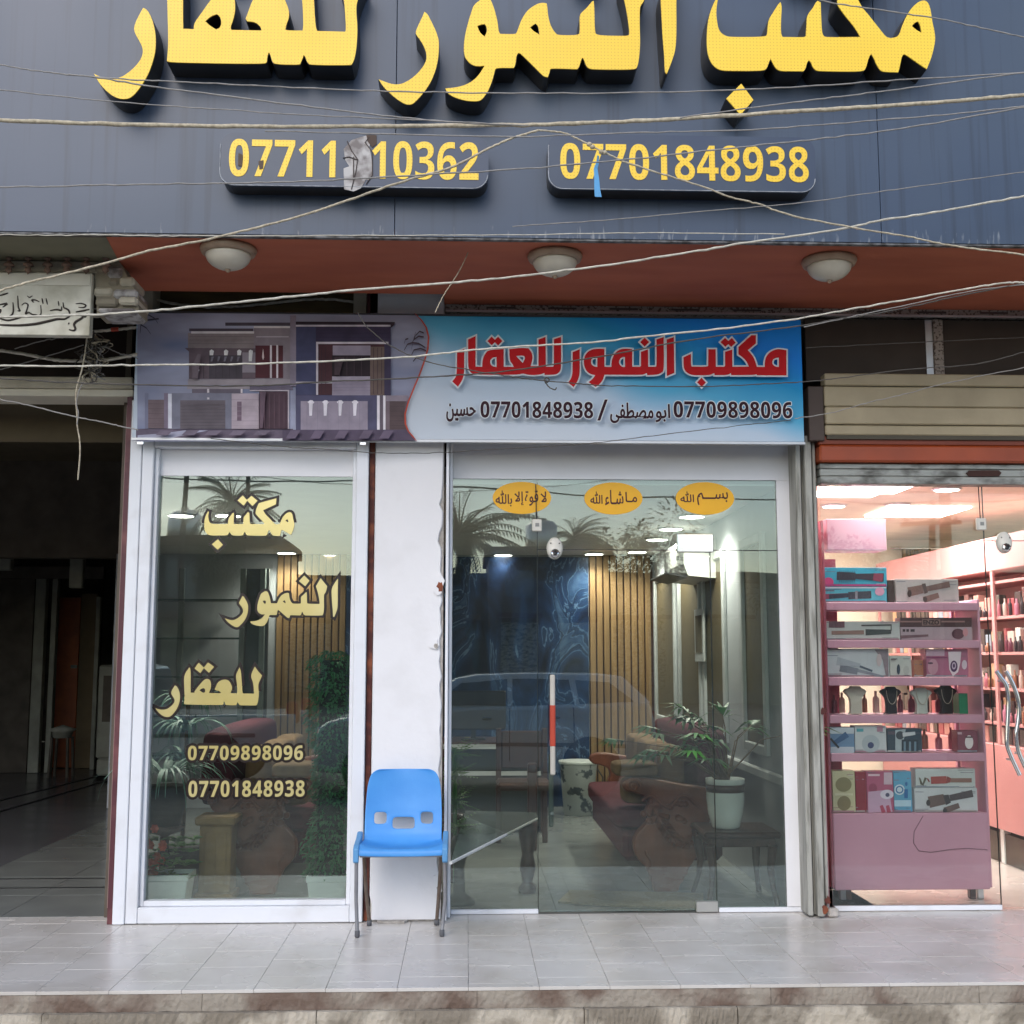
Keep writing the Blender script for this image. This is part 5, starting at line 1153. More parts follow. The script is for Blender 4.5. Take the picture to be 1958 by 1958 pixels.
# display rack with pink shelves
pink = mat('pink_laminate', srgb('dda9bd'), .4, col2=srgb('d5a0b5'), scale=3)
dpink = mat('deep_pink_laminate', srgb('a8596a'), .5)
RY = .40
rx0 = xz(1597, 1700, RY)[0]; rx1 = xz(1894, 1700, RY)[0]
rk = thing('display_rack', 'pink display rack with six shelves behind the cosmetics shop glass', 'rack', ((rx0+rx1)/2, RY, 0))
bz_ = [(1152, 1167), (1224, 1239), (1295, 1311), (1367, 1383), (1440, 1456)]
shz = []
for a, b_ in bz_:
    z1 = P(1700, a, RY).z; z0 = P(1700, b_, RY).z; shz.append(z1); MB().box(rx0, rx1, RY, RY+.02, z0, z1, .003).build('shelf_lip', pink, rk); MB().box(rx0+.002, rx1-.002, RY+.021, RY+.34, z0+.004, z1-.004).build('shelf', pink, rk)
z1 = P(1700, 1555, RY).z; z0 = P(1700, 1702, RY).z; shz.append(z1)
MB().box(rx0, rx1, RY, RY+.02, z0, z1, .004).build('front_panel', pink, rk); MB().box(rx0+.002, rx1-.002, RY+.021, RY+.34, z1-.03, z1-.002).build('shelf', pink, rk)
zr = shz[0]+.02
MB().box(rx0-.014, rx0-.001, RY+.004, RY+.34, z0+.01, P(1600, 995, RY).z, .002).build('side_board', dpink, rk); MB().box(rx1-.02, rx1-.001, RY+.341, RY+.37, z0, zr).build('rear_post', pink, rk)
MB().box(rx1+.001, rx1+.014, RY+.004, RY+.34, z0+.01, zr-.0, .002).build('side_board', pink, rk)
MB().box(rx0, rx0+.34*.5, RY+.345, RY+.36, z0, P(1600, 1060, RY).z).build('back_board', dpink, rk)
for px in (1612, 1622, 1860, 1875): 
    q = xz(px, 1720, RY+.05)[0]; MB().box(q-.018, q+.018, RY+.04, RY+.08, .002, z0-.002, .003).build('foot', steel if px in (1612, 1875) else darkwood, rk)
h0_, h1_ = P(1620, 1052, RY+.1).z, P(1620, 992, RY+.1).z
MB().box(xz(1571, 1000, RY+.1)[0]+.03, xz(1694, 1000, RY+.1)[0], RY+.1, RY+.3, h0_, h1_, .004).build('top_cabinet', pink, rk)
MB().tube([(P(1765, 1560, RY-.006).x, RY-.006, P(1765, 1560, RY).z)] + [tuple(P(x, y, RY-.006)) for x, y in ((1748, 1590), (1747, 1612), (1757, 1627), (1780, 1630), (1820, 1624), (1850, 1622), (1888, 1625))], .002, 5).build('cord_clip', mat('cord_grey', srgb('7f5a68')), rk)
# goods
def pcol(h): return mat('goods_' + h, tuple(min(.9, c*1.1) for c in srgb(h)), .35, var=.06, scale=12)
def P0Y(z, Y, px):        # photo row of height z on plane Y
    lo_, hi_ = 900, 1760
    for _ in range(24):
        m_ = (lo_+hi_)/2
        if P(px, m_, Y).z > z: lo_ = m_
        else: hi_ = m_
    return lo_
def goods(name, lab, x0, y0, x1, sh, base, pics=(), Y=.45, depth=.09, cat='box', topy=None):
    """box seen from px x0..x1, its top at y0, standing on shelf sh (or on height topy)"""
    a = P(x0, y0, Y); b_ = P(x1, y0, Y); zb_ = (shz[sh] if topy is None else topy) + .001
    t = thing(name, lab, cat, ((a.x+b_.x)/2, Y+depth/2, zb_))
    MB().box(a.x, b_.x, Y, Y+depth, zb_, a.z, .0015).build('carton', pcol(base), t)
    gr_ = random.Random(x0*7+y0); pics = list(pics); yb_ = P0Y(zb_, Y, (x0+x1)/2)
    if x1-x0 > 18 and 'band' not in lab:
        for q in range(5):      # lines of small print and corner flashes
            w_ = gr_.uniform(.12, .3)*(x1-x0); xx = gr_.choice((x0+2, x1-3-w_)); yy = y0+1.5+gr_.uniform(0, .22)*(yb_-y0) if q < 3 else yb_-1.5-gr_.uniform(0, .12)*(yb_-y0)
            pics.insert(0, (rc(xx, yy, xx+w_, yy+.9), gr_.choice(('6c6a70', '8a5a6a', '55606e', 'd8d4d0'))))
        pics.insert(0, (rc(x0+.6, yb_-3.2, x1-.6, yb_-.6), gr_.choice(('8f9aa2', 'a87f8c', 'b9b4b0'))))
    for i, (shape, c) in enumerate(pics):
        flat('printed_picture', shape, Y-.0008-.0005*i, pcol(c), t, .0002)
    return t, a.z
def ell(cx, cy, rx, ry, n=20): return [(cx+rx*math.cos(2*math.pi*k/n), cy+ry*math.sin(2*math.pi*k/n)) for k in range(n)]
def bar(x0, y0, x1, y1, w0, w1=None):
    w1 = w1 or w0; d = math.hypot(x1-x0, y1-y0); nx, ny = -(y1-y0)/d, (x1-x0)/d
    return [(x0+nx*w0, y0+ny*w0), (x1+nx*w1, y1+ny*w1), (x1-nx*w1, y1-ny*w1), (x0-nx*w0, y0-ny*w0)]
t, zlow = goods('hair_brush_box', 'lower turquoise hot brush carton with pink heart, on the top shelf', 1574, 1122, 1695, 0, '5cb9cc', [(bar(1577,1141,1620,1138,5,4),'8f3f5c'),(bar(1585,1141,1625,1138,4.5,4),'343645'),(bar(1622,1139,1666,1137,7,7),'40404c'),(bar(1635,1138,1640,1138,8,8),'8a8a92'),(rc(1575,1122.6,1695,1125),'cfe0ea'),(ell(1682,1131,9,8),'d79fb8')])
goods('hair_brush_box', 'upper turquoise hot brush carton with dark brush picture, topmost on the top shelf', 1574, 1085, 1695, 0, '3fa8c4', [(bar(1600,1101,1636,1102,8,7),'3a3946'),(bar(1636,1102,1690,1104,5,8),'3a3440'),(bar(1670,1103,1688,1105,7,8),'8a3f55'),(ell(1584,1113,10,9),'c4447c'),(rc(1574,1117,1695,1121),'a8447c')] + [(rc(x,1092,x+1,1114),'4a4452') for x in range(1605,1636,4)], topy=zlow)
goods('brown_bottle_box', 'narrow dark brown carton between the turquoise boxes and the curler box', 1697, 1109, 1709, 0, '3a2620')
goods('curler_box', 'pale grey rotating hair curler carton on the top shelf', 1712, 1107, 1832, 0, 'b9b3b0', [(bar(1737,1132,1765,1126,9,8),'7d6058'),(bar(1765,1126,1772,1124,10,9),'574440'),(bar(1772,1126,1816,1117,5,6),'6f5650'),(bar(1766,1147,1795,1138,6,5),'7d6058'),(ell(1739,1135,4,7),'3f302c'),(ell(1769,1146,4,5),'3f302c')])
goods('curling_wand_box', 'mint white curling wand carton on the second shelf', 1578, 1188, 1720, 1, 'bfc7c2', [(bar(1590,1210,1652,1209,3.5,4),'8e7266'),(bar(1655,1209,1704,1208,6,4),'38403e'),(bar(1647,1196,1705,1195,1.5,1.5),'4c4c48'),(rc(1703,1195,1705,1207),'4c4c48'),(rc(1585,1188,1615,1200),'6a4c56')])
t, _ = goods('straightener_box', 'long carton with dark band reading ENZO on the second shelf', 1721, 1181, 1858, 1, 'b3a0a6', [(rc(1721,1181,1858,1199),'4a2e30'),(rc(1721,1187,1762,1190),'94706a'),(rc(1800,1187,1845,1190),'94706a'),(rc(1763,1184,1798,1196),'8d6f66'),(rc(1726,1203,1731,1208),'3f2c34'),(rc(1733,1203,1738,1208),'3f2c34'),(rc(1741,1203,1749,1208),'3f2c34'),(bar(1722,1218,1775,1215,3,2),'75585e'),(ell(1832,1212,12,10),'5c3440'),(ell(1846,1209,5,8),'c98f94')])
put_text('printed_text', 'ENZO', (1765, 1185.5), (1796, 1194.5), .4465, pcol('3a2226'), t, .05, .0002)
goods('flat_brush_box', 'white paddle brush carton with grey-blue brush picture on the third shelf', 1580, 1240, 1699, 2, 'c4cdcf', [(bar(1606,1277,1640,1284,7,6),'7f8790'),(bar(1640,1282,1690,1294,3,2),'8d949c'),(bar(1600,1264,1645,1272,8,3),'a9b4ba'),(bar(1644,1274,1668,1283,2,2),'55606e'),([(1672,1242),(1698,1242),(1699,1293),(1694,1293),(1688,1262)],'8c7f84'),(ell(1681,1262,5,12),'c9bcbb')])
goods('razor_box', 'small white epilator carton on the third shelf', 1701, 1254, 1742, 2, 'c8cdc4', [(ell(1718,1280,3.2,10),'2f3c4c'),(rc(1704,1259,1716,1261),'6a6a66'),(rc(1704,1263,1712,1264),'8a8a86'),(ell(1733,1282,6,9),'b8bcb4')])
goods('brown_box', 'plain brown carton at the back of the third shelf', 1747, 1262, 1766, 2, 'b07a5a', (), .50)
goods('trimmer_box', 'magenta carton with white and purple epilator picture on the third shelf', 1770, 1241, 1850, 2, 'b06a86', [(rc(1771,1241,1806,1254),'c9a8b8'),(ell(1784,1275,10,15),'c796a4'),(ell(1779,1268,5,2),'5c3a50'),([(1813,1246),(1838,1246),(1836,1268),(1832,1285),(1822,1293),(1815,1280)],'e4d6dc'),(ell(1824,1274,7,11),'4c2c58'),(ell(1824,1273,4,7),'c8b4c8'),(ell(1824,1273,2,4),'4c2c58'),(ell(1844,1271,5,9),'d9c9d2'),(rc(1771,1256,1812,1258),'8c3c68')])
def bust(lab, px, y0, w, col, Y=.5, chain=None, lean=0):
    c = P(px, 1366, Y); zb_ = shz[3]+.001; top = P(px, y0, Y).z; h = top-zb_; s = w/330
    t = thing('necklace_bust', lab, 'display bust', (c.x, Y, zb_), 0, 'necklace busts on the fourth shelf')
    prof = [(-.28,.0),(.28,.0),(.26,.35),(.30,.62),(.52,.80),(.40,.90),(.24,.93),(.24,1.0),(-.24,1.0),(-.24,.93),(-.44,.90),(-.55,.80),(-.30,.62),(-.24,.35)]
    poly = smooth_poly([(c.x + x*s*.9 + lean*z*h*.3, zb_+z*h) for x, z in prof], 2, 70)
    mb = MB(); mb.prism(poly, 1, Y, Y+.035); mb.build('bust', mat('velvet_'+col, srgb(col), .8, var=.06), t, bevel=.01)
    MB().lathe([(0,0),(.04,0),(.04,.006),(0,.006)], (c.x, Y+.03, zb_), 16).build('base', mat('velvet_'+col, srgb(col)), t)
    if chain:
        pts = [(c.x + lean*h*.2 + .26*s*.9*math.cos(a), Y-.006, zb_ + h*.86 + h*.5*math.sin(a)*(1 if math.sin(a) < 0 else .1)) for a in [math.pi + math.pi*k/16 for k in range(17)]]
        MB().tube(pts, .0022, 5).build('necklace', mat('gold_chain', srgb(chain), .3, .9), t)
bust('white necklace bust at the left end of the fourth shelf', 1638, 1312, 48, 'c8c9b8')
bust('black necklace bust, left of the two black ones', 1706, 1313, 44, '26262a', chain='b9b0a0')
bust('white necklace bust between the two black busts', 1764, 1315, 46, 'bfcabf', chain='a8a08c')
bust('black necklace bust draped with gold chains beside the green box', 1812, 1311, 46, '1f1f20', chain='b8924c')
goods('green_box', 'small green carton at the right end of the fourth shelf', 1833, 1326, 1850, 3, '1f7a52', (), .5)
goods('wand_box', 'blue and white hair tool carton at the left end of the fifth shelf', 1587, 1391, 1633, 4, '6a8fb0', [(rc(1587,1391,1633,1403),'c3d2d8'),(bar(1594,1422,1620,1404,4,6),'2f5a84'),(rc(1588,1428,1633,1440),'c0ccd4'),(bar(1588,1412,1604,1430,2,2),'20242c')])
goods('mirror_box', 'large white carton with pale circle and blue dot on the fifth shelf', 1634, 1388, 1694, 4, 'c6d0cf', [(ell(1665,1422,17,17),'aebcbf'),(ell(1665,1425,6,6),'34406a'),(rc(1638,1393,1651,1399),'4fa0a8'),(rc(1677,1389,1688,1399),'b48494')])
goods('clipper_set_box', 'dark teal hair clipper carton on the fifth shelf', 1696, 1393, 1762, 4, '2c4250', [([(1712,1396),(1732,1394),(1724,1438),(1712,1438)],'a9b8bb'),(ell(1721,1406,8,8),'38444c'),(bar(1726,1405,1750,1402,4,3),'cdd6d8'),(rc(1724,1414,1756,1436),'20303c'),(rc(1728,1418,1732,1436),'6a8694'),(rc(1738,1418,1742,1436),'6a8694'),(rc(1748,1418,1752,1436),'6a8694')])
goods('epilator_box', 'maroon carton with white razor picture at the right end of the fifth shelf', 1830, 1397, 1869, 4, '7a3a4c', [(ell(1853,1419,8,13),'e6e2e0'),(rc(1846,1408,1860,1411),'4a3038'),(rc(1831,1400,1839,1404),'c9a8ae')])
goods('compact_mirror_box', 'cream carton with two round olive mirrors on the bottom shelf', 1591, 1474, 1634, 5, 'c5c49c', [(ell(1613,1500,15.5,14),'84805a'),(ell(1614,1536,13,14),'837c58'),(rc(1597,1517,1631,1521),'d8d8b8')])
goods('red_box', 'dark red carton side between the cream box and the pink box', 1635, 1476, 1655, 5, '8c2c3a', ())
goods('pink_set_box', 'pink grooming set carton with white devices on the bottom shelf', 1656, 1475, 1707, 5, 'b05a78', [(ell(1669,1507,8,9),'94405c'),([(1660,1514),(1700,1510),(1706,1552),(1660,1554)],'c8a8c0'),(ell(1696,1519,13,9),'dcd8e4'),(ell(1697,1520,4,4),'4c4c6a'),(rc(1690,1477,1706,1500),'d0b8c4'),(rc(1660,1480,1682,1484),'e0c4cc'),(bar(1685,1540,1690,1554,3,4),'b04860'),(bar(1697,1540,1700,1554,3,4),'b04860')])
goods('blue_set_box', 'light blue grooming set carton on the bottom shelf', 1708, 1475, 1742, 5, '5fa8c8', [(ell(1720,1510,10,10),'cfe4ee'),(ell(1720,1510,7.5,7.5),'3f7fae'),(ell(1720,1510,5,5),'cfe4ee'),(rc(1729,1509,1736,1526),'2f6fa8'),(ell(1733,1499,2.5,4),'2f6fa8'),(rc(1710,1530,1742,1542),'b8dcea')])
t, zl2 = goods('big_curler_box', 'white carton with brown rotating curler, lowest at the right of the bottom shelf', 1748, 1507, 1868, 5, 'c9d2d2', [(bar(1776,1534,1806,1528,11,10),'66564f'),(bar(1806,1530,1816,1527,10,8),'3c3a3c'),(bar(1816,1526,1860,1517,6,7),'4c4648'),(bar(1806,1550,1834,1540,6,5),'66564f'),(ell(1775,1535,4,6),'2c2a2c'),(ell(1807,1550,4,5),'2c2a2c')])
goods('red_wand_box', 'white carton with red and brown wand, stacked on the big curler box', 1750, 1470, 1864, 5, 'c5d0cc', [(bar(1780,1492,1810,1491,7,7),'a34c44'),(bar(1810,1491,1818,1492,7,4),'8a4038'),(bar(1818,1492,1858,1492,4,4),'8a6a5c'),([(1757,1486),(1760,1488),(1764,1498),(1768,1486),(1772,1488),(1766,1502),(1760,1500)],'5c5c4c'),([(1771,1487),(1775,1489),(1778,1494),(1776,1496)],'8a4038')], topy=zl2)
# shelving unit along the right wall, crowded with small cartons
WX = 3.58
su = thing('wall_shelving', 'coral pink wall shelving full of small cosmetics along the right wall', 'shelving', (WX, 2.0, 0))
coral = mat('coral_laminate', srgb('cf938f'), .45, col2=srgb('c48884'), scale=3)
MB().box(WX, WX+.4, .75, 3.8, .24, .80, .004).build('base_cabinet', coral, su)
MB().box(WX+.3, WX+.34, .75, 3.8, .801, 2.2).build('back_board', coral, su)
for z in (.95, 1.18, 1.42, 1.66, 1.90): MB().box(WX+.02, WX+.299, .75, 3.8, z-.02, z, .002).build('shelf', coral, su)
for y in (.75, 1.5, 2.3, 3.1, 3.78): MB().box(WX+.005, WX+.02, y-.02, y+.02, .801, 2.2).build('divider', coral, su)
MB().box(WX-.0, WX+.3, .75, 3.8, 1.97, 2.2, .004).build('header_board', coral, su)
for y in (1.0, 1.6, 2.4, 3.2): MB().box(WX+.05, WX+.1, y, y+.05, .002, .239).build('foot', ivory, su)
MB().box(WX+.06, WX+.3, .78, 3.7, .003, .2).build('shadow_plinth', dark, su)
rr = random.Random(21); cols = ['c8b0a4', '3a2c2c', 'b9887c', 'd8d0c4', '6a4440', '8c9aa4', 'a04c50', '4c4038', 'c9a078']
cm = MB().box(-.5, .5, -.5, .5, 0, 1, .03); c0 = cm.build('cosmetic_box', pcol('c8b0a4'), None, world=False); first = True
variants = {}; CN = dict(zip(cols, ('pale pink', 'near-black', 'dusty rose', 'cream white', 'brown', 'blue-grey', 'red', 'dark brown', 'tan'))); SN = {.803: 'on the cabinet top', .952: 'on the lowest shelf', 1.182: 'on the second shelf', 1.422: 'on the third shelf', 1.662: 'on the fourth shelf'}
for c in cols:
    me = c0.data.copy(); me.materials.clear(); me.materials.append(pcol(c)); variants[c] = me
for z in (.803, .952, 1.182, 1.422, 1.662):
    y = .82
    while y < 3.6:
        w = rr.uniform(.04, .10); h = rr.uniform(.08, .19); c = rr.choice(cols + ['3a2c2c', '6a4440', '4c4038', '3a2c2c'])
        if z < .81: h = min(h, .11)
        o = c0 if first else bpy.data.objects.new('cosmetic_box', variants[c]); 
        if not first: COL.objects.link(o)
        first = False
        d_ = rr.uniform(.04, .08); o.location = (WX+.03+d_/2+.03, y+w/2, z); o.scale = (d_, w, h); o.data = variants[c]
        tag(o, 'small %s cosmetics carton standing %s of the coral wall shelving' % (CN[c], SN[z]), 'box', 'small cartons on the coral wall shelves'); y += w + rr.uniform(.005, .03)
# second row, half hidden behind the boxes on the rack
r5 = random.Random(55); bk = MB(); bk.lathe([(0,0),(.5,0),(.5,.62),(.42,.70),(.2,.76),(.2,1.0),(0,1.0)], (0, 0, 0), 12); b0_ = bk.build('bottle', pcol('6a4440'), None, world=False); bfirst = True
bcols = ['6a3040', '3a2c2c', 'b9788a', 'a9656f', '8c5a40', 'c8b0a4', '2f2428']
bms = {}
for c in bcols: me = b0_.data.copy(); me.materials.clear(); me.materials.append(pcol(c)); bms[c] = me
BN = dict(zip(bcols, ('wine red', 'black', 'pink', 'rose', 'brown', 'cream', 'near-black')))
for k, z in enumerate(shz):
    x = rx0 + .03
    while x < rx1 - .05:
        w = r5.uniform(.028, .05); c = r5.choice(bcols)
        o = b0_ if bfirst else bpy.data.objects.new('bottle', bms[c])
        if not bfirst: COL.objects.link(o)
        bfirst = False; o.data = bms[c]; o.location = (x, RY+.27, z+.001); h = r5.uniform(.08, .13) if k < 5 else r5.uniform(.14, .2); o.scale = (w, w, h)
        tag(o, 'small %s bottle in the second row of the pink rack, %s' % (BN[c], ('top shelf', 'second shelf', 'third shelf', 'fourth shelf', 'fifth shelf', 'bottom shelf')[k]), 'bottle', 'bottles in the second row of the pink rack'); x += w + r5.uniform(.01, .05)
for z in (.952, 1.182, 1.422, 1.662):
    y = .84
    while y < 2.4:
        w = r5.uniform(.025, .04); c = r5.choice(bcols); o = bpy.data.objects.new('bottle', bms[c]); COL.objects.link(o)
        o.location = (WX+.028, y, z); o.scale = (w*.9, w, r5.uniform(.06, .12)); y += r5.uniform(.05, .12)
        tag(o, 'small %s bottle standing forward on the coral shelves, %s' % (BN[c], SN[z][3:].replace(' of', '')), 'bottle', 'bottles on the coral wall shelves')
# rear curtain and mirror
cu = thing('rear_curtain', 'golden brown curtain hanging in front of the cream rear wall', 'curtain', (P(1755, 1080, SY-.1).x, SY-.1, .4))
m_ = MB(); xa, xb = P(1728, 1100, SY-.1).x, P(1785, 1100, SY-.1).x; zt6 = P(1750, 1050, SY-.1).z; vs = []
for i in range(41):
    x = xa+(xb-xa)*i/40; vs += [(x, SY-.08+.03*math.sin(i*1.3), .5), (x, SY-.08+.025*math.sin(i*1.3), zt6)]
m_.add(vs, [(2*i, 2*i+2, 2*i+3, 2*i+1) for i in range(40)], True); m_.build('cloth', mat('gold_cloth', srgb('8c6a34'), .8, var=.2), cu)
MB().tube([(xa-.1, SY-.08, zt6+.01), (xb+.1, SY-.08, zt6+.01)], .012).build('rail', chrome, cu)
# ================================================================ soffit lamps
lampg = mat('frosted_glass', srgb('c9c2b2'), .35, var=.12, scale=7); lampr = mat('lamp_ring_bronze', srgb('8a725e'), .5, col2=srgb('a38d78'), scale=15)
for (px, py, lab) in ((437, 474, 'frosted soffit dome lamp over the display window, leftmost of three'), (1061, 487, 'frosted soffit dome lamp over the glass door, middle of three'), (1585, 496, 'frosted soffit dome lamp near the shutter guide, rightmost of three')):
    p = PZ(px, py, ZS); t = thing('soffit_lamp', lab, 'lamp', (p.x, p.y, ZS-.11), 0, 'dome lamps under the soffit')
    MB().lathe([(.0,-.001),(.132,-.001),(.136,-.012),(.128,-.03),(.118,-.036),(0,-.036)], (p.x, p.y, ZS), 32).build('ring', lampr, t)
    prof = [(0,-.0365),(.108,-.0365)] + [(.108*math.cos(a), -.037-.072*math.sin(a)) for a in [R(5+85*k/10) for k in range(11)]]
    MB().lathe(prof, (p.x, p.y, ZS), 32).build('dome', lampg, t)
    MB().lathe([(0,-.108),(.012,-.108),(.014,-.114),(.006,-.122),(0,-.124)], (p.x, p.y, ZS), 12).build('finial', lampr, t)

# ================================================================ blue plastic chair
blue = mat('blue_plastic', srgb('4f9ce0'), .45, col2=srgb('3f8dd6'), scale=5, detail=10, bump=.05, bscale=120)
cc = P(766, 1790, -.43); CX = P(766, 1640, -.43).x
chair = thing('plastic_chair', 'blue plastic shell chair with grey metal legs in front of the white pillar', 'chair', (CX, -.28, 0))
# side profile (y, z) from the top of the back to the front lip, with half widths
prof = [(-.115,.800,.125),(-.117,.795,.150),(-.120,.78,.172),(-.125,.745,.186),(-.13,.70,.193),(-.14,.64,.197),(-.15,.595,.199),(-.152,.582,.1995),(-.158,.555,.200),(-.166,.525,.200),(-.172,.50,.200),(-.182,.475,.200),(-.20,.452,.200),(-.225,.436,.202),(-.26,.430,.205),(-.31,.430,.207),(-.36,.434,.209),(-.40,.437,.210),(-.425,.434,.210),(-.437,.425,.210),(-.440,.412,.210),(-.440,.400,.209)]
cols_ = [-1,-.93,-.84,-.76,-.62,-.45,-.28,-.12,0,.12,.28,.45,.62,.76,.84,.93,1]
vs = []; 
for j, (y, z, w) in enumerate(prof):
    for c in cols_:
        cur = .028*(c*c) if j < 13 else 0
        cz = 0 if j < 13 else (.018*(c**4) - .008*(1-c*c))*(1 if j < 18 else .2)
        vs.append((CX + c*w, y - cur + .0, z + cz))
fs = []; nc = len(cols_)
for j in range(len(prof)-1):
    for i in range(nc-1):
        c0_, c1_ = cols_[i], cols_[i+1]
        hole = (j in (8, 9) and c0_ >= -.29 and c1_ <= .29) or (j in (7, 8) and ((c0_ >= -.77 and c1_ <= -.44) or (c0_ >= .44 and c1_ <= .77)))
        if not hole: fs.append((j*nc+i, j*nc+i+1, (j+1)*nc+i+1, (j+1)*nc+i))
m_ = MB(); m_.add(vs, fs, True); sh_ = m_.build('seat_shell', blue, chair)
so_ = sh_.modifiers.new('thick', 'SOLIDIFY'); so_.thickness = .006; so_.offset = 0
sb_ = sh_.modifiers.new('sub', 'SUBSURF'); sb_.levels = 2; sb_.render_levels = 2
for s_ in (-1, 1):
    MB().prism([(-.20,.452),(-.19,.47),(-.20,.49),(-.22,.492),(-.30,.47),(-.42,.455),(-.45,.44),(-.452,.375),(-.43,.365),(-.41,.40),(-.25,.405)], 0, CX+s_*.207, CX+s_*.235).build('side_skirt', mat('blue_plastic_side', srgb('5c97c8'), .5, var=.06), chair, bevel=.006)
legm = mat('grey_tube', srgb('9a9a9e'), .35, .7, var=.15, scale=12)
fz0 = PZ(683, 1793, 0); fz1 = PZ(845, 1791, 0)
for (s_, fx_) in ((-1, fz0), (1, fz1)):
    MB().tube([(CX+s_*.219, -.43, .40), (CX+s_*.222, fx_.y+.01, .18), (fx_.x, fx_.y, .022)], .0095, 10).build('leg', legm, chair)
    MB().tube([(CX+s_*.20, -.24, .41), (CX+s_*.188, -.20, .2), (CX+s_*.175, -.12, .022)], .0095, 10).build('leg', mat('rusty_tube', srgb('7b6f66'), .6, .3, col2=srgb('5e4a3c'), scale=14), chair)
    MB().lathe([(0,0),(.010,0),(.013,.006),(.013,.03),(.0105,.034),(0,.034)], (fx_.x, fx_.y, .001), 12).build('foot_cap', mat('foot_grey', srgb('55565a')), chair)
    MB().lathe([(0,0),(.013,0),(.013,.03),(0,.03)], (CX+s_*.175, -.12, .001), 12).build('foot_cap', mat('foot_grey', srgb('55565a')), chair)
MB().tube([(CX-.205, -.25, .405), (CX+.205, -.25, .405)], .008).build('cross_tube', legm, chair); MB().tube([(CX-.205, -.40, .398), (CX+.205, -.40, .398)], .008).build('cross_tube', legm, chair)

# ================================================================ left neighbour: lintel, boards, calligraphy sign, spikes
oldw = mat('old_cream_render', srgb('cbc4b2'), .8, col2=srgb('aaa28f'), scale=6, bump=.3)
lz0, lz1, lz2 = P(100, 757, -.03).z, P(100, 742, -.05).z, P(100, 720, -.05).z
le = P(246, 740, -.03).x
ln_ = thing('neighbour_lintel', 'cream lintel over the dark open hall at the far left', 'lintel', ((le-8)/2, 0, lz0))
MB().box(-8, wx0-.004, -.03, .2, lz0, lz1, .003).build('lower_course', mat('cream_frame', srgb('d8d2c0'), .6, var=.06), ln_); MB().box(-8, wx0-.004, -.05, .2, lz1+.002, lz2, .004).build('upper_course', oldw, ln_)
gp = mat('gap_brown', srgb('2b211c'), .9, var=.3)
MB().box(-8, XA+.02, .30, .33, lz2, ZR-.001).build('rear_board', gp, bld)
lb = thing('neighbour_hall_head', 'olive brown board below the lintel inside the dark hall', 'board', (-4, .3, 2.1))
zq = P(100, 845, .5).z; MB().box(-8, -1.96, .5, .53, zq, lz0+.1).build('board', mat('olive_board', srgb('5a4f3a'), .8), lb)
cs = thing('calligraphy_sign', 'white sign with black flowing Arabic calligraphy at the left edge, under pointed trim', 'sign', (P(60, 640, YN_).x, YN_, P(60, 640, YN_).z))
YQ = YN_ - .02
a = P(-260, 640, YQ); b_ = P(176, 521, YQ)
signw = mat('sign_white_faded', srgb('d8d5c6'), .7, col2=srgb('9f9a86'), scale=5, thresh=(.45, .7), detail=12)
MB().box(a.x, b_.x, YQ, YQ+.05, P(100, 641, YQ).z, P(100, 521, YQ).z, .003).build('panel', signw, cs)
MB().box(a.x, b_.x-.006, YQ-.006, YQ-.0005, P(100, 546, YQ).z, P(100, 523, YQ).z, .002).build('top_band', mat('sign_band', srgb('d6d2c4'), .6), cs)
ink = mat('calligraphy_ink', srgb('2b2018'), .6)
z5 = lambda p: sc(p, 0, 480, 3.864)
strokes = [([(-40,470),(0,500),(60,515),(120,500),(160,490)],7), ([(-60,540),(40,548),(150,550),(260,540),(350,520),(430,500),(480,505),(515,480)],10), ([(-10,330),(30,320),(60,310)],6), ([(-20,400),(30,390),(60,385),(20,415)],7),
  ([(95,380),(100,440),(90,470),(70,480)],7), ([(130,330),(135,420),(150,445),(130,440)],6), ([(160,400),(185,380),(210,395),(200,430),(185,470),(210,450),(240,470),(265,470),(290,480),(305,460),(300,400)],6), ([(250,380),(230,360),(260,360),(290,375)],6),
  ([(310,350),(318,390)],5), ([(340,350),(350,395)],5), ([(350,490),(370,470)],4), ([(370,440),(420,430),(455,440),(455,410)],7), ([(430,370),(435,405)],5), ([(465,380),(470,420),(490,425),(510,440),(520,480),(500,495)],7),
  ([(560,390),(600,385),(640,400),(620,420),(580,415)],6), ([(560,450),(620,440),(660,430)],7), ([(570,470),(620,480),(600,500),(560,520),(545,545),(560,575),(545,590),(510,580)],9), ([(505,533),(512,536)],9), ([(640,462),(646,466)],6), ([(600,470),(630,490),(640,470)],6), ([(-30,440),(10,430),(0,460)],6), ([(200,330),(215,345),(240,330)],4)]
for pts, w in strokes:
    m_ = MB(); pw = [P(x, y, YQ-.0015) for x, y in z5(pts)]
    sm = []
    for i in range(len(pw)-1):
        for k in range(4): sm.append(pw[i].lerp(pw[i+1], k/4))
    sm.append(pw[-1])
    for _ in range(2): sm = [sm[0]] + [(sm[i-1]+sm[i]*2+sm[i+1])/4 for i in range(1, len(sm)-1)] + [sm[-1]]
    n_ = len(sm); m_.tube(sm, [w/3.864*.0024*.95*(.55+.6*math.sin(math.pi*min(1, (i+.6)/n_))) for i in range(n_)], 6); o = m_.build('stroke', ink, cs)
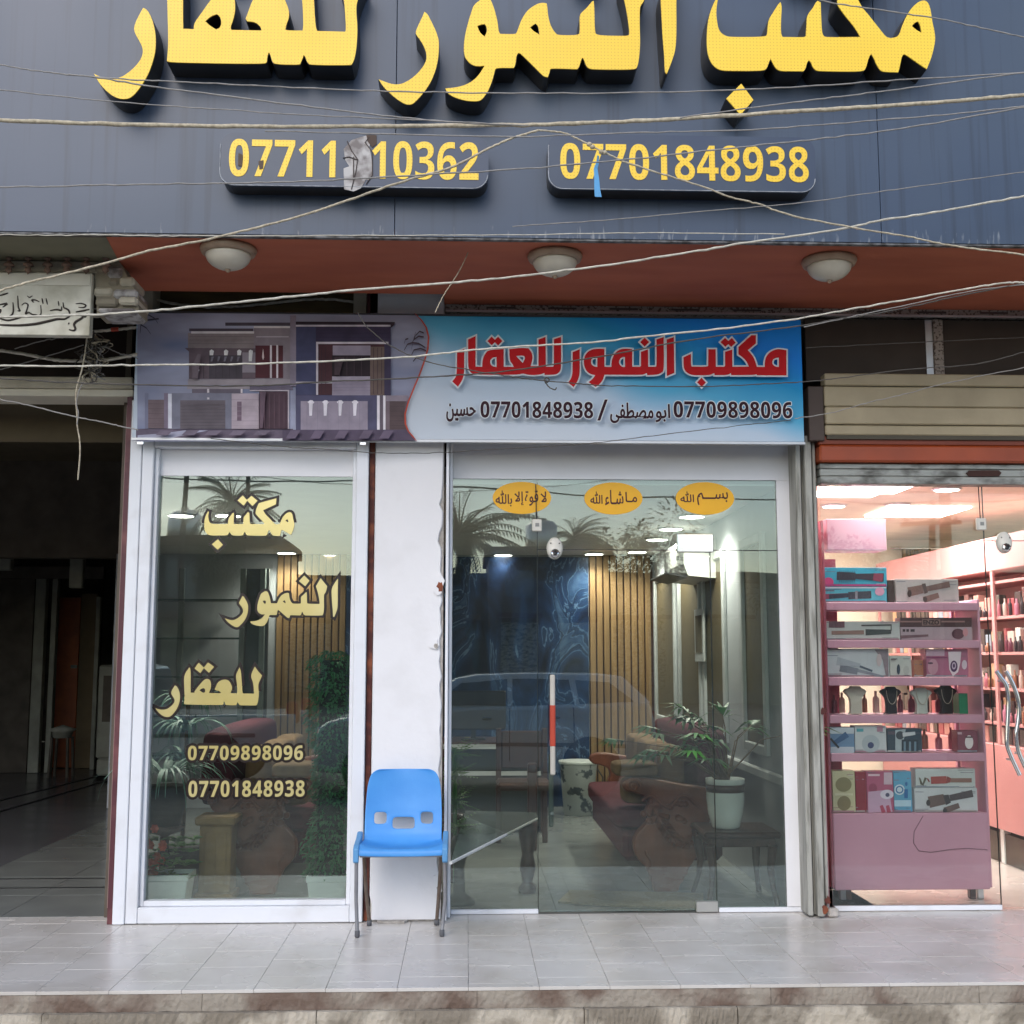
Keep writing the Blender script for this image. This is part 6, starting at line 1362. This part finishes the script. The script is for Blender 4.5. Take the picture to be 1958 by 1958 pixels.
# spikes: two rows of pointed balusters along the neighbour's cornice
cn = thing('pointed_trim', 'row of small pointed brown balusters on a pale cornice above the calligraphy sign', 'trim', (P(60, 520, YN_).x, YN_, P(60, 520, YN_).z))
ca, cb_ = P(60, 520, YN_).z, min(P(60, 498, YN_).z, ZS)
MB().box(-8, P(185, 510, YN_).x, YN_, YN_+.1, ca, cb_, .004).build('cornice', mat('cornice_pale', srgb('b8b19f'), .8, col2=srgb('989080'), scale=9, bump=.3), cn)
spm = mat('baluster_brown', srgb('8a6f60'), .7, col2=srgb('5a473c'), scale=20)
for px in (-20, 17, 54, 91, 128, 165, 202):
    c = P(px, 507, YN_-.04); sc_ = .82
    MB().lathe([(0,.068),(.005,.055),(.014,.036),(.018,.03),(.008,.027),(.008,.02),(.024,.006),(.026,-.002),(.010,-.006),(.016,-.022),(.017,-.03),(.005,-.04),(0,-.05)], (c.x, YN_-.04, c.z), 12).build('baluster', spm, cn)
rr = random.Random(31)
bw = thing('broken_wall_corner', 'rough broken cream masonry corner between the calligraphy sign and the banner', 'wall', (P(220, 560, YN_).x, YN_, P(220, 600, YN_).z))
for i, (x0, y0, x1, y1) in enumerate(((178,548,214,566),(216,552,262,570),(182,568,224,585),(226,566,262,582),(205,508,232,530),(178,505,202,520),(228,528,256,546),(186,588,258,597),(206,533,226,545))):
    y = YN_ - rr.uniform(0, .04); A = P(x0, y0, y); B = P(x1, y1, y)
    o = MB().box(A.x, B.x, y, YN_+.2, B.z, min(A.z, ZS), .012).build('stone', [oldw, crackw, mat('old_cream_dark', srgb('8f8776'), .9, bump=.4)][i % 3], bw)
mb = MB(); mb.prism([(P(180, 499, YN_).x, ZS+.001), (P(228, 499, YN_).x, ZS+.001), (P(264, 566, YN_).x, P(264, 566, YN_).z), (P(264, 596, YN_).x, P(264, 596, YN_).z), (P(184, 600, YN_).x, P(184, 600, YN_).z)], 1, YN_+.01, YN_+.18); mb.build('backing', mat('old_cream_dark', srgb('8f8776')), bw)
MB().box(P(266, 570, -.04).x, P(292, 570, -.04).x, -.04, .24, P(280, 596, -.04).z, ZR-.002, .004).build('quoin', oldw, bw)
bh = thing('banner_backing_boards', 'brown weathered boards and pale battens above the banner', 'boards', (-.8, .1, P(500, 598, .1).z))
MB().box(P(295, 580, .12).x, P(700, 580, .12).x, .12, .16, P(500, 610, .12).z, ZR-.003).build('board', mat('weathered_board', srgb('75643f'), .8, col2=srgb('54452f'), scale=3, stretch=(1, 1, 5)), bh)
MB().box(P(676, 580, .02).x, P(700, 580, .02).x, .02, .119, P(690, 610, .02).z, ZR-.004).build('batten', oldw, bh)
MB().box(P(702, 580, .05).x, P(708, 580, .05).x, .05, .119, P(690, 610, .05).z, ZR-.004).build('batten', maroonp, bh)

# ================================================================ cables
cwhite = mat('cable_white', srgb('d6d1c2'), .6, col2=srgb('aaa597'), scale=30); cgrey = mat('cable_grey', srgb('8d8a86'), .6, var=.2, scale=30)
cdark = mat('cable_dark', srgb('4b4742'), .6, var=.2, scale=30); crope = mat('cable_rope', srgb('c9bfa8'), .8, col2=srgb('9c917c'), scale=60)
def cable(lab, pts, Y, w, m, grp='overhead cables crossing the shopfront', name='cable', Y2=None, ext=True):
    """pts in photo pixels on the plane Y (drifting to Y2 at the right end); w = width in photo pixels"""
    Y2 = Y if Y2 is None else Y2; n = len(pts); xs_ = [p[0] for p in pts]; a, b = min(xs_), max(xs_)
    wp = [P(x, y, Y + (Y2-Y)*((x-a)/(b-a) if b > a else 0)) for x, y in pts]
    if ext:
        e0 = wp[0] + (wp[0]-wp[1]).normalized()*3.5 if pts[0][0] <= 0 else None
        e1 = wp[-1] + (wp[-1]-wp[-2]).normalized()*3.5 if pts[-1][0] >= 1950 else None
    else: e0 = e1 = None
    d = (wp[len(wp)//2]-CAM).length
    rk_ = random.Random(int(pts[0][1]*13)); cr_ = cat_rom(wp, 9)
    if e0 is not None: cr_.insert(0, e0)
    if e1 is not None: cr_.append(e1)
    cr_ = [q + Vector((0, 0, rk_.gauss(0, .0011))) for q in cr_]; bw_ = w/FPX*d/2*(.78 if w > 5 else .72)
    o = MB().tube(cr_, [bw_*rk_.uniform(.88, 1.12) for _ in cr_], 6).build(name, m)
    return tag(o, lab, 'cable', grp)
CB = [
 ('thickest cream cable, sagging right across the sign above both phone plates', [(0,230),(253,238),(507,242),(760,241),(980,239),(1131,235),(1318,226),(1500,214),(1622,207),(1790,196),(1958,182)], -1.75, 9.5, crope),
 ('thin grey cable rising to the right, passing under the left phone number', [(0,358),(203,354),(406,351),(560,347),(710,340),(980,324),(1208,304),(1436,279),(1562,266),(1740,243),(1958,205)], -1.9, 4, cgrey),
 ('thin pale cable dipping from the left edge to touch the foot of the leftmost letter', [(0,124),(61,134),(122,141),(250,152),(355,157),(558,167),(760,175),(980,178),(1284,176),(1537,165),(1740,152),(1958,139)], -1.8, 3.5, cgrey),
 ('pale cable slanting down from the leftmost letter to the thick cream cable', [(122,142),(177,147),(304,167),(507,193),(710,218),(862,233),(980,239)], -1.82, 4, cgrey),
 ('thin faint cable below the leftmost letter, running into the thick cream cable', [(0,172),(203,193),(406,208),(609,221),(811,230),(1010,240)], -1.84, 3, cgrey),
 ('pale twisted cable climbing from the calligraphy sign to the middle of the fascia', [(0,556),(60,538),(110,527),(218,499),(284,480),(400,457),(507,431),(600,405),(660,385),(761,350),(862,320),(930,286),(980,264),(1030,249)], -1.5, 5.5, crope),
 ('knotted cable falling from the fascia middle across the right phone plate', [(1030,249),(1076,254),(1110,268),(1152,290),(1208,314),(1334,354),(1400,378),(1451,390),(1517,413),(1638,436),(1739,453),(1790,464),(1851,474),(1958,487)], -1.5, 4.5, crope),
 ('bright white cable rising from the banner corner across the soffit lamps', [(0,606),(140,603),(264,596),(406,583),(558,567),(710,552),(860,541),(980,529),(1132,511),(1284,488),(1436,463),(1608,438),(1688,421),(1800,404),(1958,375)], -1.35, 5.5, cwhite),
 ('white cable crossing the villa picture and the red lettering of the banner', [(0,699),(130,700),(264,698),(420,697),(568,693),(760,684),(870,673),(980,663),(1132,655),(1233,643),(1410,625),(1537,607),(1640,589),(1739,572),(1866,549),(1921,541),(1958,540)], -1.2, 5, cwhite),
 ('dark grey cable crossing the lower part of the villa picture', [(0,724),(120,731),(253,735),(400,738),(507,737),(608,731),(760,724),(880,717),(980,708),(1081,693),(1200,672),(1334,648),(1517,625),(1600,611),(1689,597),(1800,573),(1958,541)], -1.0, 4, cdark),
 ('thin dark cable hooking down from the banner top and sagging under the red words', [(684,598),(700,623),(722,643),(745,660),(811,690),(900,708),(980,720),(1031,727),(1100,733),(1182,738),(1334,739),(1450,735),(1537,730),(1577,726),(1739,706),(1866,696),(1958,673)], -.8, 3, cdark),
 ('thin cable crossing the dark hall opening below the cream lintel', [(0,764),(60,776),(127,793),(190,806),(230,815),(264,822)], -.7, 3.5, cgrey),
 ('thin dark cable sagging across the top of the display window and banner foot', [(403,838),(520,852),(635,860),(720,866),(820,866),(916,861),(1040,854),(1126,848),(1233,835),(1385,817),(1512,803)], -.6, 2.2, cdark),
 ('faint thin cable along the lower right of the fascia under the right phone plate', [(980,433),(1132,423),(1334,405),(1537,387),(1739,359),(1958,329)], -1.6, 2.6, cgrey),
 ('thin pale cable just below the thick cream one', [(507,250),(700,255),(980,261),(1233,253),(1436,248),(1638,233),(1800,220),(1958,203)], -1.9, 3.5, cgrey),
 ('thin cable leaving the thick cream one near the diamond dot and rising right', [(1300,226),(1334,220),(1486,200),(1620,183),(1739,168),(1958,139)], -1.85, 3.5, cgrey),
 ('thin pale cable over the raised letters at the upper right corner', [(1540,-6),(1600,7),(1689,20),(1790,35),(1866,51),(1958,71)], -1.8, 3.2, cgrey),
 ('thin white wire running along the bottom edge of the fascia board', [(0,449),(110,450),(178,449),(300,451),(456,451),(700,450),(980,449),(1240,445),(1500,448)], -1.2, 2.6, cwhite),
 ('thin cable in front of the cream shutter housing at the right', [(1520,800),(1590,789),(1663,769),(1720,756),(1780,740),(1860,722),(1958,703)], -.6, 2.6, cgrey),
 ('thin cable crossing the dark boards above the shutter housing', [(1540,665),(1640,660),(1740,655),(1958,645)], -.5, 2, cdark),
 ('second pale cable rising to the right edge beside the white one', [(1537,625),(1640,603),(1739,582),(1866,555),(1958,544)], -1.0, 3, cgrey),
]
for lab, pts, Y, w, m in CB: cable(lab, pts, Y, w, m)
cable('slack string dropping from the fascia edge to the banner top', [(905,458),(893,487),(882,511),(864,541),(847,567),(832,598)], -.9, 3, crope, 'loose wires hanging on the front', 'string', ext=False)
cable('loose wire hanging down in front of the dark hall', [(166,646),(160,690),(155,713),(147,740),(145,765),(147,790),(148,816),(152,840),(153,868),(149,917)], -.5, 4, crope, 'loose wires hanging on the front', 'string', ext=False)
cable('second strand looped beside the hanging wire at the left', [(160,730),(152,745),(146,770),(150,790),(147,812)], -.52, 3, cgrey, 'loose wires hanging on the front', 'string', ext=False)
cable('short hooked wire end dangling below the red banner letters', [(1041,725),(1046,731),(1050,726),(1045,722),(1041,727),(1047,737),(1054,743),(1061,745),(1064,741)], -.78, 3.5, cdark, 'loose wires hanging on the front', 'string', ext=False)
for (a_, b_, lab, Y, w) in (([(0,670),(52,678),(104,688),(155,690),(207,687),(262,678)], None, 'thick white pipe sagging across the dark gap left of the banner', -.15, 8), ([(176,605),(210,605),(264,602)], None, 'upper short white pipe with red tape beside the banner', -.1, 7), ([(176,634),(220,630),(264,626)], None, 'lower short white pipe with red tape beside the banner', -.1, 7), ([(292,572),(355,584),(431,587),(507,581),(583,573),(640,573),(690,580)], None, 'white pipe lying in front of the brown boards above the banner', .05, 7)):
    o = cable(lab, a_, Y, w, cwhite, 'white service pipes at the left', 'pipe', ext=True); o['category'] = 'pipe'
    if 'tape' in lab:
        k = 1 if 'upper' in lab else 0; pq = P(232 if k else 220, 603 if k else 630, Y); tp_ = MB().tube([(pq.x-.02, Y, pq.z-.002), (pq.x+.02, Y, pq.z+.002)], .0125, 8).build('red_tape', mat('red_tape', srgb('b0412c')), o)
# blue ribbon and knot on the knotted cable
rb = thing('blue_ribbon', 'torn light blue plastic strip hanging from the cable over the right phone plate', 'ribbon', tuple(P(1142, 330, -1.5)))
m_ = MB(); rp = [P(x, y, -1.5 + .01*math.sin(i)) for i, (x, y) in enumerate([(1144,297),(1143,310),(1139,322),(1141,340),(1142,360),(1144,376)])]; vs = []
for i, q in enumerate(rp): w = .004 + .0045*i/2; vs += [q + Vector((-w, 0, 0)), q + Vector((w, .004, 0))]
m_.add(vs, [(2*i, 2*i+1, 2*i+3, 2*i+2) for i in range(5)]); o = m_.build('strip', mat('light_blue_film', srgb('5b9fd0'), .4), rb); q_ = o.modifiers.new('t', 'SOLIDIFY'); q_.thickness = .001
kn = MB()
for (x, y) in ((1127,276),(1133,281),(1150,291),(1156,292)):
    c = P(x, y, -1.5); kn.lathe([(0,-.011),(.010,-.007),(.013,0),(.009,.008),(0,.012)], tuple(c), 8)
kn.build('knot', crope, rb)
# tangled bundle beside the white pipes
rr = random.Random(77)
tb_ = thing('wire_tangle', 'tangled bundle of old wires tied around the pipes left of the banner', 'wire bundle', tuple(P(178, 735, -.3)))
for k in range(30):
    x = 176 + rr.gauss(0, 5); pts = [(x, 640+rr.uniform(-8, 20))]
    for j in range(6): pts.append((178 + rr.gauss(0, 8 if j not in (1, 2) else 16), pts[-1][1] + rr.uniform(4, 19)))
    w = rr.uniform(1.6, 3.4)/FPX*6.3/2
    MB().tube(cat_rom([P(a, b, -.25 + rr.uniform(-.08, .02)) for a, b in pts], 4), w, 5).build('wire', rr.choice([crope, cgrey, cdark, cdark]), tb_)
for lab, pts in (('wire arching from the tangle to the banner edge', [(195,664),(205,665),(230,676),(250,680),(264,686)]), ('wire sloping from the left edge down to the tangle', [(0,707),(60,690),(110,675),(160,660)]), ('thin dark wire slanting over the calligraphy sign', [(0,533),(70,560),(120,577),(176,590),(264,588)]), ('thin grey wire slanting under the calligraphy sign', [(28,667),(80,652),(120,645),(150,640)])):
    cable(lab, pts, -.3, 2.6, cgrey, 'loose wires hanging on the front', ext=True)

# ================================================================ across the street (what the glass mirrors)
carw = mat('white_car_paint', (.86, .87, .88), .2, var=.03, coat=.6); carg = mat('car_glass', (.16, .18, .19), .08); tyre = mat('tyre_rubber', (.02, .02, .02), .85); rim = mat('alloy_rim', (.5, .5, .5), .3, .9)
lampw = mat('headlight_glass', (.7, .7, .72), .1); lampred = mat('tail_light', (.35, .02, .02), .2)
def car(lab, cx, cy, L_, H_, kind, flip=1):
    z0 = STREET; t = thing('parked_car' if kind == 'suv' else 'pickup_truck', lab, 'car' if kind == 'suv' else 'pickup truck', (cx, cy, z0), 0)
    hw = .86
    X = lambda u: cx + flip*(u-.5)*L_
    if kind == 'suv':
        low = [(0,.22),(.0,.50),(.02,.60),(.10,.66),(.27,.72),(.98,.76),(1.0,.55),(1.0,.24),(.88,.20),(.12,.20)]
        cab = [(.27,.715),(.40,.97),(.46,1.0),(.84,1.0),(.90,.98),(.985,.75)]
        wins = [[(.335,.74),(.415,.93),(.56,.95),(.56,.74)],[(.575,.74),(.575,.95),(.74,.95),(.755,.74)],[(.77,.74),(.76,.95),(.86,.93),(.93,.76)]]
    else:
        low = [(0,.22),(.0,.52),(.02,.60),(.22,.64),(.62,.62),(.63,.58),(1.0,.58),(1.0,.24),(.85,.22),(.12,.22)]
        cab = [(.20,.635),(.30,.96),(.35,1.0),(.55,1.0),(.60,.97),(.625,.61)]
        wins = [[(.265,.65),(.325,.93),(.43,.95),(.43,.65)],[(.445,.65),(.445,.95),(.55,.94),(.59,.65)]]
    H = H_
    lo = smooth_poly([(X(u), z0+v*H) for u, v in low], 1, 70)
    MB().prism(lo, 1, cy-hw, cy+hw).build('body', carw, t, bevel=.05)
    n_ = len(cab); m_ = MB(); vs = []
    for s_ in (-1, 1):
        for u, v in cab: vs.append((X(u), cy + s_*(hw-.04-.20*max(0, (v-.72))/.28), z0+v*H))
    fs = [(i, i+1, n_+i+1, n_+i) for i in range(n_-1)] + [tuple(range(n_)), tuple(range(2*n_-1, n_-1, -1))]
    m_.add(vs, fs); m_.build('cabin', carw, t, bevel=.03)
    for s_ in (-1, 1):
        for wn in wins:
            vs = [(X(u), cy + s_*(hw-.030-.20*max(0, (v-.72))/.28), z0+v*H) for u, v in wn]; m_ = MB(); m_.add(vs, [tuple(range(len(vs)))])
            o = m_.build('side_window', carg, t); q_ = o.modifiers.new('t', 'SOLIDIFY'); q_.thickness = .006
    for (ua, va), (ub, vb), nm in ((cab[0], cab[1], 'windscreen'), (cab[-1], cab[-2], 'rear_window')):
        du, dv = (ub-ua), (vb-va); p0_ = (ua+du*.08, va+dv*.08); p1_ = (ua+du*.92, va+dv*.92); off = -.006 if nm == 'windscreen' else .006
        vs = []
        for (u, v), f_ in ((p0_, 1), (p1_, .93)):
            for s_ in (-1, 1): vs.append((X(u+off), cy + s_*(hw-.12-.18*max(0, v-.72)/.28)*f_, z0+v*H+.012))
        m_ = MB(); m_.add(vs, [(0, 1, 3, 2)]); o = m_.build(nm, carg, t); q_ = o.modifiers.new('t', 'SOLIDIFY'); q_.thickness = .006
    for u in (.17, .80):
        for s_ in (-1, 1):
            y = cy + s_*(hw-.10); r_ = .32
            MB().lathe([(r_*.62,-.11),(r_*.93,-.11),(r_,-.07),(r_,.07),(r_*.93,.11),(r_*.62,.11)], (X(u), y, z0+r_), 28, 'y').build('wheel', tyre, t)
            w = MB(); w.lathe([(0,-.09),(r_*.6,-.09),(r_*.6,.09),(0,.09)], (X(u), y, z0+r_), 20, 'y'); w.build('rim', rim, t)
            MB().lathe([(r_*1.02,-.02),(r_*1.16,-.02),(r_*1.16,.02),(r_*1.02,.02)], (X(u), cy+s_*hw, z0+r_+.02), 24, 'y').build('wheel_arch', black, t)
    for s_ in (-1, 1):
        MB().box(X(.0)-.02, X(.05), cy+s_*.55-.18, cy+s_*.55+.18, z0+.50*H, z0+.57*H, .03).build('headlight', lampw, t)
        MB().box(X(.975), X(1.0)+.02*flip, cy+s_*.66-.12, cy+s_*.66+.12, z0+.5*H, z0+.68*H, .03).build('tail_light', lampred, t)
        MB().box(X(.33)-.09, X(.33)+.06, cy+s_*(hw+.10)-.08, cy+s_*(hw+.10)+.08, z0+.72*H, z0+.79*H, .03).build('wing_mirror', carw, t)
        for u in (.50, .70): MB().box(X(u)-.08, X(u)+.04, cy+s_*(hw+.012)-.012, cy+s_*(hw+.012)+.012, z0+.62*H, z0+.64*H, .005).build('door_handle', chrome, t)
        for u in (.36, .565, .75): MB().box(X(u)-.004, X(u)+.004, cy+s_*(hw+.001)-.003, cy+s_*(hw+.001)+.003, z0+.28*H, z0+.72*H).build('door_gap', black, t)
        MB().box(X(.14), X(.9), cy+s_*(hw+.003)-.006, cy+s_*(hw+.003)+.006, z0+.40*H, z0+.43*H, .003).build('side_moulding', mat('grey_trim', (.2, .2, .2), .5), t)
    MB().box(X(-.004)-.03, X(.03), cy-.82, cy+.82, z0+.24*H, z0+.42*H, .04).build('bumper', carw, t); MB().box(X(0)-.035, X(.01), cy-.4, cy+.4, z0+.44*H, z0+.52*H, .01).build('grille', black, t)
    return t
car('white estate car parked across from the office door, seen mirrored in its glass', .27, -9.0, 4.2, 1.48, 'suv')
car('white pickup truck parked nose to tail with the estate car, mirrored in the display window', -4.75, -10.2, 5.0, 1.62, 'pickup', 1)
# palms
bark = mat('palm_bark', srgb('5a4a3a'), .9, col2=srgb('3f342a'), scale=8, stretch=(1, 1, 3), bump=.8)
frond = mat('palm_frond', srgb('4d5736'), .7, col2=srgb('6b6b42'), scale=3)
rr = random.Random(14)
def palm(lab, pxm, pytop, d, cw):
    x = (pxm-893)/FPX*d*1.0; y = -(d-6.6); z = CAM.z + d*math.tan(math.atan((979-pytop)/FPX)+R(6.92))
    t = thing('palm_tree', lab, 'palm tree', (x, y, STREET), 0, 'date palms across the street')
    zt = z - cw*.12
    MB().tube([(x+.1*math.sin(k), y, STREET+(zt-STREET)*k/8) for k in range(9)], [.24-.008*k for k in range(9)], 10).build('trunk', bark, t)
    m_ = MB()
    for k in range(58):
        az = rr.uniform(0, 6.28); el = rr.uniform(-.4, 1.4); L_ = cw*.56*rr.uniform(.8, 1.1); p_ = Vector((x, y, zt)); pts = []
        for i in range(11):
            pts.append(p_.copy()); p_ = p_ + Vector((math.cos(az)*math.cos(el), math.sin(az)*math.cos(el), math.sin(el)))*L_/10; el -= .13
        m_.tube(pts, [.022*(1-i/11)+.004 for i in range(11)], 4)
        for i in range(1, 11):
            d_ = (pts[i]-pts[i-1]).normalized(); sd_ = d_.cross(Vector((0, 0, 1)))
            if sd_.length < .01: continue
            sd_.normalize()
            for s_ in (-1, 1):
                for q in (0, .5):
                    b0 = pts[i-1].lerp(pts[i], q); m_.leaf(b0, d_*.7 + sd_*s_*.8 + Vector((0, 0, -.35)), (0, 0, 1), L_*.24*(1-.6*i/11), L_*.025, .15)
    m_.build('crown', frond, t)
palm('date palm mirrored at the left end of the door glass, nearest of four', 880, 1000, 30, 3.6)
palm('date palm mirrored beside the white oval bell in the door glass', 1102, 1020, 48, 3.2)
palm('date palm mirrored above the top gold word in the display window', 440, 945, 36, 2.8)
palm('distant small date palm mirrored in the cosmetics shop glass', 1742, 1066, 80, 4.2)
# poles
polem = mat('pole_wood', srgb('54443a'), .8, var=.2)
for lab, pxm, d, top, r_ in (('utility pole mirrored at the left of the display window', 350, 24, 7.5, .055), ('thin utility pole mirrored through the middle of the display window', 470, 30, 7, .06), ('thick brown utility pole mirrored at the right of the display rack', 1838, 17, 7.5, .075), ('slim utility pole with crossbar mirrored above the display rack', 1806, 24, 4.6, .075)):
    x = (pxm-893)/FPX*d; y = -(d-6.6); t = thing('utility_pole', lab, 'utility pole', (x, y, STREET), 0, 'utility poles across the street')
    MB().tube([(x, y, STREET), (x+.02, y, top*.6), (x+.06, y, top)], [r_*1.15, r_, r_*.85], 10).build('pole', polem, t)
    MB().box(x-.6, x+.6, y-.04, y+.04, top-.5, top-.42).build('crossarm', polem, t)
    for dx in (-.5, 0, .5): MB().lathe([(0,0),(.03,0),(.045,.05),(.02,.1),(0,.1)], (x+dx, y, top-.42), 8).build('insulator', ceram, t)
for i in range(9):
    z = 5.2 + .42*i*rr.uniform(.8, 1.2); y = -rr.uniform(14, 22); pts = [(-16+4*k, y + .3*k*rr.uniform(-.4, .4), z + .22*math.sin(k*.7+i) - .012*(k-4)**2*-1) for k in range(9)]
    o = MB().tube(cat_rom(pts, 4), .018, 5).build('street_wire', black); tag(o, 'black overhead wire strung across the street, mirrored in the shop glass', 'cable', 'black overhead wires across the street')
# buildings opposite
def block(name, lab, x0, x1, y, h, m, m2, nwin):
    t = thing(name, lab, 'building', ((x0+x1)/2, y, STREET)); MB().box(x0, x1, y-6, y, STREET, h, .02).build('wall', m, t)
    MB().box(x0-.15, x1+.15, y-6.1, y+.25, h+.001, h+.35, .02).build('parapet', m2, t)
    w = (x1-x0)/nwin
    for k in range(nwin):
        a = x0 + w*k + w*.18; b_ = x0 + w*(k+1) - w*.18
        f_ = MB().box(a, b_, y+.001, y+.05, .2, 2.6, .01).build('shutter', [galv, cream, mat('dull_green_shutter', srgb('4b5f55'), .6)][k % 3], t)
        MB().box(a-.1, b_+.1, y+.001, y+.5, 2.75, 2.9, .01).build('awning', m2, t)
        if h > 4.2: MB().box(a+.2, b_-.2, y+.001, y+.03, 3.4, h-.5).build('window', carg, t)
tan_ = mat('tan_render', srgb('6e604f'), .85, var=.15, scale=1); brn = mat('brown_cladding', srgb('5f4234'), .8, var=.15)
block('opposite_shop_row', 'low tan shop row across the street with grey shutters', -26, -12.4, -33, 4.0, tan_, brn, 4)
block('opposite_shop_row', 'taller brown-topped shop across the street mirrored in the display window', -12.6, -6.5, -34, 5.1, mat('grey_render', srgb('5c5a55'), .85), brn, 3)
block('opposite_shop_row', 'low grey shop across the street mirrored in the left of the door glass', -6.7, .85, -35, 3.9, mat('grey_render', srgb('5c5a55')), tan_, 3)
block('opposite_shop_row', 'brown shop across the street mirrored in the right of the door glass', .75, 4.7, -33, 4.7, tan_, brn, 2)
block('opposite_shop_row', 'pale shop row across the street mirrored in the right-hand glass', 4.6, 26, -36, 4.1, mat('pale_render', srgb('a39c8e'), .85), tan_, 7)
rr = random.Random(66); tl = mat('street_tree_leaf', srgb('3f4a2c'), .7, col2=srgb('5c6238'), scale=3)
for x, y, h, r_, lab in ((-7.4, -29, 5.4, 1.3, 'leafy street tree across the road mirrored left of the gold words'), (-1.6, -28, 4.9, 1.2, 'leafy street tree across the road mirrored in the left door pane'), (5.4, -30, 5.6, 1.5, 'leafy street tree across the road mirrored beside the right jamb'), (11.5, -30, 5.2, 1.4, 'leafy street tree across the road mirrored in the cosmetics shop glass')):
    t = thing('street_tree', lab, 'tree', (x, y, STREET)); zc2 = h-r_
    MB().tube([(x, y, STREET), (x+.1, y, 1.2), (x-.05, y, zc2)], [.16, .12, .07], 8).build('trunk', bark, t)
    m_ = MB(); cl = [(x+rr.gauss(0, r_*.5), y+rr.gauss(0, r_*.5), zc2+rr.gauss(0, r_*.4), r_*rr.uniform(.3, .55)) for _ in range(12)]
    for k in range(2600):
        c = rr.choice(cl); d_ = Vector((rr.gauss(0, 1), rr.gauss(0, 1), rr.gauss(0, 1))).normalized(); m_.leaf(Vector(c[:3])+d_*c[3]*rr.uniform(.5, 1.05), d_+Vector((0, 0, -.4)), (0, 0, 1), .16, .08, .2)
    m_.build('crown', tl, t)
for x, y, z in ((-10, -36, 5.5), (2.6, -35.5, 5.1), (-3.4, -37, 4.3)):
    t = thing('water_tank', 'round rooftop water tank across the street, %s' % ('mirrored in the display window' if x < -8 else 'on the brown shop' if x > 0 else 'on the low grey shop'), 'water tank', (x, y, z-.02))
    MB().lathe([(0,0),(.5,0),(.55,.1),(.55,.9),(.4,1.05),(0,1.1)], (x, y, z), 20).build('drum', steel, t); MB().lathe([(0,0),(.14,0),(.14,.08),(0,.08)], (x, y, z+1.08), 12).build('lid', black, t)
